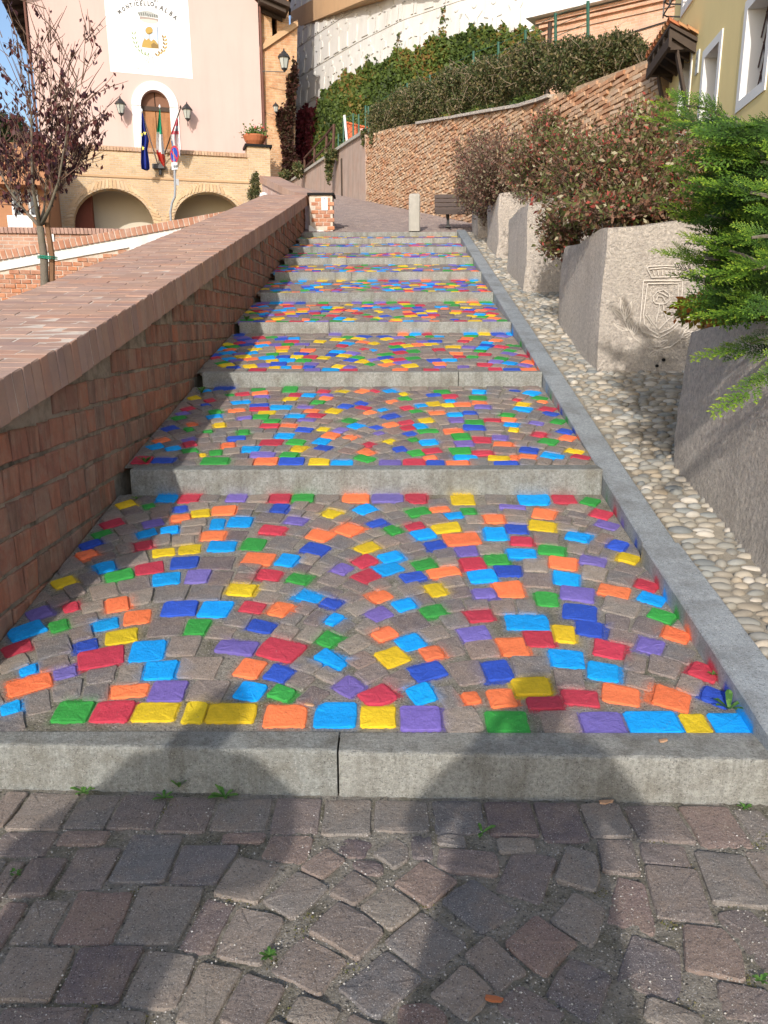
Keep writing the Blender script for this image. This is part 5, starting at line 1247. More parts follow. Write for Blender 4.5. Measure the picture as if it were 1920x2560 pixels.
# second wall, parallel, farther back
LW = Plane(atY(0, 570, 17.0), tuple((atY(320, 566, 17.4) - atY(0, 570, 17.0))[:2])); LW.n = LW.n if LW.n.y < 0 else -LW.n
lw2 = empty('low_brick_wall', LW.pt(1, 2), 'low level brick wall with upright coping bricks behind the ramp wall, in front of the arcade', 'wall')
u0, z0 = LW.uz(-40, 567.5); u1, z1 = LW.uz(345, 564)
M['rosebrick'] = brick_tex('rose_brick', (.50, .30, .21), (.42, .23, .16), (.50, .40, .32), .21, .075, LW, .01)
mb = MB(); mb.obox(LW, u0, u1, -.5, z0 - .12, -.3, 0); mb.obj('wall_body', M['rosebrick'], lw2)
em2 = brick_mesh('coping_brick', .38, .07, .12, .005, .003)[0]; em2.materials.append(mat_var('rose_coping', [(.42, .27, .21), (.37, .23, .18)], rough=.9, bstr=0, ns=8))
B3 = Matrix(((LW.n.x, -LW.u.x, 0, 0), (LW.n.y, -LW.u.y, 0, 0), (0, 0, 1, 0), (0, 0, 0, 1))); u = u0
while u < u1: link('coping_brick', em2, None, lw2, Matrix.Translation(LW.pt(u + .04, z0 - .06, -.13)) @ B3); u += .08
mb = MB(); a, _ = LW.uz(122, 580); mb.obox(LW, a, a + .1, -.5, z0 - .121, .001, .04); mb.obj('white_joint', M['whitestain'], lw2)
mb = MB(); mb.add([(-45, 2.2, -.02), (-2.1, 2.2, -.02), (-2.1, 11, -.02), (-2.5, 14, 1.2), (-3.5, 22, 1.9), (-4, 33, 2.4), (-45, 33, 2.2)], [(0, 1, 2, 3, 4, 5, 6)])
M['asphalt'] = mat_var('square_paving', [(.16, .15, .14)], rough=.95, ns=4, namt=.3, bs=60, bstr=.5)
mb.obj('lower_ground', M['asphalt'], None, kind='structure')
# ------------------------------------------------------------------ house and notice board far left
HP = Plane(atY(-80, 420, 30.0), (.97, .24))
hs = empty('orange_house', HP.pt(3, 3), 'orange brown house with a balcony and white rain pipe, half hidden behind the purple tree', 'house')
u0, zt2 = HP.uz(-80, 402); u1, _ = HP.uz(104, 402); _, zb2 = HP.uz(60, 450)
flat('orangeplaster', (.42, .21, .11), .9, 2, .15)
mb = MB(); mb.obox(HP, u0, u1, -.5, zb2, -6, -.35); mb.obj('lower_wall', M['orangeplaster'], hs)
mb = MB(); mb.obox(HP, u0, u1, zb2 - .25, zb2, -.35, .6); mb.obj('balcony_slab', M['orangeplaster'], hs)
mb = MB(); u = u0
while u < u1: mb.tube([HP.pt(u, zb2, .55), HP.pt(u, zt2, .55)], .018, 4); u += .14
mb.tube([HP.pt(u0, zt2, .55), HP.pt(u1, zt2, .55)], .03, 5); mb.obj('balcony_railing', M['black'], hs)
mb = MB(); mb.obox(HP, u0, u1, zb2, zb2 + 1.5, -6, -1.2); mb.obj('upper_wall', M['orangeplaster'], hs)
for a in (20, 62):
    mb = MB(); ua, za = HP.uz(a, 470); ub, zb3 = HP.uz(a + 34, 540); mb.obox(HP, ua, ub, zb3, za, -.34, -.30); f = mb.obj('window', M['zinc'], hs)
    mb = MB(); mb.obox(HP, ua + .08, ub - .08, zb3 + .08, za - .08, -.299, -.28); mb.obj('pane', M['glass'], f)
NB = Plane(atY(20, 540, 19.0), (.98, .18)); ua, za = NB.uz(17, 538); ub, zb3 = NB.uz(82, 566)
nb_ = empty('notice_board', NB.pt(ua, zb3), 'white notice board with faint grey print behind the tree trunk', 'notice board')
mb = MB(); mb.obox(NB, ua, ub, zb3 - .4, za, -.04, 0); f = mb.obj('board', M['paper'], nb_)
mb = MB()
for a, b, c_, d in ((ua + .1, ub - .05, za - .06, za - .05), (ua + .1, ub - .05, zb3 + .02, zb3 + .03), (ua + .1, ua + .11, zb3, za - .05)): mb.obox(NB, a, b, c_, d, .001, .004)
for i in range(3): mb.obox(NB, ua + .2, ub - .25 - i * .04, za - .12 - i * .045, za - .108 - i * .045, .001, .003)
mb.obj('board_print', M['inkgrey'], f)
for u in (ua + .05, ub - .05):
    mb = MB(); mb.tube([NB.pt(u, 0, -.06), NB.pt(u, za, -.06)], .02, 6); mb.obj('post', M['zinc'], nb_)

# ------------------------------------------------------------------ medieval brick tower/wall behind
TP = Plane(atY(600, 250, 38.6), (.97, .24))
M['towerbrick'] = brick_tex('tower_brick', (.62, .40, .22), (.50, .29, .15), (.56, .42, .29), .30, .10, TP, .012, ((.46, .19, .08), 1.3, .6))
tw = empty('old_brick_tower', TP.pt(3, 6), 'tall ruined ochre brick building with dark openings between brick piers, behind the town hall', 'building')
def tq(px, py): return TP.uz(px, py)
u0 = tq(600, 200)[0]; u1 = tq(744, 60)[0]; zL = tq(653, 117); zR = tq(742, 57)
sl2 = (zR[1] - zL[1]) / (zR[0] - zL[0]); kk = (tq(716, 443)[0] - u0) / (u1 - u0); led = lambda u: zL[1] + sl2 * (u - zL[0])
mb = MB()
for i in range(12):
    a, b = lerp(u0, u1, i / 12), lerp(u0, u1, (i + 1) / 12)
    mb.hexa([TP.pt(u0 + (a - u0) * kk, 2, -1.5), TP.pt(u0 + (b - u0) * kk, 2, -1.5), TP.pt(u0 + (b - u0) * kk, 2, .3), TP.pt(u0 + (a - u0) * kk, 2, .3), TP.pt(a, led(a), -1.5), TP.pt(b, led(b), -1.5), TP.pt(b, led(b), 0), TP.pt(a, led(a), 0)])
mb.obj('lower_wall', M['towerbrick'], tw)
mb = MB()
for i in range(12):
    a, b = lerp(u0, u1, i / 12), lerp(u0, u1, (i + 1) / 12)
    mb.hexa([TP.pt(a, led(a) - .12, 0), TP.pt(b, led(b) - .12, 0), TP.pt(b, led(b) - .2, .14), TP.pt(a, led(a) - .2, .14), TP.pt(a, led(a) + .12, 0), TP.pt(b, led(b) + .12, 0), TP.pt(b, led(b), .14), TP.pt(a, led(a), .14)])
mb.obj('sloping_ledge', M['ochre'], tw)
for pa, pb in ((654, 680), (693, 723)):
    a = tq(pa, 60)[0]; b = tq(pb, 60)[0]; mb = MB(); mb.obox(TP, a, b, led(a) - .5, 30, -1.3, -.05); mb.obj('brick_pier', M['towerbrick'], tw)
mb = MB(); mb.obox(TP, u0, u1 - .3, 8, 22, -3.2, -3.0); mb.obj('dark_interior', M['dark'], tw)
# ------------------------------------------------------------------ big white relief wall (curved, battered)
plan = [(-5.35, 45.6), (-3.4, 42.4), (-1.3, 39.2), (.6, 36.7), (3.0, 34.6), (6.0, 33.2), (10, 32.3), (16, 32.0)]
lens_ = [0]
for a, b in zip(plan, plan[1:]): lens_.append(lens_[-1] + math.hypot(b[0] - a[0], b[1] - a[1]))
BAT = .085
def wpt(s, z, off=0.0):
    i = 0
    while i < len(lens_) - 2 and s > lens_[i + 1]: i += 1
    g = (s - lens_[i]) / (lens_[i + 1] - lens_[i]); x, y = lerp(plan[i][0], plan[i + 1][0], g), lerp(plan[i][1], plan[i + 1][1], g)
    # smooth normal
    def nr(j):
        j = max(0, min(len(plan) - 2, j)); dx, dy = plan[j + 1][0] - plan[j][0], plan[j + 1][1] - plan[j][1]; L = math.hypot(dx, dy); return Vector((dy / L, -dx / L))
    n_ = lerp(nr(i - 1), nr(i), .5 + g * .5) if g < .5 else lerp(nr(i), nr(i + 1), (g - .5))
    n_ = nr(i) if False else n_.normalized()
    o = off + (14 - z) * BAT
    return Vector((x + n_.x * o, y + n_.y * o, z))
ww = empty('white_relief_wall', wpt(8, 8), 'huge curved white concrete retaining wall covered with rows of relief figures, ivy over its foot', 'wall')
SM = lens_[-1]; NS = 60
M['relief'] = mat_var('white_concrete', [(.60, .59, .56)], rough=.9, ns=1.5, namt=.1, bs=25, bstr=.3, streak=((.44, .42, .37), 2.5, .6), spot=(.60, .59, .53), spots=1.2, spotamt=.5)
rows_z = [5.5, 6.85, 8.2, 9.55, 10.95, 12.45, 13.95, 15.45, 16.95, 18.45, 20, 21.5]
for j, (za, zb4) in enumerate(zip(rows_z, rows_z[1:])):
    mb = MB()
    for i in range(NS):
        a, b = SM * i / NS, SM * (i + 1) / NS; g = .025
        mb.hexa([wpt(a, za + g, -.5), wpt(b, za + g, -.5), wpt(b, za + g, 0), wpt(a, za + g, 0), wpt(a, zb4 - g, -.5), wpt(b, zb4 - g, -.5), wpt(b, zb4 - g, 0), wpt(a, zb4 - g, 0)])
    mb.obj('wall_course', M['relief'], ww)
mb = MB()
for i in range(NS):
    a, b = SM * i / NS, SM * (i + 1) / NS
    mb.hexa([wpt(a, 5, -.6), wpt(b, 5, -.6), wpt(b, 5, -.04), wpt(a, 5, -.04), wpt(a, 21.4, -.6), wpt(b, 21.4, -.6), wpt(b, 21.4, -.04), wpt(a, 21.4, -.04)])
mb.obj('wall_backing', M['whitestain'], ww)
def fig(kind, rs):
    """relief figure outline in unit coordinates"""
    if kind == 0: body = [(-.11, -.45), (-.12, -.05), (-.25, -.02), (-.24, .12), (-.14, .20), (-.05, .22), (.05, .22), (.14, .20), (.24, .12), (.25, -.02), (.12, -.05), (.11, -.45), (.03, -.45), (.01, -.08), (-.01, -.08), (-.03, -.45)]
    elif kind == 1: body = [(-.18, -.45), (-.13, .0), (-.26, .16), (-.20, .22), (-.07, .16), (.07, .16), (.20, .22), (.26, .16), (.13, .0), (.18, -.45)]
    else: body = [(-.09, -.45), (-.16, -.2), (-.13, .05), (-.20, .18), (0, .22), (.20, .18), (.13, .05), (.16, -.2), (.09, -.45)]
    return body
fm = []
for kind in range(3):
    mb = MB(); b = fig(kind, None); mb.prism([(x, y, -.01) for x, y in b], [(x * .93, y, .05) for x, y in b])
    h = [(.075 * math.cos(a), .33 + .085 * math.sin(a)) for a in np.linspace(0, 2 * math.pi, 11)[:-1]]; mb.prism([(x, y, -.01) for x, y in h], [(x * .8, .33 + (y - .33) * .8, .045) for x, y in h])
    me = bpy.data.meshes.new('relief_figure'); me.from_pydata(mb.v, [], mb.f); me.update(); me.materials.append(M['relief']); fm.append(me)
cnt = 0
for j, (za, zb4) in enumerate(zip(rows_z, rows_z[1:])):
    if j < 2 or j > 8: continue
    s = .3 + (j % 2) * .3
    while s < SM - 1 and cnt < 290:
        hgt = zb4 - za; p = wpt(s, (za + zb4) / 2); q = wpt(s + .2, (za + zb4) / 2); ux = (q - p).normalized(); up = (wpt(s, zb4) - wpt(s, za)).normalized(); nn = ux.cross(up)
        k = hgt * random.uniform(.92, 1.02); T = Matrix(((ux.x * k, up.x * k, nn.x, p.x), (ux.y * k, up.y * k, nn.y, p.y), (ux.z * k, up.z * k, nn.z, p.z), (0, 0, 0, 1)))
        link('relief_figure', fm[random.choice((0, 0, 1, 2))], None, ww, T); cnt += 1; s += .86 * random.uniform(.9, 1.1)
# beam and railing over its left part
BP = [atY(743, 78, 45.8), atY(937, 0, 37.8), atY(1100, -75, 34.2)]; BT = [atY(743, 33, 45.8), atY(832, 0, 41.8), atY(1000, -85, 36.2)]
mb = MB()
hb = [(BP[0], BT[0].z), (BP[1], BP[1].z + 1.15), (BP[2], BP[2].z + 1.15)]
for (p, zt3), (q, zt4) in zip(hb, hb[1:]):
    d = (q - p); n_ = Vector((d.y, -d.x, 0)).normalized() * .35
    mb.hexa([p - n_, q - n_, q + n_, p + n_, Vector((p.x - n_.x, p.y - n_.y, zt3)), Vector((q.x - n_.x, q.y - n_.y, zt4)), Vector((q.x + n_.x, q.y + n_.y, zt4)), Vector((p.x + n_.x, p.y + n_.y, zt3))])
mb.obj('parapet_beam', M['ochre'], ww)
mb = MB()
for o in (.35, .75):
    mb.tube([Vector((p.x, p.y, z + o)) for p, z in hb], .05, 6)
for i in range(9):
    t_ = i / 8; p = lerp(hb[0][0], hb[1][0], t_); z = lerp(hb[0][1], hb[1][1], t_); mb.tube([Vector((p.x, p.y, z)), Vector((p.x, p.y, z + .78))], .04, 6)
mb.obj('railing', M['zinc'], ww)
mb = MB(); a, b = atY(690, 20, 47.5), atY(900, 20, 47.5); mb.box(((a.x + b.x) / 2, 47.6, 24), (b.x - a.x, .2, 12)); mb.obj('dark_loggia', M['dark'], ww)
mb = MB(); a, b = atY(742, 20, 46.8), atY(771, 20, 46.8); mb.box(((a.x + b.x) / 2, 46.8, 23), (b.x - a.x, .8, 10)); mb.obj('loggia_pier', M['towerbrick'], ww)

# ------------------------------------------------------------------ brick building with cornice, upper right
A_ = atY(1365, 71, 27.0); zc_ = A_.z
d_ = ray(1670, 2); Y2 = d_[1] * (zc_ - CAM_H) / d_[2]; B_ = atY(1670, 2, Y2)
OB = Plane(A_, (B_ - A_)[:2]); OB.n = OB.n if OB.n.y < 0 else -OB.n
M['obrick'] = brick_tex('salmon_brick', (.66, .38, .25), (.56, .31, .20), (.60, .45, .34), .26, .08, OB, .010, ((.70, .50, .38), 1.0, .4))
ob = empty('brick_building', OB.pt(4, 7), 'salmon brick building with white stone cornice, upper right behind the overgrown fence', 'building')
uE2 = (B_ - A_).length + 6
mb = MB(); mb.obox(OB, 0, uE2, 3, zc_, -6, 0); mb.obj('wall', M['obrick'], ob)
for k, (a, b, o, mt) in enumerate(((-.18, -.10, .05, 'obrick'), (0, .1, .10, 'obrick'), (.12, .22, .18, 'obrick'), (.26, .62, .42, 'whitestain'))):
    mb = MB(); mb.obox(OB, -.1 - o, uE2, zc_ + a, zc_ + b, -6, o); mb.obj('cornice_moulding' if k < 3 else 'stone_cornice', M[mt], ob)
mb = MB(); u_ = OB.uz(1377, 100)[0]; mb.tube([OB.pt(u_, 3, .1), OB.pt(u_, zc_ + .1, .1)], .07, 8); mb.obj('rain_pipe', M['darkwood'], ob)
mb = MB(); a = [OB.uz(1400, 128), OB.uz(1690, 30)]; mb.tube([OB.pt(a[0][0] - 1, a[0][1] - .2, .04), OB.pt(a[1][0] + 2, a[1][1], .04)], .02, 5); mb.obj('cable', M['black'], ob)

# ------------------------------------------------------------------ yellow house
HYf = 10.5; C0 = Vector((atY(1684, 60, HYf).x, HYf, 0)); YH = Plane(C0, (-.109, -1.0))      # u grows towards the camera
if YH.n.x > 0: YH.n = -YH.n
yh = empty('yellow_house', C0, 'ochre yellow house with white framed windows behind iron grilles, at the upper right', 'house')
def yq(px, py): return YH.uz(px, py)
w2t = yq(1864, 9)[1]; w2b = yq(1842, 283)[1]
W2 = (yq(1853, 150)[0], yq(1908, 236)[0] + .05); W1 = (yq(1757, 160)[0], yq(1808, 90)[0])
print('yellow windows', W1, W2, w2t, w2b, 'w1 top', yq(1761, 128), yq(1809, 70))
w1t = yq(1761, 128)[1]
dr_ = (yq(1700, 200)[0], yq(1728, 200)[0]); drt = yq(1712, 150)[1]
W3 = (yq(1704, 30)[0], yq(1735, 10)[0] + .1); w3b = yq(1703, 45)[1]
holes = [(dr_[0], dr_[1], -1, drt, .25), (W1[0] + .06, W1[1] - .06, w2b + .08, w1t - .07, .26), (W2[0] + .06, W2[1] - .06, w2b + .08, w2t - .07, .26), (W3[0] + .05, W3[1] - .05, w3b + .08, w3b + 1.2, .2)]
def wall_holes(pln, u0, u1, z0, z1, holes, mat, parent, th=.4, name='wall'):
    mb = MB(); us = sorted({u0, u1, *[h[0] for h in holes], *[h[1] for h in holes]})
    for a, b in zip(us, us[1:]):
        hs_ = sorted([h for h in holes if h[0] <= a + 1e-6 and h[1] >= b - 1e-6], key=lambda h: h[2]); z = z0
        for h in hs_:
            if h[2] > z: mb.obox(pln, a, b, z, h[2], -th, 0)
            z = h[3]
        if z < z1: mb.obox(pln, a, b, z, z1, -th, 0)
    return mb.obj(name, mat, parent)
wall_holes(YH, 0, 7.5, -1, 9, holes, M['yellow'], yh)
mb = MB(); mb.obox(YH, 0, .4, -1, 9, -6, -.401); mb.obox(YH, .401, 7.5, -1, 9, -6, -5.6); mb.obox(YH, 7.1, 7.5, -1, 9, -5.599, -.401); mb.obj('side_walls', M['yellow'], yh)
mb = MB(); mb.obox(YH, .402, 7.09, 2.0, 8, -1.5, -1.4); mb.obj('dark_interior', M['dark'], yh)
for k, (a, b, zb5, zt5) in enumerate(((W1[0], W1[1], w2b, w1t), (W2[0], W2[1], w2b, w2t), (W3[0], W3[1], w3b, w3b + 1.3))):
    mb = MB(); f_ = .085
    mb.obox(YH, a, b, zb5, zb5 + f_, -.0, .012); mb.obox(YH, a, b, zt5 - f_, zt5, 0, .012); mb.obox(YH, a, a + f_, zb5 + f_, zt5 - f_, 0, .012); mb.obox(YH, b - f_, b, zb5 + f_, zt5 - f_, 0, .012)
    # reveal
    mb.obox(YH, a + f_ - .02, a + f_, zb5 + f_, zt5 - f_, -.26, -.001); mb.obox(YH, b - f_, b - f_ + .02, zb5 + f_, zt5 - f_, -.26, -.001); mb.obox(YH, a + f_, b - f_, zb5 + f_ - .02, zb5 + f_, -.26, -.001); mb.obox(YH, a + f_, b - f_, zt5 - f_, zt5 - f_ + .02, -.26, -.001)
    win = mb.obj('window', M['white'], yh)
    mb = MB(); mb.obox(YH, a + f_, b - f_, zb5 + f_, zt5 - f_, -.255, -.245); mb.obj('pane', M['glass'], win)
    if k < 2:
        mb = MB(); flat('grille', (.10, .055, .045), .6); d = .125; ua, ub, za, zb6 = a + f_ + .01, b - f_ - .01, zb5 + f_ + .01, zt5 - f_ - .01; W_ = ub - ua; H_ = zb6 - za
        for s_ in (1, -1):
            t_ = -H_ - W_
            while t_ < W_ + H_:
                # line z = za + s*(u-ua-t)*1.5
                P = []
                for uu in np.linspace(ua, ub, 30):
                    z = za + (uu - ua - t_) * 1.9 if s_ > 0 else zb6 - (uu - ua - t_) * 1.9
                    if za <= z <= zb6: P.append(YH.pt(uu, z, -.135 + .012 * s_))
                if len(P) > 1: mb.tube([P[0], P[-1]], .007, 4)
                t_ += d
        mb.obj('iron_grille', M['grille'], win)
# rounded cage of bars on the upper window
mb = MB()
for i in range(7):
    z = w3b + .02 + i * .13
    mb.tube([YH.pt(W3[0] - .02, z, 0), YH.pt(W3[0] - .02, z + .01, .16), YH.pt(W3[0] + .04, z + .01, .21), YH.pt(W3[1] - .04, z + .01, .21), YH.pt(W3[1] + .02, z + .01, .16), YH.pt(W3[1] + .02, z, 0)], .009, 5)
for u in np.linspace(W3[0] + .02, W3[1] - .02, 3): mb.tube([YH.pt(u, w3b, .21), YH.pt(u, w3b + 1.2, .21)], .009, 5)
mb.obj('window_cage', M['black'], yh)
mb = MB(); mb.obox(YH, dr_[0], dr_[1], -1, drt, -.2, -.14); mb.obj('door', M['dark'], yh)
mb = MB(); mb.obox(YH, dr_[1] - .06, dr_[1], -1, drt, -.13, .01); mb.obox(YH, dr_[0], dr_[0] + .04, -1, drt, -.13, .01); mb.obj('door_frame', M['white'], yh)
hu, hz = yq(1746, 152); mb = MB(); mb.obox(YH, hu - .05, hu + .05, hz - .13, hz + .1, .001, .015); hnp = mb.obj('name_plate', flat('tile_plate', (.55, .58, .58), .4), yh)
mb = MB(); mb.obox(YH, hu - .03, hu + .03, hz + .02, hz + .06, .016, .018); mb.obox(YH, hu - .03, hu + .02, hz - .05, hz - .02, .016, .018); mb.obj('plate_print', M['inkgrey'], hnp)
# tiled canopy over the door
can = empty('tiled_door_canopy', YH.pt(.6, 4), 'small roof canopy of red clay tiles on dark timber brackets over the yellow house door', 'canopy')
uN, zN = yq(1746, 78); Yn = YH.pt(uN, 0).y
tip = None
for o in np.arange(.3, 1.6, .01):
    h = YH.hit(1619, 138, o); uu = (h - YH.P).dot(YH.u)
    if uu <= uN: tip = (o, h.z); break
oE, zE_ = tip if tip else (.9, 4.0)
print('canopy', uN, zN, oE, zE_)
uF = uN - 1.15
def cpt(u, s, dz=0):  # s 0 wall .. 1 eave
    return YH.pt(u, lerp(zN, zE_, s) + dz, lerp(0.0, oE, s))
mb = MB(); mb.hexa([cpt(uF, 0, -.10), cpt(uN, 0, -.10), cpt(uN, 1, -.06), cpt(uF, 1, -.06), cpt(uF, 0, -.06), cpt(uN, 0, -.06), cpt(uN, 1, -.03), cpt(uF, 1, -.03)]); mb.obj('roof_boards', M['darkwood'], can)
nT = 9
for i in range(nT):
    for j in range(3):
        u = lerp(uN - .05, uF + .05, i / (nT - 1)); mb = MB(); a, b = j / 3 - .02, (j + 1) / 3 + .05
        P = []; 
        for s, r_ in ((a, .062), (b, .075)):
            for k in range(7):
                an = math.pi * k / 6; P.append(cpt(u + r_ * math.cos(an), s, -.03 + .02 * (1 - j / 3) * 0 + r_ * .75 * math.sin(an) + (.012 if s == b else 0)))
            for k in range(6, -1, -1):
                an = math.pi * k / 6; P.append(cpt(u + (r_ - .014) * math.cos(an), s, -.03 + (r_ - .014) * .75 * math.sin(an) + (.012 if s == b else 0)))
        mb.add(P, [(k, (k + 1) % 14, 14 + (k + 1) % 14, 14 + k) for k in range(14)] + [tuple(range(14))[::-1], tuple(range(14, 28))]); mb.obj('roof_tile', M['tile'], can)
for i in range(5):
    u = lerp(uN - .06, uF + .06, i / 4); mb = MB(); mb.hexa([cpt(u - .03, 0, -.20), cpt(u + .03, 0, -.20), cpt(u + .03, .98, -.14), cpt(u - .03, .98, -.14), cpt(u - .03, 0, -.11), cpt(u + .03, 0, -.11), cpt(u + .03, .98, -.065), cpt(u - .03, .98, -.065)]); mb.obj('rafter', M['darkwood'], can)
for u in (uN - .12, uF + .15):
    mb = MB(); zz = zE_ - .22
    mb.hexa([YH.pt(u - .045, zz - .05, 0), YH.pt(u + .045, zz - .05, 0), YH.pt(u + .045, zz - .05, oE * .97), YH.pt(u - .045, zz - .05, oE * .97), YH.pt(u - .045, zz + .05, 0), YH.pt(u + .045, zz + .05, 0), YH.pt(u + .045, zz + .05, oE * .97), YH.pt(u - .045, zz + .05, oE * .97)])
    a, b = Vector(YH.pt(u, zz - .05, oE * .62)), Vector(YH.pt(u, zz - .62, .03)); s_ = YH.u * .04; v_ = Vector((0, 0, .055))
    mb.hexa([b - s_ - v_, b + s_ - v_, a + s_ - v_, a - s_ - v_, b - s_ + v_, b + s_ + v_, a + s_ + v_, a - s_ + v_]); mb.obj('bracket', M['darkwood'], can)
mb = MB(); mb.hexa([cpt(uF, .9, -.26), cpt(uN, .9, -.26), cpt(uN, 1, -.26), cpt(uF, 1, -.26), cpt(uF, .9, -.15), cpt(uN, .9, -.15), cpt(uN, 1, -.15), cpt(uF, 1, -.15)]); mb.obj('eave_beam', M['darkwood'], can)
# small lane furniture: orange mesh box behind fence, lamps on brackets
p1 = FA.hit(711, 172, 2.5)
lantern(atY(711, 172, 38), .50, 'street_lantern', 'big street lantern on an iron arm sticking out from the town hall corner', arm=[atY(711, 180, 38), atY(655, 178, 38)])
lantern(atY(690, 280, 38.4), .26, 'street_lantern', 'small far street lantern on the ruined brick wall above the lane', arm=[atY(690, 288, 38.4), atY(660, 280, 38.8)])
# ================================================================== vegetation
def cloud(name, blobs, n, size, mat, parent, w_=.5, seed=1, shell=.45, droop=.0, kind='stuff', clip=None, rvf=None, sizej=.5, fold=.25):
    """leaves spread through ellipsoids; numpy; blobs: (x,y,z,rx,ry,rz,weight)"""
    rs = np.random.RandomState(seed); B_ = np.array(blobs, float); wts = B_[:, 6] / B_[:, 6].sum(); k = rs.choice(len(B_), n, p=wts)
    d = rs.normal(size=(n, 3)); d /= np.linalg.norm(d, axis=1)[:, None]; r = rs.uniform(shell ** 3, 1.0, n) ** (1 / 3.)
    r *= 1 + .18 * np.sin(d[:, 0] * 7 + k) * np.cos(d[:, 1] * 6 + 2 * k) + .12 * rs.normal(size=n) * (rs.rand(n) > .8)
    P = B_[k, :3] + d * r[:, None] * B_[k, 3:6]
    if clip is not None:
        m = clip(P); P = P[m]; d = d[m]; k = k[m]; n = len(P)
    a = rs.normal(size=(n, 3)); a[:, 2] -= droop; a += d * .5; a /= np.linalg.norm(a, axis=1)[:, None]
    b = np.cross(a, rs.normal(size=(n, 3))); b /= np.linalg.norm(b, axis=1)[:, None]; c = np.cross(a, b)
    s = (size * (1 + sizej * rs.uniform(-1, 1, n)))[:, None]
    V = np.empty((n, 4, 3)); V[:, 0] = P; V[:, 1] = P + a * s * .5 + b * s * w_ * .5 + c * s * fold * .4; V[:, 2] = P + a * s; V[:, 3] = P + a * s * .5 - b * s * w_ * .5 + c * s * fold * .4
    F = np.arange(n * 4).reshape(n, 4)
    rv = rs.rand(n) if rvf is None else np.clip(rvf(P, rs.rand(n)), 0, .999)
    return mesh_np(name, V.reshape(-1, 3), F, rv, mat, parent, kind=kind)
def twigs(name, roots, tips, mat, parent, r0=.006, r1=.002, seed=1, kind='stuff', seg=4, wob=.06):
    rs = random.Random(seed); mb = MB()
    for a, b in zip(roots, tips):
        a, b = Vector(a), Vector(b); L = (b - a).length; P = []; o = Vector((0, 0, 0))
        for i in range(seg + 1):
            t = i / seg; o = o + Vector((rs.gauss(0, 1), rs.gauss(0, 1), rs.gauss(0, 1))) * wob * L / seg * (1 if i else 0)
            P.append(lerp(a, b, t) + o)
        mb.tube(P, [lerp(r0, r1, i / seg) for i in range(seg + 1)], 3, False)
    return mb.obj(name, mat, parent, kind=kind)
# object random must not shift the palettes of leaf masses
def leafmat(name, stops, rough=.6, tr=.3, const=True):
    m, t, b = newmat(name); at = N(t, 'ShaderNodeAttribute'); at.attribute_name = 'rv'
    c = ramp(t, at.outputs['Fac'], [(i / (len(stops) - 1), s) for i, s in enumerate(stops)]) if not const else ramp(t, at.outputs['Fac'], [(i / len(stops), s) for i, s in enumerate(stops)], 'CONSTANT')
    n1 = noise(t, 3, 3, .6); f = mth(t, 'MULTIPLY_ADD', n1.outputs[0], .7, .65); cc = N(t, 'ShaderNodeCombineColor'); [t.links.new(f, cc.inputs[i]) for i in range(3)]
    c = mixc(t, 1.0, c, cc.outputs[0], 'MULTIPLY'); t.links.new(c, b.inputs['Base Color']); b.inputs['Roughness'].default_value = rough; b.inputs['Specular IOR Level'].default_value = .35
    T_ = N(t, 'ShaderNodeBsdfTranslucent'); t.links.new(c, T_.inputs[0]); mx = N(t, 'ShaderNodeMixShader'); mx.inputs[0].default_value = tr
    t.links.new(b.outputs[0], mx.inputs[1]); t.links.new(T_.outputs[0], mx.inputs[2]); t.links.new(mx.outputs[0], t.nodes['Material Output'].inputs[0]); M[name] = m; return m
leafmat('purpleleaf', [(.045, .014, .018), (.08, .024, .026), (.12, .034, .032), (.06, .026, .035)], .5, .2)
leafmat('ivy', [(.04, .065, .015), (.07, .11, .022), (.095, .145, .028), (.13, .18, .036), (.22, .18, .04), (.26, .13, .04)])
leafmat('redivy', [(.08, .01, .018), (.15, .02, .03), (.22, .035, .045), (.12, .03, .03)])
leafmat('darkcreeper', [(.05, .02, .015), (.09, .035, .025), (.06, .045, .02)])
leafmat('shrubmix', [(.07, .095, .022), (.12, .145, .04), (.22, .13, .07), (.18, .19, .07), (.32, .17, .11), (.22, .11, .075), (.42, .09, .07), (.48, .43, .28), (.30, .20, .14), (.15, .155, .055), (.27, .15, .09), (.13, .15, .045)])
leafmat('shrubbrown', [(.16, .11, .08), (.23, .15, .11), (.14, .13, .06), (.30, .19, .14), (.24, .10, .08), (.32, .28, .18)])
leafmat('hedgemix', [(.04, .06, .018), (.075, .10, .028), (.11, .13, .038), (.15, .145, .06), (.26, .21, .12), (.19, .16, .06), (.10, .115, .045)])
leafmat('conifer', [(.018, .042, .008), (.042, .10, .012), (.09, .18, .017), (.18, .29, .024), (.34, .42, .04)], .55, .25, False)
leafmat('weed', [(.06, .16, .03), (.10, .24, .04), (.14, .28, .06)])
leafmat('farleaf', [(.02, .035, .012), (.04, .06, .02), (.07, .08, .03)])
leafmat('orangeleaf', [(.20, .20, .03), (.34, .22, .03), (.42, .14, .03), (.16, .18, .03)])
M['bark'] = mat_var('grey_bark', [(.165, .14, .11)], rough=.9, ns=20, namt=.35, bs=40, bstr=.8, bdist=.01, spot=(.12, .12, .06), spots=6, spotamt=.5)
M['twig'] = mat_var('twig', [(.13, .08, .055), (.17, .11, .08)], rough=.9, bstr=0)
M['drytwig'] = mat_var('dry_twig', [(.34, .26, .18), (.28, .21, .14)], rough=.9, bstr=0)
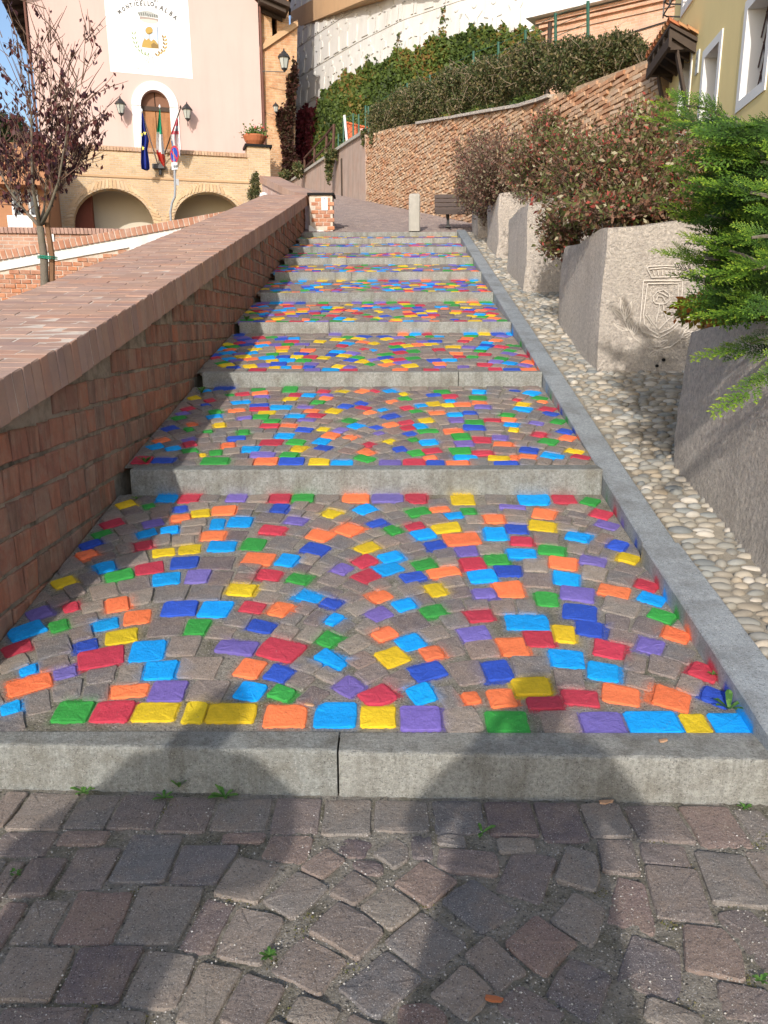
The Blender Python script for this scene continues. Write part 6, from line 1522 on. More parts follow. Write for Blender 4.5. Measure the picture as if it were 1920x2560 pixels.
# ------------------------------------------------------------------ purple tree with its stake
TY = 8.6
def tp(px, py, dy=0): return atY(px, py, TY + dy)
tree = empty('purple_leaved_tree', tp(116, 900), 'slender young tree with sparse dark purple leaves in front of the town hall', 'tree')
mb = MB(); fork = tp(100, 566)
mb.tube([tp(118, 1060), tp(114, 800), tp(110, 640), tp(104, 600), fork], [.052, .046, .040, .037, .036], 10)
limbs = [[fork, tp(60, 525, .1), tp(20, 470, .2), tp(-15, 400, .3)], [fork, tp(84, 480, -.1), tp(80, 420, -.15), tp(78, 300, -.1), tp(70, 180, 0)], [fork, tp(112, 520, .1), tp(118, 440, .15), tp(128, 340, .2), tp(140, 210, .2)],
         [tp(105, 560), tp(124, 520, -.2), tp(146, 455, -.3), tp(168, 330, -.4), tp(198, 170, -.4)], [tp(112, 500, .1), tp(150, 470, .4), tp(190, 420, .5), tp(225, 340, .6)]]
rr_ = [[.024, .018, .012, .006], [.026, .019, .014, .009, .005], [.025, .018, .014, .009, .005], [.022, .017, .012, .008, .004], [.013, .010, .007, .003]]
for L_, r_ in zip(limbs, rr_): mb.tube(L_, r_, 6)
mb.obj('trunk', M['bark'], tree, smooth=True)
rs = random.Random(5); roots, tips_ = [], []
for L_ in limbs:
    for i in range(24):
        t_ = rs.uniform(.18, 1) * (len(L_) - 1); k = min(int(t_), len(L_) - 2); p = lerp(L_[k], L_[k + 1], t_ - k)
        out = Vector((rs.gauss(0, .38), rs.gauss(0, .36), rs.uniform(.35, 1.0))); ln = rs.uniform(.3, .8)
        roots.append(p); tips_.append(p + out.normalized() * ln)
for (a, b) in (((190, 420), (240, 310)), ((168, 330), (206, 200)), ((206, 200), (245, 80)), ((206, 200), (216, 65)), ((150, 250), (155, 105)), ((70, 190), (20, 20)), ((60, 240), (0, 80)), ((100, 330), (90, 110)), ((128, 300), (125, 25)), ((168, 330), (232, 195)), ((190, 430), (272, 280))):
    roots.append(tp(*a)); tips_.append(tp(*b))
base_pairs = list(zip(roots, tips_))
for a, b in base_pairs:
    for i in range(3):
        t_ = rs.uniform(.3, .95); p = lerp(a, b, t_); d = (b - a).normalized() + Vector((rs.gauss(0, .5), rs.gauss(0, .5), rs.gauss(.1, .3))); roots.append(p); tips_.append(p + d.normalized() * rs.uniform(.12, .35))
twigs('twigs', roots, tips_, M['twig'], tree, .006, .0018, 3, wob=.05)
V, F, R_ = [], [], []
for a, b in zip(roots, tips_):
    d = b - a
    xpx = a.x
    n = rs.choice((2, 4, 7, 9)) if a.z < tp(0, 250).z else rs.choice((0, 0, 1, 1, 3))
    for i in range(n):
        p = a + d * rs.uniform(.15, 1.02) + Vector((rs.gauss(0, .015), rs.gauss(0, .015), rs.gauss(0, .015)))
        add_leaf(V, F, R_, p, rs.uniform(.04, .075), Vector((rs.gauss(0, .5), rs.gauss(0, .5), -.9)), w_=.55)
mesh_np('foliage', V, F, R_, M['purpleleaf'], tree, kind='stuff')
mb = MB(); mb.tube([tp(128, 1060, .05), tp(130, 640, .05), tp(118, 560, .05), tp(124, 450, .05)], [.034, .032, .03, .03], 8); tag(mb.obj('support_stake', mat_var('stake_wood', [(.20, .11, .06)], rough=.85, ns=14, namt=.3, bstr=0)), 'brown wooden stake tied to the purple tree', 'stake')
mb = MB(); q0, q1 = tp(108, 643), tp(130, 645)
for dz in (-.008, .01):
    mb.tube([q0 + Vector((-.06, 0, dz)), q0 + Vector((0, -.055, dz)), q1 + Vector((0, -.04, dz)), q1 + Vector((.035, .05, dz)), q0 + Vector((0, .06, dz)), q0 + Vector((-.06, 0, dz))], .007, 5)
tag(mb.obj('tree_tie', flat('greentie', (.02, .22, .14), .6)), 'green band tying the tree trunk to its stake', 'tie')

# ------------------------------------------------------------------ shrubs on the planting bank
def shrub(label, blobs, n, size, mat, seed, name='shrub', tw=120, upr=.5, grp=None):
    b0 = blobs[0]; o = empty(name, (b0[0], b0[1], b0[2] - b0[5]), label, 'shrub', grp)
    rs = random.Random(seed); r_, t_ = [], []
    for i in range(tw):
        b = rs.choice(blobs); a = Vector((b[0] + rs.gauss(0, .15) * b[3], b[1] + rs.gauss(0, .2) * b[4], b[2] - b[5] * .6)); e = Vector((rs.gauss(0, 1), rs.gauss(0, 1), rs.uniform(-.2, 1.2))).normalized()
        r_.append(a); q_ = rs.uniform(1.0, 1.38); t_.append(Vector((b[0] + e.x * b[3] * q_, b[1] + e.y * b[4] * q_, b[2] + e.z * b[5] * q_)))
    twigs('branches', r_, t_, M['twig'], o, .007, .002, seed, wob=.12)
    cloud('foliage', blobs, n, size, mat, o, .5, seed, .35)
    # leaves along shoots that stick out
    V, F, R_ = [], [], []
    for a, b in zip(r_, t_):
        for i in range(9):
            p = lerp(a, b, rs.uniform(.6, 1.03)); add_leaf(V, F, R_, p + Vector((rs.gauss(0, .02), rs.gauss(0, .02), rs.gauss(0, .02))), size * rs.uniform(.7, 1.3), w_=.5)
    mesh_np('shoot_leaves', V, F, R_, mat, o, kind='stuff'); return o
def bl(px, py, Y, rpx, rpy, ry, w_=1.0):
    p = atY(px, py, Y); k = Y / FPX * 1.03; return (p.x, p.y, p.z, rpx * k, ry, rpy * k, w_)
shrub('big red, green and cream leaved shrub spilling over the carved granite block', [bl(1560, 440, 6.9, 130, 95, .55, 2), bl(1460, 430, 7.3, 95, 75, .5, 1.2), bl(1660, 500, 6.6, 110, 80, .5, 1.3), bl(1540, 520, 6.5, 170, 40, .35, 1.2), bl(1430, 560, 7.9, 70, 45, .3, .8), bl(1395, 610, 8.0, 40, 38, .2, .35), bl(1590, 350, 7.5, 60, 70, .4, .6)], 9000, .044, M['shrubmix'], 21, tw=480)
shrub('tall reddish shrub with bright red tips behind the second granite block', [bl(1400, 390, 9.3, 85, 70, .6, 1.4), bl(1330, 420, 9.6, 60, 70, .5, 1), bl(1450, 470, 9.2, 110, 40, .4, 1), bl(1360, 330, 9.8, 30, 45, .3, .35)], 5000, .046, M['shrubmix'], 22, tw=280)
shrub('brown and rust coloured shrub above the flat topped granite block', [bl(1250, 410, 11.8, 75, 75, .6, 1.5), bl(1300, 460, 11.5, 60, 45, .5, .8), bl(1215, 470, 11.9, 40, 50, .4, .7)], 4200, .045, M['shrubbrown'], 23, tw=280)
shrub('greyish brown shrub hanging over the end of the bench', [bl(1190, 400, 13.3, 48, 60, .5, 1.2), bl(1175, 480, 13.6, 36, 45, .35, 1), bl(1215, 510, 13.0, 36, 42, .3, .8)], 3000, .045, M['shrubbrown'], 24, tw=220)
shrub('low red leaved shrub under the conifer, against the yellow house', [bl(1700, 400, 8.0, 90, 70, .5, 1.4), bl(1760, 470, 7.0, 80, 80, .5, 1), bl(1640, 330, 8.8, 50, 60, .4, .5), bl(1850, 560, 6.5, 120, 90, .5, 1)], 7000, .045, M['shrubmix'], 25, tw=220)
shrub('orange and yellow leaved shrub peeping out below the conifer branches', [bl(1760, 775, 4.9, 62, 28, .25, 1), bl(1830, 800, 4.6, 60, 35, .25, 1)], 700, .05, M['orangeleaf'], 26, tw=24)
# ------------------------------------------------------------------ conifer at the right edge
con = empty('green_conifer', (3.3, 4.1, .8), 'bright green feathery conifer reaching in from the right edge over the granite block', 'conifer')
def frond(L, seed):
    """flat spray: returns V(n,3) in local frame (x along, y across, z normal), F quads, rv"""
    rs = np.random.RandomState(seed); V, F, R_ = [], [], []
    def blade(p, d, l, w_, rv, nz):
        s = np.array([-d[1], d[0], 0.]); b = len(V)
        z = np.array([0, 0, 1.])
        V.extend([p - s * w_ * .5, p + d * l * .45 - s * w_ * .62 + z * nz * l * .2, p + d * l, p + d * l * .45 + s * w_ * .62 + z * nz * l * .2]); F.append((b, b + 1, b + 2, b + 3)); R_.append(rv)
    n = int(L / .0165); 
    for i in range(n):
        t = i / n; base = np.array([t * L, 0, -.10 * L * t * t + .0]); side = 1 if i % 2 else -1
        ll = .105 * (1 - t) ** .75 * (.35 + .65 * min(1, t * 6 + .35)) * rs.uniform(.8, 1.15) + .012
        an = rad(rs.uniform(38, 52)) * side; d = np.array([math.cos(an), math.sin(an), rs.uniform(-.15, .2)])
        m = max(2, int(ll / .0095))
        for j in range(m):
            u = j / m; q = base + d * ll * u; q[2] -= .04 * ll * u
            s2 = 1 if j % 2 else -1; a2 = an + s2 * rad(38); d2 = np.array([math.cos(a2), math.sin(a2), rs.uniform(-.2, .35)])
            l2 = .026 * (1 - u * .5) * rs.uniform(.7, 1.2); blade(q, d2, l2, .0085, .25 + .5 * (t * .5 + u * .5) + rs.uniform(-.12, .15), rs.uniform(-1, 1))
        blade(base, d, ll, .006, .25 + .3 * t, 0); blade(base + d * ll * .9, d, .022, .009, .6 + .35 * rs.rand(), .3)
    blade(np.zeros(3), np.array([1., 0, -.1]), L, .005, .3, 0); blade(np.array([L * .95, 0, -.1 * L]), np.array([1., 0, -.2]), .03, .005, .95, .2)
    return np.array(V), np.array(F), np.array(R_)
fr = [frond(l, i) for i, l in enumerate((.34, .30, .26, .22, .30, .18))]
VV, FF, RR = [], [], []; nb_v = 0
def put_frond(p, d, up, i, s, shade):
    global nb_v
    V, F, R_ = fr[i]; d = d.normalized(); y = up.cross(d).normalized(); z = d.cross(y); Mx = np.array([list(d), list(y), list(z)])
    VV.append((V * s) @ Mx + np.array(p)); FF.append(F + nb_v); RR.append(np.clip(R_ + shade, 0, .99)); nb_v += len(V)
rs = random.Random(9); barkmb = MB()
br = [((1960, 400), (1668, 262), 3.7, 4.1), ((1960, 420), (1655, 302), 3.5, 3.8), ((2000, 480), (1768, 332), 3.3, 3.5), ((1980, 520), (1800, 410), 3.3, 3.6), ((1990, 560), (1722, 432), 3.5, 3.8), ((1990, 600), (1760, 480), 3.6, 3.6), ((2000, 660), (1716, 534), 3.4, 3.7), ((1990, 640), (1750, 500), 3.7, 4.0),
      ((2000, 700), (1735, 556), 3.6, 3.9), ((2000, 760), (1700, 640), 3.3, 3.6), ((2000, 800), (1745, 700), 3.4, 3.7), ((1990, 740), (1790, 620), 3.1, 3.3), ((2000, 860), (1690, 830), 3.6, 3.6) if False else ((2000, 850), (1850, 870), 3.2, 3.2), ((2010, 900), (1875, 975), 3.0, 2.9),
      ((2000, 540), (1850, 480), 3.0, 3.1), ((2020, 620), (1850, 600), 3.0, 3.0), ((2020, 690), (1850, 680), 2.9, 2.95), ((2010, 470), (1880, 400), 3.1, 3.2), ((2000, 780), (1800, 760), 3.2, 3.3), ((2000, 350), (1900, 335), 3.6, 3.7), ((1990, 700), (1800, 660), 3.8, 3.9), ((2000, 610), (1790, 560), 3.9, 4.0), ((2010, 780), (1860, 780), 2.9, 3.0)]
for (a, b, ya, yb) in br:
    A, B_ = atY(*a, ya), atY(*b, yb); L = (B_ - A).length; d = (B_ - A).normalized(); sag = .10 * L
    P = [lerp(A, B_, t_) + Vector((0, 0, sag * math.sin(math.pi * t_))) for t_ in np.linspace(0, 1, 7)]
    barkmb.tube(P[:-1], [.011 * (1 - i / 7) + .002 for i in range(6)], 5)
    n = int(L / .028)
    for i in range(n):
        t_ = (i + rs.random()) / n; p = lerp(A, B_, t_) + Vector((0, 0, sag * math.sin(math.pi * t_))) + Vector((rs.gauss(0, .02), rs.gauss(0, .03), rs.gauss(0, .02)))
        s_ = 1 if i % 2 else -1; side = d.cross(Vector((0, 0, 1))).normalized() * s_
        dd = d * rs.uniform(.7, 1.3) + side * rs.uniform(.1, .9) + Vector((0, 0, rs.uniform(-.35, .45)))
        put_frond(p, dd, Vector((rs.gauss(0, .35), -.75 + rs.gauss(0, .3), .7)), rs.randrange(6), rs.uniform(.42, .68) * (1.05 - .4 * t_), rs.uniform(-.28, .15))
    put_frond(lerp(A, B_, .80), d, Vector((0, -.5, 1)), 4, .8, .15)
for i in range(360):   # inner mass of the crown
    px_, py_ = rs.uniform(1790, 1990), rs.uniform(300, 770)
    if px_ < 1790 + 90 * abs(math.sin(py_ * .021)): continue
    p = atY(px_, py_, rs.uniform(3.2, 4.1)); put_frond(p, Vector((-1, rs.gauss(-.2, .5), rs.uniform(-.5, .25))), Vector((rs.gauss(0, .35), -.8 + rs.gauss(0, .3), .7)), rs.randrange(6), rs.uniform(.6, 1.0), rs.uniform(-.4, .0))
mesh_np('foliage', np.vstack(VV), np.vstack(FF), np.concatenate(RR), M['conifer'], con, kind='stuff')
barkmb.tube([(3.3, 4.1, .8), (3.25, 4.05, 1.8), (3.3, 4.1, 2.9)], [.10, .08, .04], 8)
for (a, b, ya, yb) in br[::2]: barkmb.tube([atY(*a, ya), Vector((3.27, 4.07, atY(*a, ya).z - .1))], [.012, .02], 5)
barkmb.obj('limbs', M['bark'], con)
print('conifer faces', sum(len(f) for f in FF))
# ------------------------------------------------------------------ ivy on the white wall
ivy = empty('ivy_curtain', wpt(10, 8), 'thick green ivy with yellowing leaves covering the foot of the white relief wall', 'ivy')
top_edge = [(735, 290), (745, 275), (780, 265), (795, 235), (830, 200), (880, 172), (935, 155), (985, 128), (1040, 110), (1095, 86), (1150, 70), (1205, 66), (1265, 54), (1270, 66), (1330, 80), (1368, 64), (1368, 90)]
def wall_off(px, py, off):
    """point where the sight line meets the battered wall (marching)"""
    d = ray(px, py); best = None
    for s in np.linspace(0, SM, 90):
        # distance in plan between ray and wall at height
        p = wpt(s, 8); t_ = (p.x * d.y - p.y * d.x)
        if best is not None and best[1] * t_ <= 0:
            s0, t0 = best; ss = s0 + (s - s0) * abs(t0) / (abs(t0) + abs(t_) + 1e-9)
            for _ in range(3):
                q = wpt(ss, 8, off); Y = q.y; z = CAM_H + d[2] * Y / d[1]; q = wpt(ss, z, off); 
            return ss, z
        best = (s, t_)
    return None
edge_sz = [wall_off(x, y, 0) for x, y in top_edge]; edge_sz = [e for e in edge_sz if e]
def ivtop(s): return pl(edge_sz, s) if s < edge_sz[-1][0] else edge_sz[-1][1]
rs_ = np.random.RandomState(4); n = 46000; sI0 = edge_sz[0][0]; sI1 = min(SM, edge_sz[-1][0] + 1.0)
S_ = rs_.uniform(sI0, sI1, n); V = np.empty((n, 4, 3)); rv = np.empty(n); keep = np.zeros(n, bool)
for i in range(n):
    s = S_[i]; tpz = ivtop(s) + .12 * math.sin(s * 3.1) + .09 * math.sin(s * 9.7) + (.16 * abs(math.sin(s * 7.3)) ** 7); lo = max(3.0, tpz - 6.5)
    z = rs_.uniform(lo, tpz); o = .12 + .07 * (math.sin(s * 2.3 + z * 1.7) + math.sin(s * 5.1 - z * 3.3) + 1.6) * min(1, (tpz - z) * .8 + .15) * rs_.uniform(.5, 1.05)
    p = np.array(wpt(s, z, o)); a = rs_.normal(size=3) * .7 + np.array([0, -.3, -.8]); a /= np.linalg.norm(a); b = np.cross(a, rs_.normal(size=3) * .5 + np.array([0, -1, 0])); b /= np.linalg.norm(b)
    sz = .17 * rs_.uniform(.7, 1.3); V[i] = (p, p + a * sz * .45 + b * sz * .45, p + a * sz, p + a * sz * .45 - b * sz * .45)
    rv[i] = min(.99, max(0, rs_.beta(2, 3) * .95 + .18 * math.sin(s * 1.3 + z * .9) + .12 * (z > tpz - .8)))
print('ivy s', sI0, sI1)
red = (S_ < sI0 + 2.6)
zc_ = V[:, 0, 2]
redm = red & (zc_ < ivtop(sI0 + 2) + 2)
redm = S_ + rs_.uniform(-.25, .25, n) < sI0 + 2.3
F = np.arange(n * 4).reshape(n, 4)
g = ~redm; mesh_np('green_leaves', V[g].reshape(-1, 3), F[:g.sum()], rv[g], M['ivy'], ivy, kind='stuff')
ri = empty('red_creeper', wpt(sI0 + 1, 8), 'crimson virginia creeper at the left foot of the white relief wall', 'creeper')
mesh_np('red_leaves', V[redm].reshape(-1, 3), F[:redm.sum()], rv[redm], M['redivy'], ri, kind='stuff')
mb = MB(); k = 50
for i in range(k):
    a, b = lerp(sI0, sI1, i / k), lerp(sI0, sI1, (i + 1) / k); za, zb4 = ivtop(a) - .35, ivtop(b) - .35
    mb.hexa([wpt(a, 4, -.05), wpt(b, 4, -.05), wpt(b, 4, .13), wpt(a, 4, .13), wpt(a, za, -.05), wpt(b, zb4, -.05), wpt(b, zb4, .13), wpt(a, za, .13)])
mb.obj('dark_backing', mat_var('ivy_shade', [(.025, .035, .012)], rough=1, bstr=0), ivy)  # dark sheet behind the leaves; shade between them put into its colour
# hanging trails
for px, y0_, y1_ in ((978, 70, 130), (902, 130, 165), (840, 170, 205), (1092, 10, 60)):
    a = wall_off(px, y0_, 0); b = wall_off(px, y1_ + 15, 0)
    if a and b:
        V, F, R_ = [], [], []
        for i in range(60):
            t_ = random.random(); p = wpt(lerp(a[0], b[0], t_) + random.gauss(0, .05 + .08 * t_), lerp(a[1], b[1], t_), .06); add_leaf(V, F, R_, p, .13, w_=.8)
        mesh_np('ivy_trail', V, F, R_, M['ivy'], ivy, kind='stuff')
# dark creeper on the tower
cr = empty('dark_creeper', atY(718, 400, 39.6), 'dry dark brown creeper climbing the brick tower beside the white wall', 'creeper')
bb = [bl(x, y, 38.85, rx, ry_, .15, w_) for x, y, rx, ry_, w_ in ((722, 400, 18, 60, 2), (716, 320, 20, 60, 2), (727, 250, 11, 60, 1), (737, 190, 6, 40, .5), (700, 300, 10, 26, .6), (735, 420, 20, 40, 1))]
cloud('foliage', [(b[0], b[1], b[2], b[3] * .72, b[4], b[5] * .8, b[6]) for b in bb], 3200, .15, M['darkcreeper'], cr, .8, 5, .2)
# ------------------------------------------------------------------ overgrown hedge along the top of the old wall
hd = [(958, 292, 23.0, 36, 46, 'dark green ivy bush at the low end of the old wall, beside the plaster face'), (1010, 262, 20.8, 40, 46, 'olive bush with pale dead stems on the old wall, second from the lane'), (1060, 245, 19.3, 50, 52, 'grey green tangled bush on the old wall under the green ivy curtain'),
      (1140, 215, 17.4, 58, 52, 'dense olive bush on the middle of the old wall above the stone ledge'), (1230, 195, 15.8, 62, 58, 'bush of dry straw coloured stems and green leaves on the old wall'), (1330, 160, 14.2, 66, 62, 'mixed green and straw bush on the old wall below the brick building'), (1440, 155, 12.7, 72, 66, 'large dark leafed bush hanging over the old wall beside the tiled canopy'), (1540, 130, 12.2, 66, 48, 'pale green bush between the tiled canopy and the brick building')]
for i, (x, y, Y, rx, ry_, lab) in enumerate(hd):
    ds = .35
    blobs = [bl(x, y + 8, Y + ds, rx * .75, ry_ * .8, .5, 1.4)] + [bl(x + rx * math.cos(a) * .75, y + ry_ * math.sin(a) * .5 + 10, Y + ds - .35 * math.cos(a), rx * .42, ry_ * .5, .35, .5) for a in np.linspace(0, 6.28, 7)[:-1]]
    if i in (0, 3, 6): blobs.append(bl(x - 4, y + ry_ * .95, Y - .05, rx * .28, ry_ * .35, .15, .3))
    o = shrub(lab, blobs, 7500 if i < 6 else 8500, .055 if i < 6 else .05, M['hedgemix'], 40 + i, name='wall_top_bush', tw=30, grp='bushes along the top of the old wall')
    rs = random.Random(60 + i); r_, t_ = [], []
    for q in range(45 if i not in (0, 6) else 12):
        b = rs.choice(blobs); a = Vector((b[0] + rs.gauss(0, .5) * b[3], b[1] - b[4] * .8, b[2] + rs.uniform(-.8, .8) * b[5])); r_.append(a); t_.append(a + Vector((rs.gauss(0, .14), rs.gauss(-.08, .08), rs.uniform(-.35, .25))))
    twigs('dry_stems', r_, t_, M['drytwig'], o, .004, .002, 70 + i, wob=.16)
for (x, y, Y, h_) in ((903, 345, 24.3, 26), (1040, 300, 18.7, 20), (1430, 235, 12.4, 30), (1560, 200, 11.0, 30)): pass
hv = empty('hanging_ivy', WLN.pt(WY(26.5), wtop(WY(26.5)), .1), 'hanging green ivy trail over the plaster wall below the stone cap', 'ivy')
bb = [bl(x, y, Y, rx, ry_, .1, w_) for x, y, Y, rx, ry_, w_ in ((824, 395, 27.6, 9, 22, 1), (822, 430, 27.6, 6, 26, .6), (830, 385, 27.3, 12, 10, .6), (935, 340, 23.4, 8, 22, .6), (912, 345, 24.2, 5, 18, .4))]
cloud('foliage', bb, 1500, .09, M['hedgemix'], hv, .7, 9, .2)
# handrail, posts, orange mesh
mb = MB(); rp = [(760, 445), (785, 422), (815, 395), (833, 375)]
hr = empty('rusty_handrail', atY(760, 445, 33), 'rusty iron handrail with posts climbing behind the sloping stone cap', 'railing')
Ys = [34.5, 32, 29.5, 28.2]
for (x, y), Y in zip(rp, Ys):
    mb = MB(); h = 52 + (34.5 - Y) * 2; mb.tube([atY(x, y, Y), atY(x + 1, y - h * .5, Y), atY(x + 2, y - h, Y)], .05, 5); mb.obj('post', flat('rust', (.10, .05, .035), .8), hr)
mb = MB()
for f in (.45, .95): mb.tube([atY(x + 1, y - (52 + (34.5 - Y) * 2) * f, Y) for (x, y), Y in zip(rp, Ys)], .045, 5)
mb.obj('rail', M['rust'], hr)
wf = empty('green_wire_fence', atY(870, 330, 26), 'green metal fence posts and wire along the hillside above the old wall', 'fence')
M['fencegreen'] = flat('fence_green', (.03, .11, .07), .5)
posts = [(846, 372, 335, 27.6), (859, 360, 292, 27.0), (883, 335, 284, 26), (897, 325, 286, 25.5), (914, 320, 264, 25), (921, 318, 266, 24.8), (1018, 265, 208, 24), (1075, 250, 187, 22.5), (1126, 240, 160, 21.3), (1184, 215, 128, 20), (1246, 200, 105, 18.6), (1314, 160, 75, 17.2), (1389, 140, 33, 15.8), (1470, 100, 3, 14.3)]
for x, y0_, y1_, Y in posts:
    mb = MB(); mb.tube([atY(x, y0_ + 25, Y), atY(x, y1_, Y)], .028, 6); mb.obj('post', M['fencegreen'], wf)
mb = MB()
for (xa, a0, a1, Ya), (xb, b0, b1, Yb) in zip(posts, posts[1:]):
    for f in (.05, .3, .55, .8): mb.tube([atY(xa, lerp(a1, a0, f), Ya), atY(xb, lerp(b1, b0, f), Yb)], .006, 3)
mb.obj('wires', M['fencegreen'], wf)
mb = MB(); mb.tube([atY(868, 360, 26.5), atY(861, 288, 26.5)], .04, 6); tag(mb.obj('white_post', M['white']), 'leaning white post at the corner of the orange shelter', 'post')
OS = Plane(atY(866, 355, 26.6), (.95, -.3)); a = OS.uz(866, 304); b = OS.uz(922, 318); c_ = OS.uz(922, 360)
sh = empty('orange_shelter', OS.pt(a[0], c_[1]), 'small orange netting enclosure behind the green fence posts, left of the overgrown bushes', 'enclosure')
mb = MB(); mb.prism([OS.pt(a[0], c_[1] - .3, -.9), OS.pt(b[0], c_[1] - .3, -.9), OS.pt(b[0], b[1], -.9), OS.pt(a[0], a[1], -.9)], [OS.pt(a[0], c_[1] - .3, 0), OS.pt(b[0], c_[1] - .3, 0), OS.pt(b[0], b[1], 0), OS.pt(a[0], a[1], 0)])
mb.obj('netting', mat_var('orange_netting', [(.55, .12, .05)], rough=.8, ns=8, namt=.35, bs=30, bstr=.4, spot=(.35, .20, .10), spots=4, spotamt=.5), sh)
mb = MB(); p0 = OS.uz(899, 322); p1 = OS.uz(921, 340); mb.obox(OS, p0[0], p1[0], p1[1], p0[1], .003, .02); mb.obj('pale_sheet', flat('palesheet', (.60, .38, .32), .8), sh)
mb = MB(); q = [OS.uz(866, 304), OS.uz(922, 318), OS.uz(922, 322), OS.uz(866, 308)]; mb.prism([OS.pt(*p, .002) for p in q], [OS.pt(*p, .05) for p in q]); mb.obj('top_band', flat('orangeband', (.62, .14, .05), .7), sh)
# ------------------------------------------------------------------ small plants near the pillar wall, far trees
cy = shrub('small dark conical evergreen beside the lane parapet and the arcade', [bl(636, 490, 21, 15, 22, .2, 1), bl(638, 460, 21, 9, 20, .15, .7), bl(640, 442, 21, 4, 10, .08, .2)], 2200, .05, M['hedgemix'], 91, name='conical_shrub', tw=10)
shrub('little green bush at the foot of the white relief wall, by the handrail', [bl(745, 425, 33, 10, 16, .3, 1), bl(712, 437, 36, 12, 8, .3, .7)], 900, .11, M['hedgemix'], 92, name='small_bush', tw=10)
mb = MB(); mb.lathe(atY(660, 497, 16.2), [(.02, -.05), (.07, 0), (.09, .05), (.07, .1), (.02, .12)], 12); tag(mb.obj('globe_lamp', M['white']), 'small white globe lamp beside the conical evergreen', 'lamp')
for i, (x, y, Y, rx, ry_, lab) in enumerate(((10, 430, 60, 90, 70, 'dark green garden tree far behind the orange house'), (-20, 340, 70, 100, 60, 'distant tree crown rising against the sky at the left edge'), (110, 400, 55, 25, 60, 'dark reddish tree behind the corner of the town hall'))):
    o = empty('background_tree', atY(x, y + ry_, Y), lab, 'tree')
    mb = MB(); mb.tube([Vector((atY(x, y, Y).x, Y, 0)), atY(x, y, Y)], [.3, .15], 7); mb.obj('trunk', M['bark'], o)
    cloud('crown', [bl(x, y, Y, rx * .7, ry_ * .7, 2, 1.5)] + [bl(x + rx * .6 * math.cos(a), y + ry_ * .5 * math.sin(a), Y, rx * .45, ry_ * .45, 1.5, .6) for a in np.linspace(0, 6.28, 7)[:-1]], 7000, .32, M['farleaf'] if i < 2 else M['redivy'], o, .7, 80 + i, .2)
# ------------------------------------------------------------------ weeds in the joints
def weed(p, s, label, seed, n=7, flatl=.7, name='weed'):
    rs = random.Random(seed); V, F, R_ = [], [], []
    for i in range(n):
        a = 2 * math.pi * i / n + rs.uniform(-.4, .4); d = Vector((math.cos(a), math.sin(a) * .9, rs.uniform(.25, .9) * (1 - flatl) * 2 + .15)).normalized(); L = s * rs.uniform(.6, 1.15)
        w_ = L * .16; sd = d.cross(Vector((0, 0, 1))).normalized(); b = len(V); P = []
        for t_, ww_, dz in ((0, .25, 0), (.35, .8, .06), (.7, 1.0, .05), (.9, .6, -.02), (1.0, .05, -.08)):
            c = Vector(p) + d * L * t_ + Vector((0, 0, dz * L)); V += [tuple(c - sd * w_ * ww_), tuple(c + Vector((0, 0, -.02 * L))), tuple(c + sd * w_ * ww_)]
        for k in range(4):
            for j in range(2): q = b + k * 3 + j; F.append((q, q + 1, q + 4, q + 3)); R_.append(rs.random())
    return tag(mesh_np(name, V, F, R_, M['weed']), label, 'weed', None)
def gz(px, py, z=.0):
    d = ray(px, py); t_ = (z - CAM_H) / d[2]; return Vector((d[0] * t_, d[1] * t_, z))
weed(gz(212, 1982), .045, 'small leafy weed at the foot of the first step, leftmost of its row', 1, 8)
weed(gz(410, 1995), .04, 'small weed in the joint below the first step, between two bigger weeds', 2, 7)
weed(gz(448, 1968, .02), .05, 'thin upright weed against the face of the first step', 3, 4, .2)
weed(gz(562, 1992), .06, 'largest broad leafed weed at the foot of the first step', 4, 6)
weed(gz(1205, 2082), .045, 'three leafed green weed in the joint right of the middle', 5, 3)
weed(gz(672, 2390), .025, 'tuft of tiny green leaves between dark cobbles at the lower left', 6, 12)
weed(gz(1862, 2020), .025, 'tiny green tuft at the right foot of the first step', 7, 11)
weed(gz(1902, 2452), .025, 'tiny green tuft at the lower right edge', 8, 10)
weed(gz(40, 2185), .022, 'mossy green tuft in the leftmost joint', 9, 9)
weed(Vector((1.13, 2.33, .178)), .065, 'dandelion like weed with a blue sprayed leaf on the first painted tread', 10, 8, .5)
weed(Vector((1.15, 2.52, .21)), .03, 'small pale green weed beside the grey kerb on the first tread', 11, 6)
weed(Vector((-1.37, 4.08, .50)), .04, 'green tuft in the corner under the second step', 12, 9)
for k, (Y, lab) in enumerate(((4.32, 'green tuft where the wall meets the second painted tread'), (7.75, 'weeds beside the brick wall on the fourth painted tread'), (5.75, 'green sprig beside the brick wall at the third step'))):
    weed(Vector((-1.38, Y, stairz(Y) + .01)), .06, lab, 20 + k, 12, .3)
def litter(name, p, s, mat, label, cat, ang=0):
    mb = MB(); c, sn = math.cos(ang), math.sin(ang)
    P = [(-1, -.25), (-.2, -.42), (.9, -.2), (1.1, .2), (.3, .35), (-.9, .3)]
    q = [Vector(p) + Vector((c * x * s - sn * y * s, sn * x * s + c * y * s, 0)) for x, y in P]
    mb.prism(q, [v + Vector((0, 0, s * .35)) + Vector((random.uniform(-.1, .1), random.uniform(-.1, .1), 0)) * s for v in q]); return tag(mb.obj(name, mat), label, cat)
M['driedleaf'] = mat_var('dried_leaf', [(.45, .27, .16)], rough=.8, bstr=0, ns=40)
litter('brick_chip', gz(1235, 2500, .004), .018, M['terracotta'], 'terracotta coloured brick chip lying on the cobbles near the bottom edge', 'chip', -.2)
litter('dry_leaf', gz(1515, 2008, .004), .022, M['driedleaf'], 'curled dry tan leaf at the foot of the first step', 'leaf', .1)
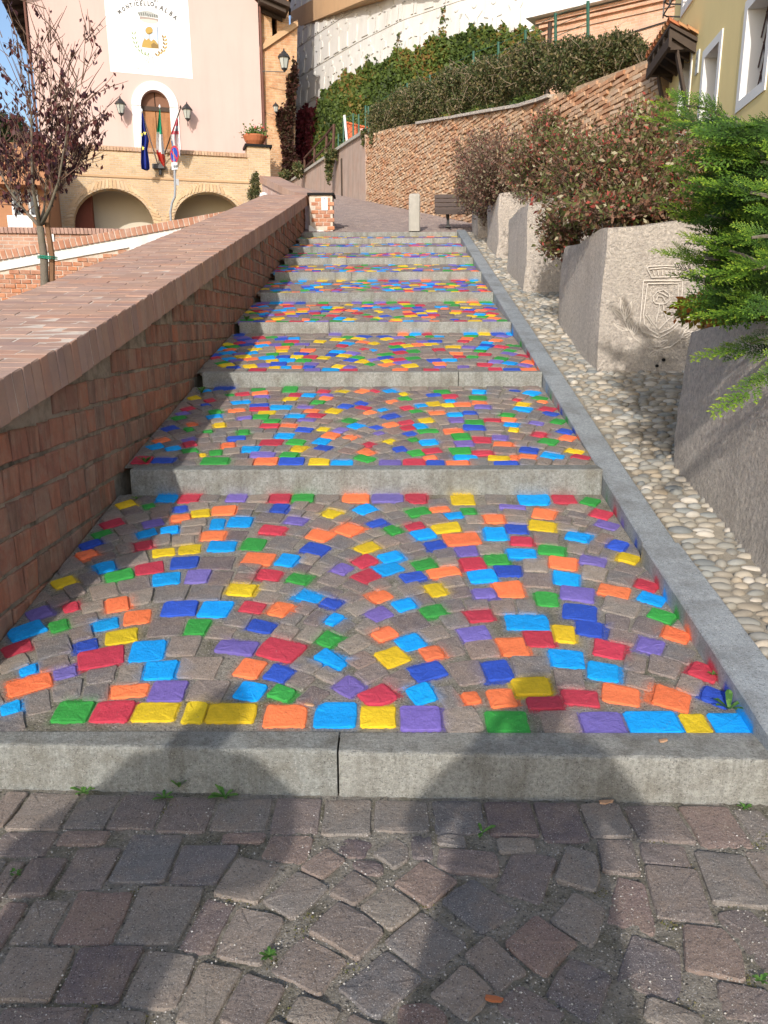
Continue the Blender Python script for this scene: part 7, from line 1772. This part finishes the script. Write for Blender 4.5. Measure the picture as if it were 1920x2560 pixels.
litter('fallen_leaf', Vector((-.265, 2.36, .175)), .016, M['driedleaf'], 'dry leaf lying on an orange painted cobble', 'leaf', -.4)
litter('leaf_on_step', Vector((.86, 2.17, .152)), .015, M['driedleaf'], 'brown leaf lying on the grey top of the first step', 'leaf', .3)
# grit in the joints
rs = random.Random(31); V, F, R_ = [], [], []
for i in range(4500):
    Y = rs.uniform(.85, 2.05); X = rs.uniform(-.62, .62) * Y * 1.05; s = rs.choice((.0012, .0016, .0022, .003)); b = len(V); c = Vector((X, Y, -.003 + s * .5 + rs.uniform(0, .004)))
    V += [tuple(c + Vector(q) * s) for q in ((1, 0, 0), (0, 1, 0), (-1, 0, 0), (0, -1, 0), (0, 0, 1), (0, 0, -1))]
    F += [(b, b + 1, b + 4), (b + 1, b + 2, b + 4), (b + 2, b + 3, b + 4), (b + 3, b, b + 4)]; R_ += [rs.random()] * 4
me = bpy.data.meshes.new('grit'); me.from_pydata(V, [], F); me.update(); a = me.attributes.new('rv', 'FLOAT', 'FACE'); a.data.foreach_set('value', np.array(R_, dtype=np.float32))
o = link('grit', me, mat_var('grit', [(.55, .52, .46), (.30, .28, .24), (.65, .62, .58)], rough=.9, bstr=0), pave); o['kind'] = 'stuff'
# moss cushions in the joints
V, F, R_ = [], [], []
for i in range(60):
    Y = rs.uniform(.9, 2.06); X = rs.uniform(-.6, .6) * Y
    for k in range(26): add_leaf(V, F, R_, Vector((X + rs.gauss(0, .012), Y + rs.gauss(0, .01), -.004 + rs.uniform(0, .004))), .006, Vector((rs.gauss(0, 1), rs.gauss(0, 1), .7)), w_=.6)
mesh_np('moss', V, F, R_, mat_var('moss', [(.10, .12, .03), (.16, .15, .05), (.12, .09, .04)], rough=1, bstr=0), pave, kind='stuff')
# ------------------------------------------------------------------ two people behind the camera whose shadows fall on the first step
def person(name, x, y, h, label, arms, build=1.0):
    k = h / 1.75; root = empty(name, (x, y, 0), label, 'person')
    J = {'pel': (0, 0, .95, .15), 'sp': (0, .0, 1.15, .145), 'ch': (0, 0, 1.35, .165), 'nk': (0, .02, 1.52, .06), 'hd': (0, .03, 1.60, .085), 'ht': (0, .02, 1.70, .075)}
    for s, n in ((1, 'r'), (-1, 'l')):
        J['hp' + n] = (.10 * s, 0, .90, .10); J['kn' + n] = (.12 * s, .02, .50, .062); J['an' + n] = (.13 * s, -.01, .09, .045); J['to' + n] = (.15 * s, .16, .03, .035)
        J['sh' + n] = (.19 * s, 0, 1.44, .07); e, hnd = arms; J['el' + n] = (e[0] * s, e[1], e[2], .05); J['wr' + n] = (hnd[0] * s, hnd[1], hnd[2], .032); J['ha' + n] = (hnd[0] * s * .7, hnd[1] + .06, hnd[2] + .03, .03)
    E = [('pel', 'sp'), ('sp', 'ch'), ('ch', 'nk'), ('nk', 'hd'), ('hd', 'ht')]
    for n in 'rl': E += [('pel', 'hp' + n), ('hp' + n, 'kn' + n), ('kn' + n, 'an' + n), ('an' + n, 'to' + n), ('ch', 'sh' + n), ('sh' + n, 'el' + n), ('el' + n, 'wr' + n), ('wr' + n, 'ha' + n)]
    ks = list(J); me = bpy.data.meshes.new('body'); me.from_pydata([(x + J[q][0] * k, y + J[q][1] * k, J[q][2] * k) for q in ks], [(ks.index(a), ks.index(b)) for a, b in E], [])
    sk = me.skin_vertices.new() if hasattr(me.skin_vertices, 'new') else None
    o = link('body', me, flat('clothes', (.08, .09, .13), .9), root)
    md = o.modifiers.new('skin', 'SKIN')
    if not me.skin_vertices: 
        bm = bmesh.new(); bm.from_mesh(me); bm.verts.layers.skin.verify(); bm.to_mesh(me); bm.free()
    for i, q in enumerate(ks): r_ = J[q][3] * k * build; me.skin_vertices[0].data[i].radius = (r_ * (1.25 if q in ('ch', 'sp', 'pel') else 1), r_); me.skin_vertices[0].data[i].use_root = (q == 'pel')
    sb = o.modifiers.new('sub', 'SUBSURF'); sb.levels = 2; sb.render_levels = 2
    # wide coat added to fill out the cast shadow; hair
    mb = MB(); mb.lathe((x, y, 0), [(.26 * k * build, .42 * k), (.25 * k * build, .6 * k), (.22 * k * build, .85 * k), (.19 * k * build, 1.1 * k), (.17 * k * build, 1.3 * k)], 16); mb.obj('coat', M['clothes'], root)
    mb = MB(); mb.lathe((x, y + .0 * k, 1.66 * k), [(.085 * k, -.06), (.10 * k, 0), (.085 * k, .06), (.04 * k, .10)], 12); mb.obj('hair', M['darkwood'], root)
    for s in (1, -1):
        mb = MB(); w0 = Vector((x + arms[1][0] * s * .7 * k, y + (arms[1][1] + .06) * k, (arms[1][2] + .03) * k))
        for f in range(4): mb.tube([w0 + Vector((0, 0, .012 * (f - 1.5))), w0 + Vector((-.03 * s, .03, .012 * (f - 1.5) + .02)), w0 + Vector((-.055 * s, .02, .012 * (f - 1.5) + .04))], [.009, .008, .006], 5)
        mb.tube([w0, w0 + Vector((-.02 * s, -.005, .03)), w0 + Vector((-.035 * s, -.01, .045))], [.01, .009, .007], 5); mb.obj('fingers', flat('skin_tone', (.45, .27, .19), .6), root)
    return root
person('person', -.11, -.52, 1.64, 'person in dark coat on the cobbles with both hands raised to hold up a phone', ((.36, .06, 1.22), (.10, .32, 1.36)), 1.25)
person('person', -1.16, -.50, 1.58, 'person in dark coat on the cobbles with hands clasped and elbows out', ((.42, .04, 1.20), (.10, .20, 1.10)), 1.4)
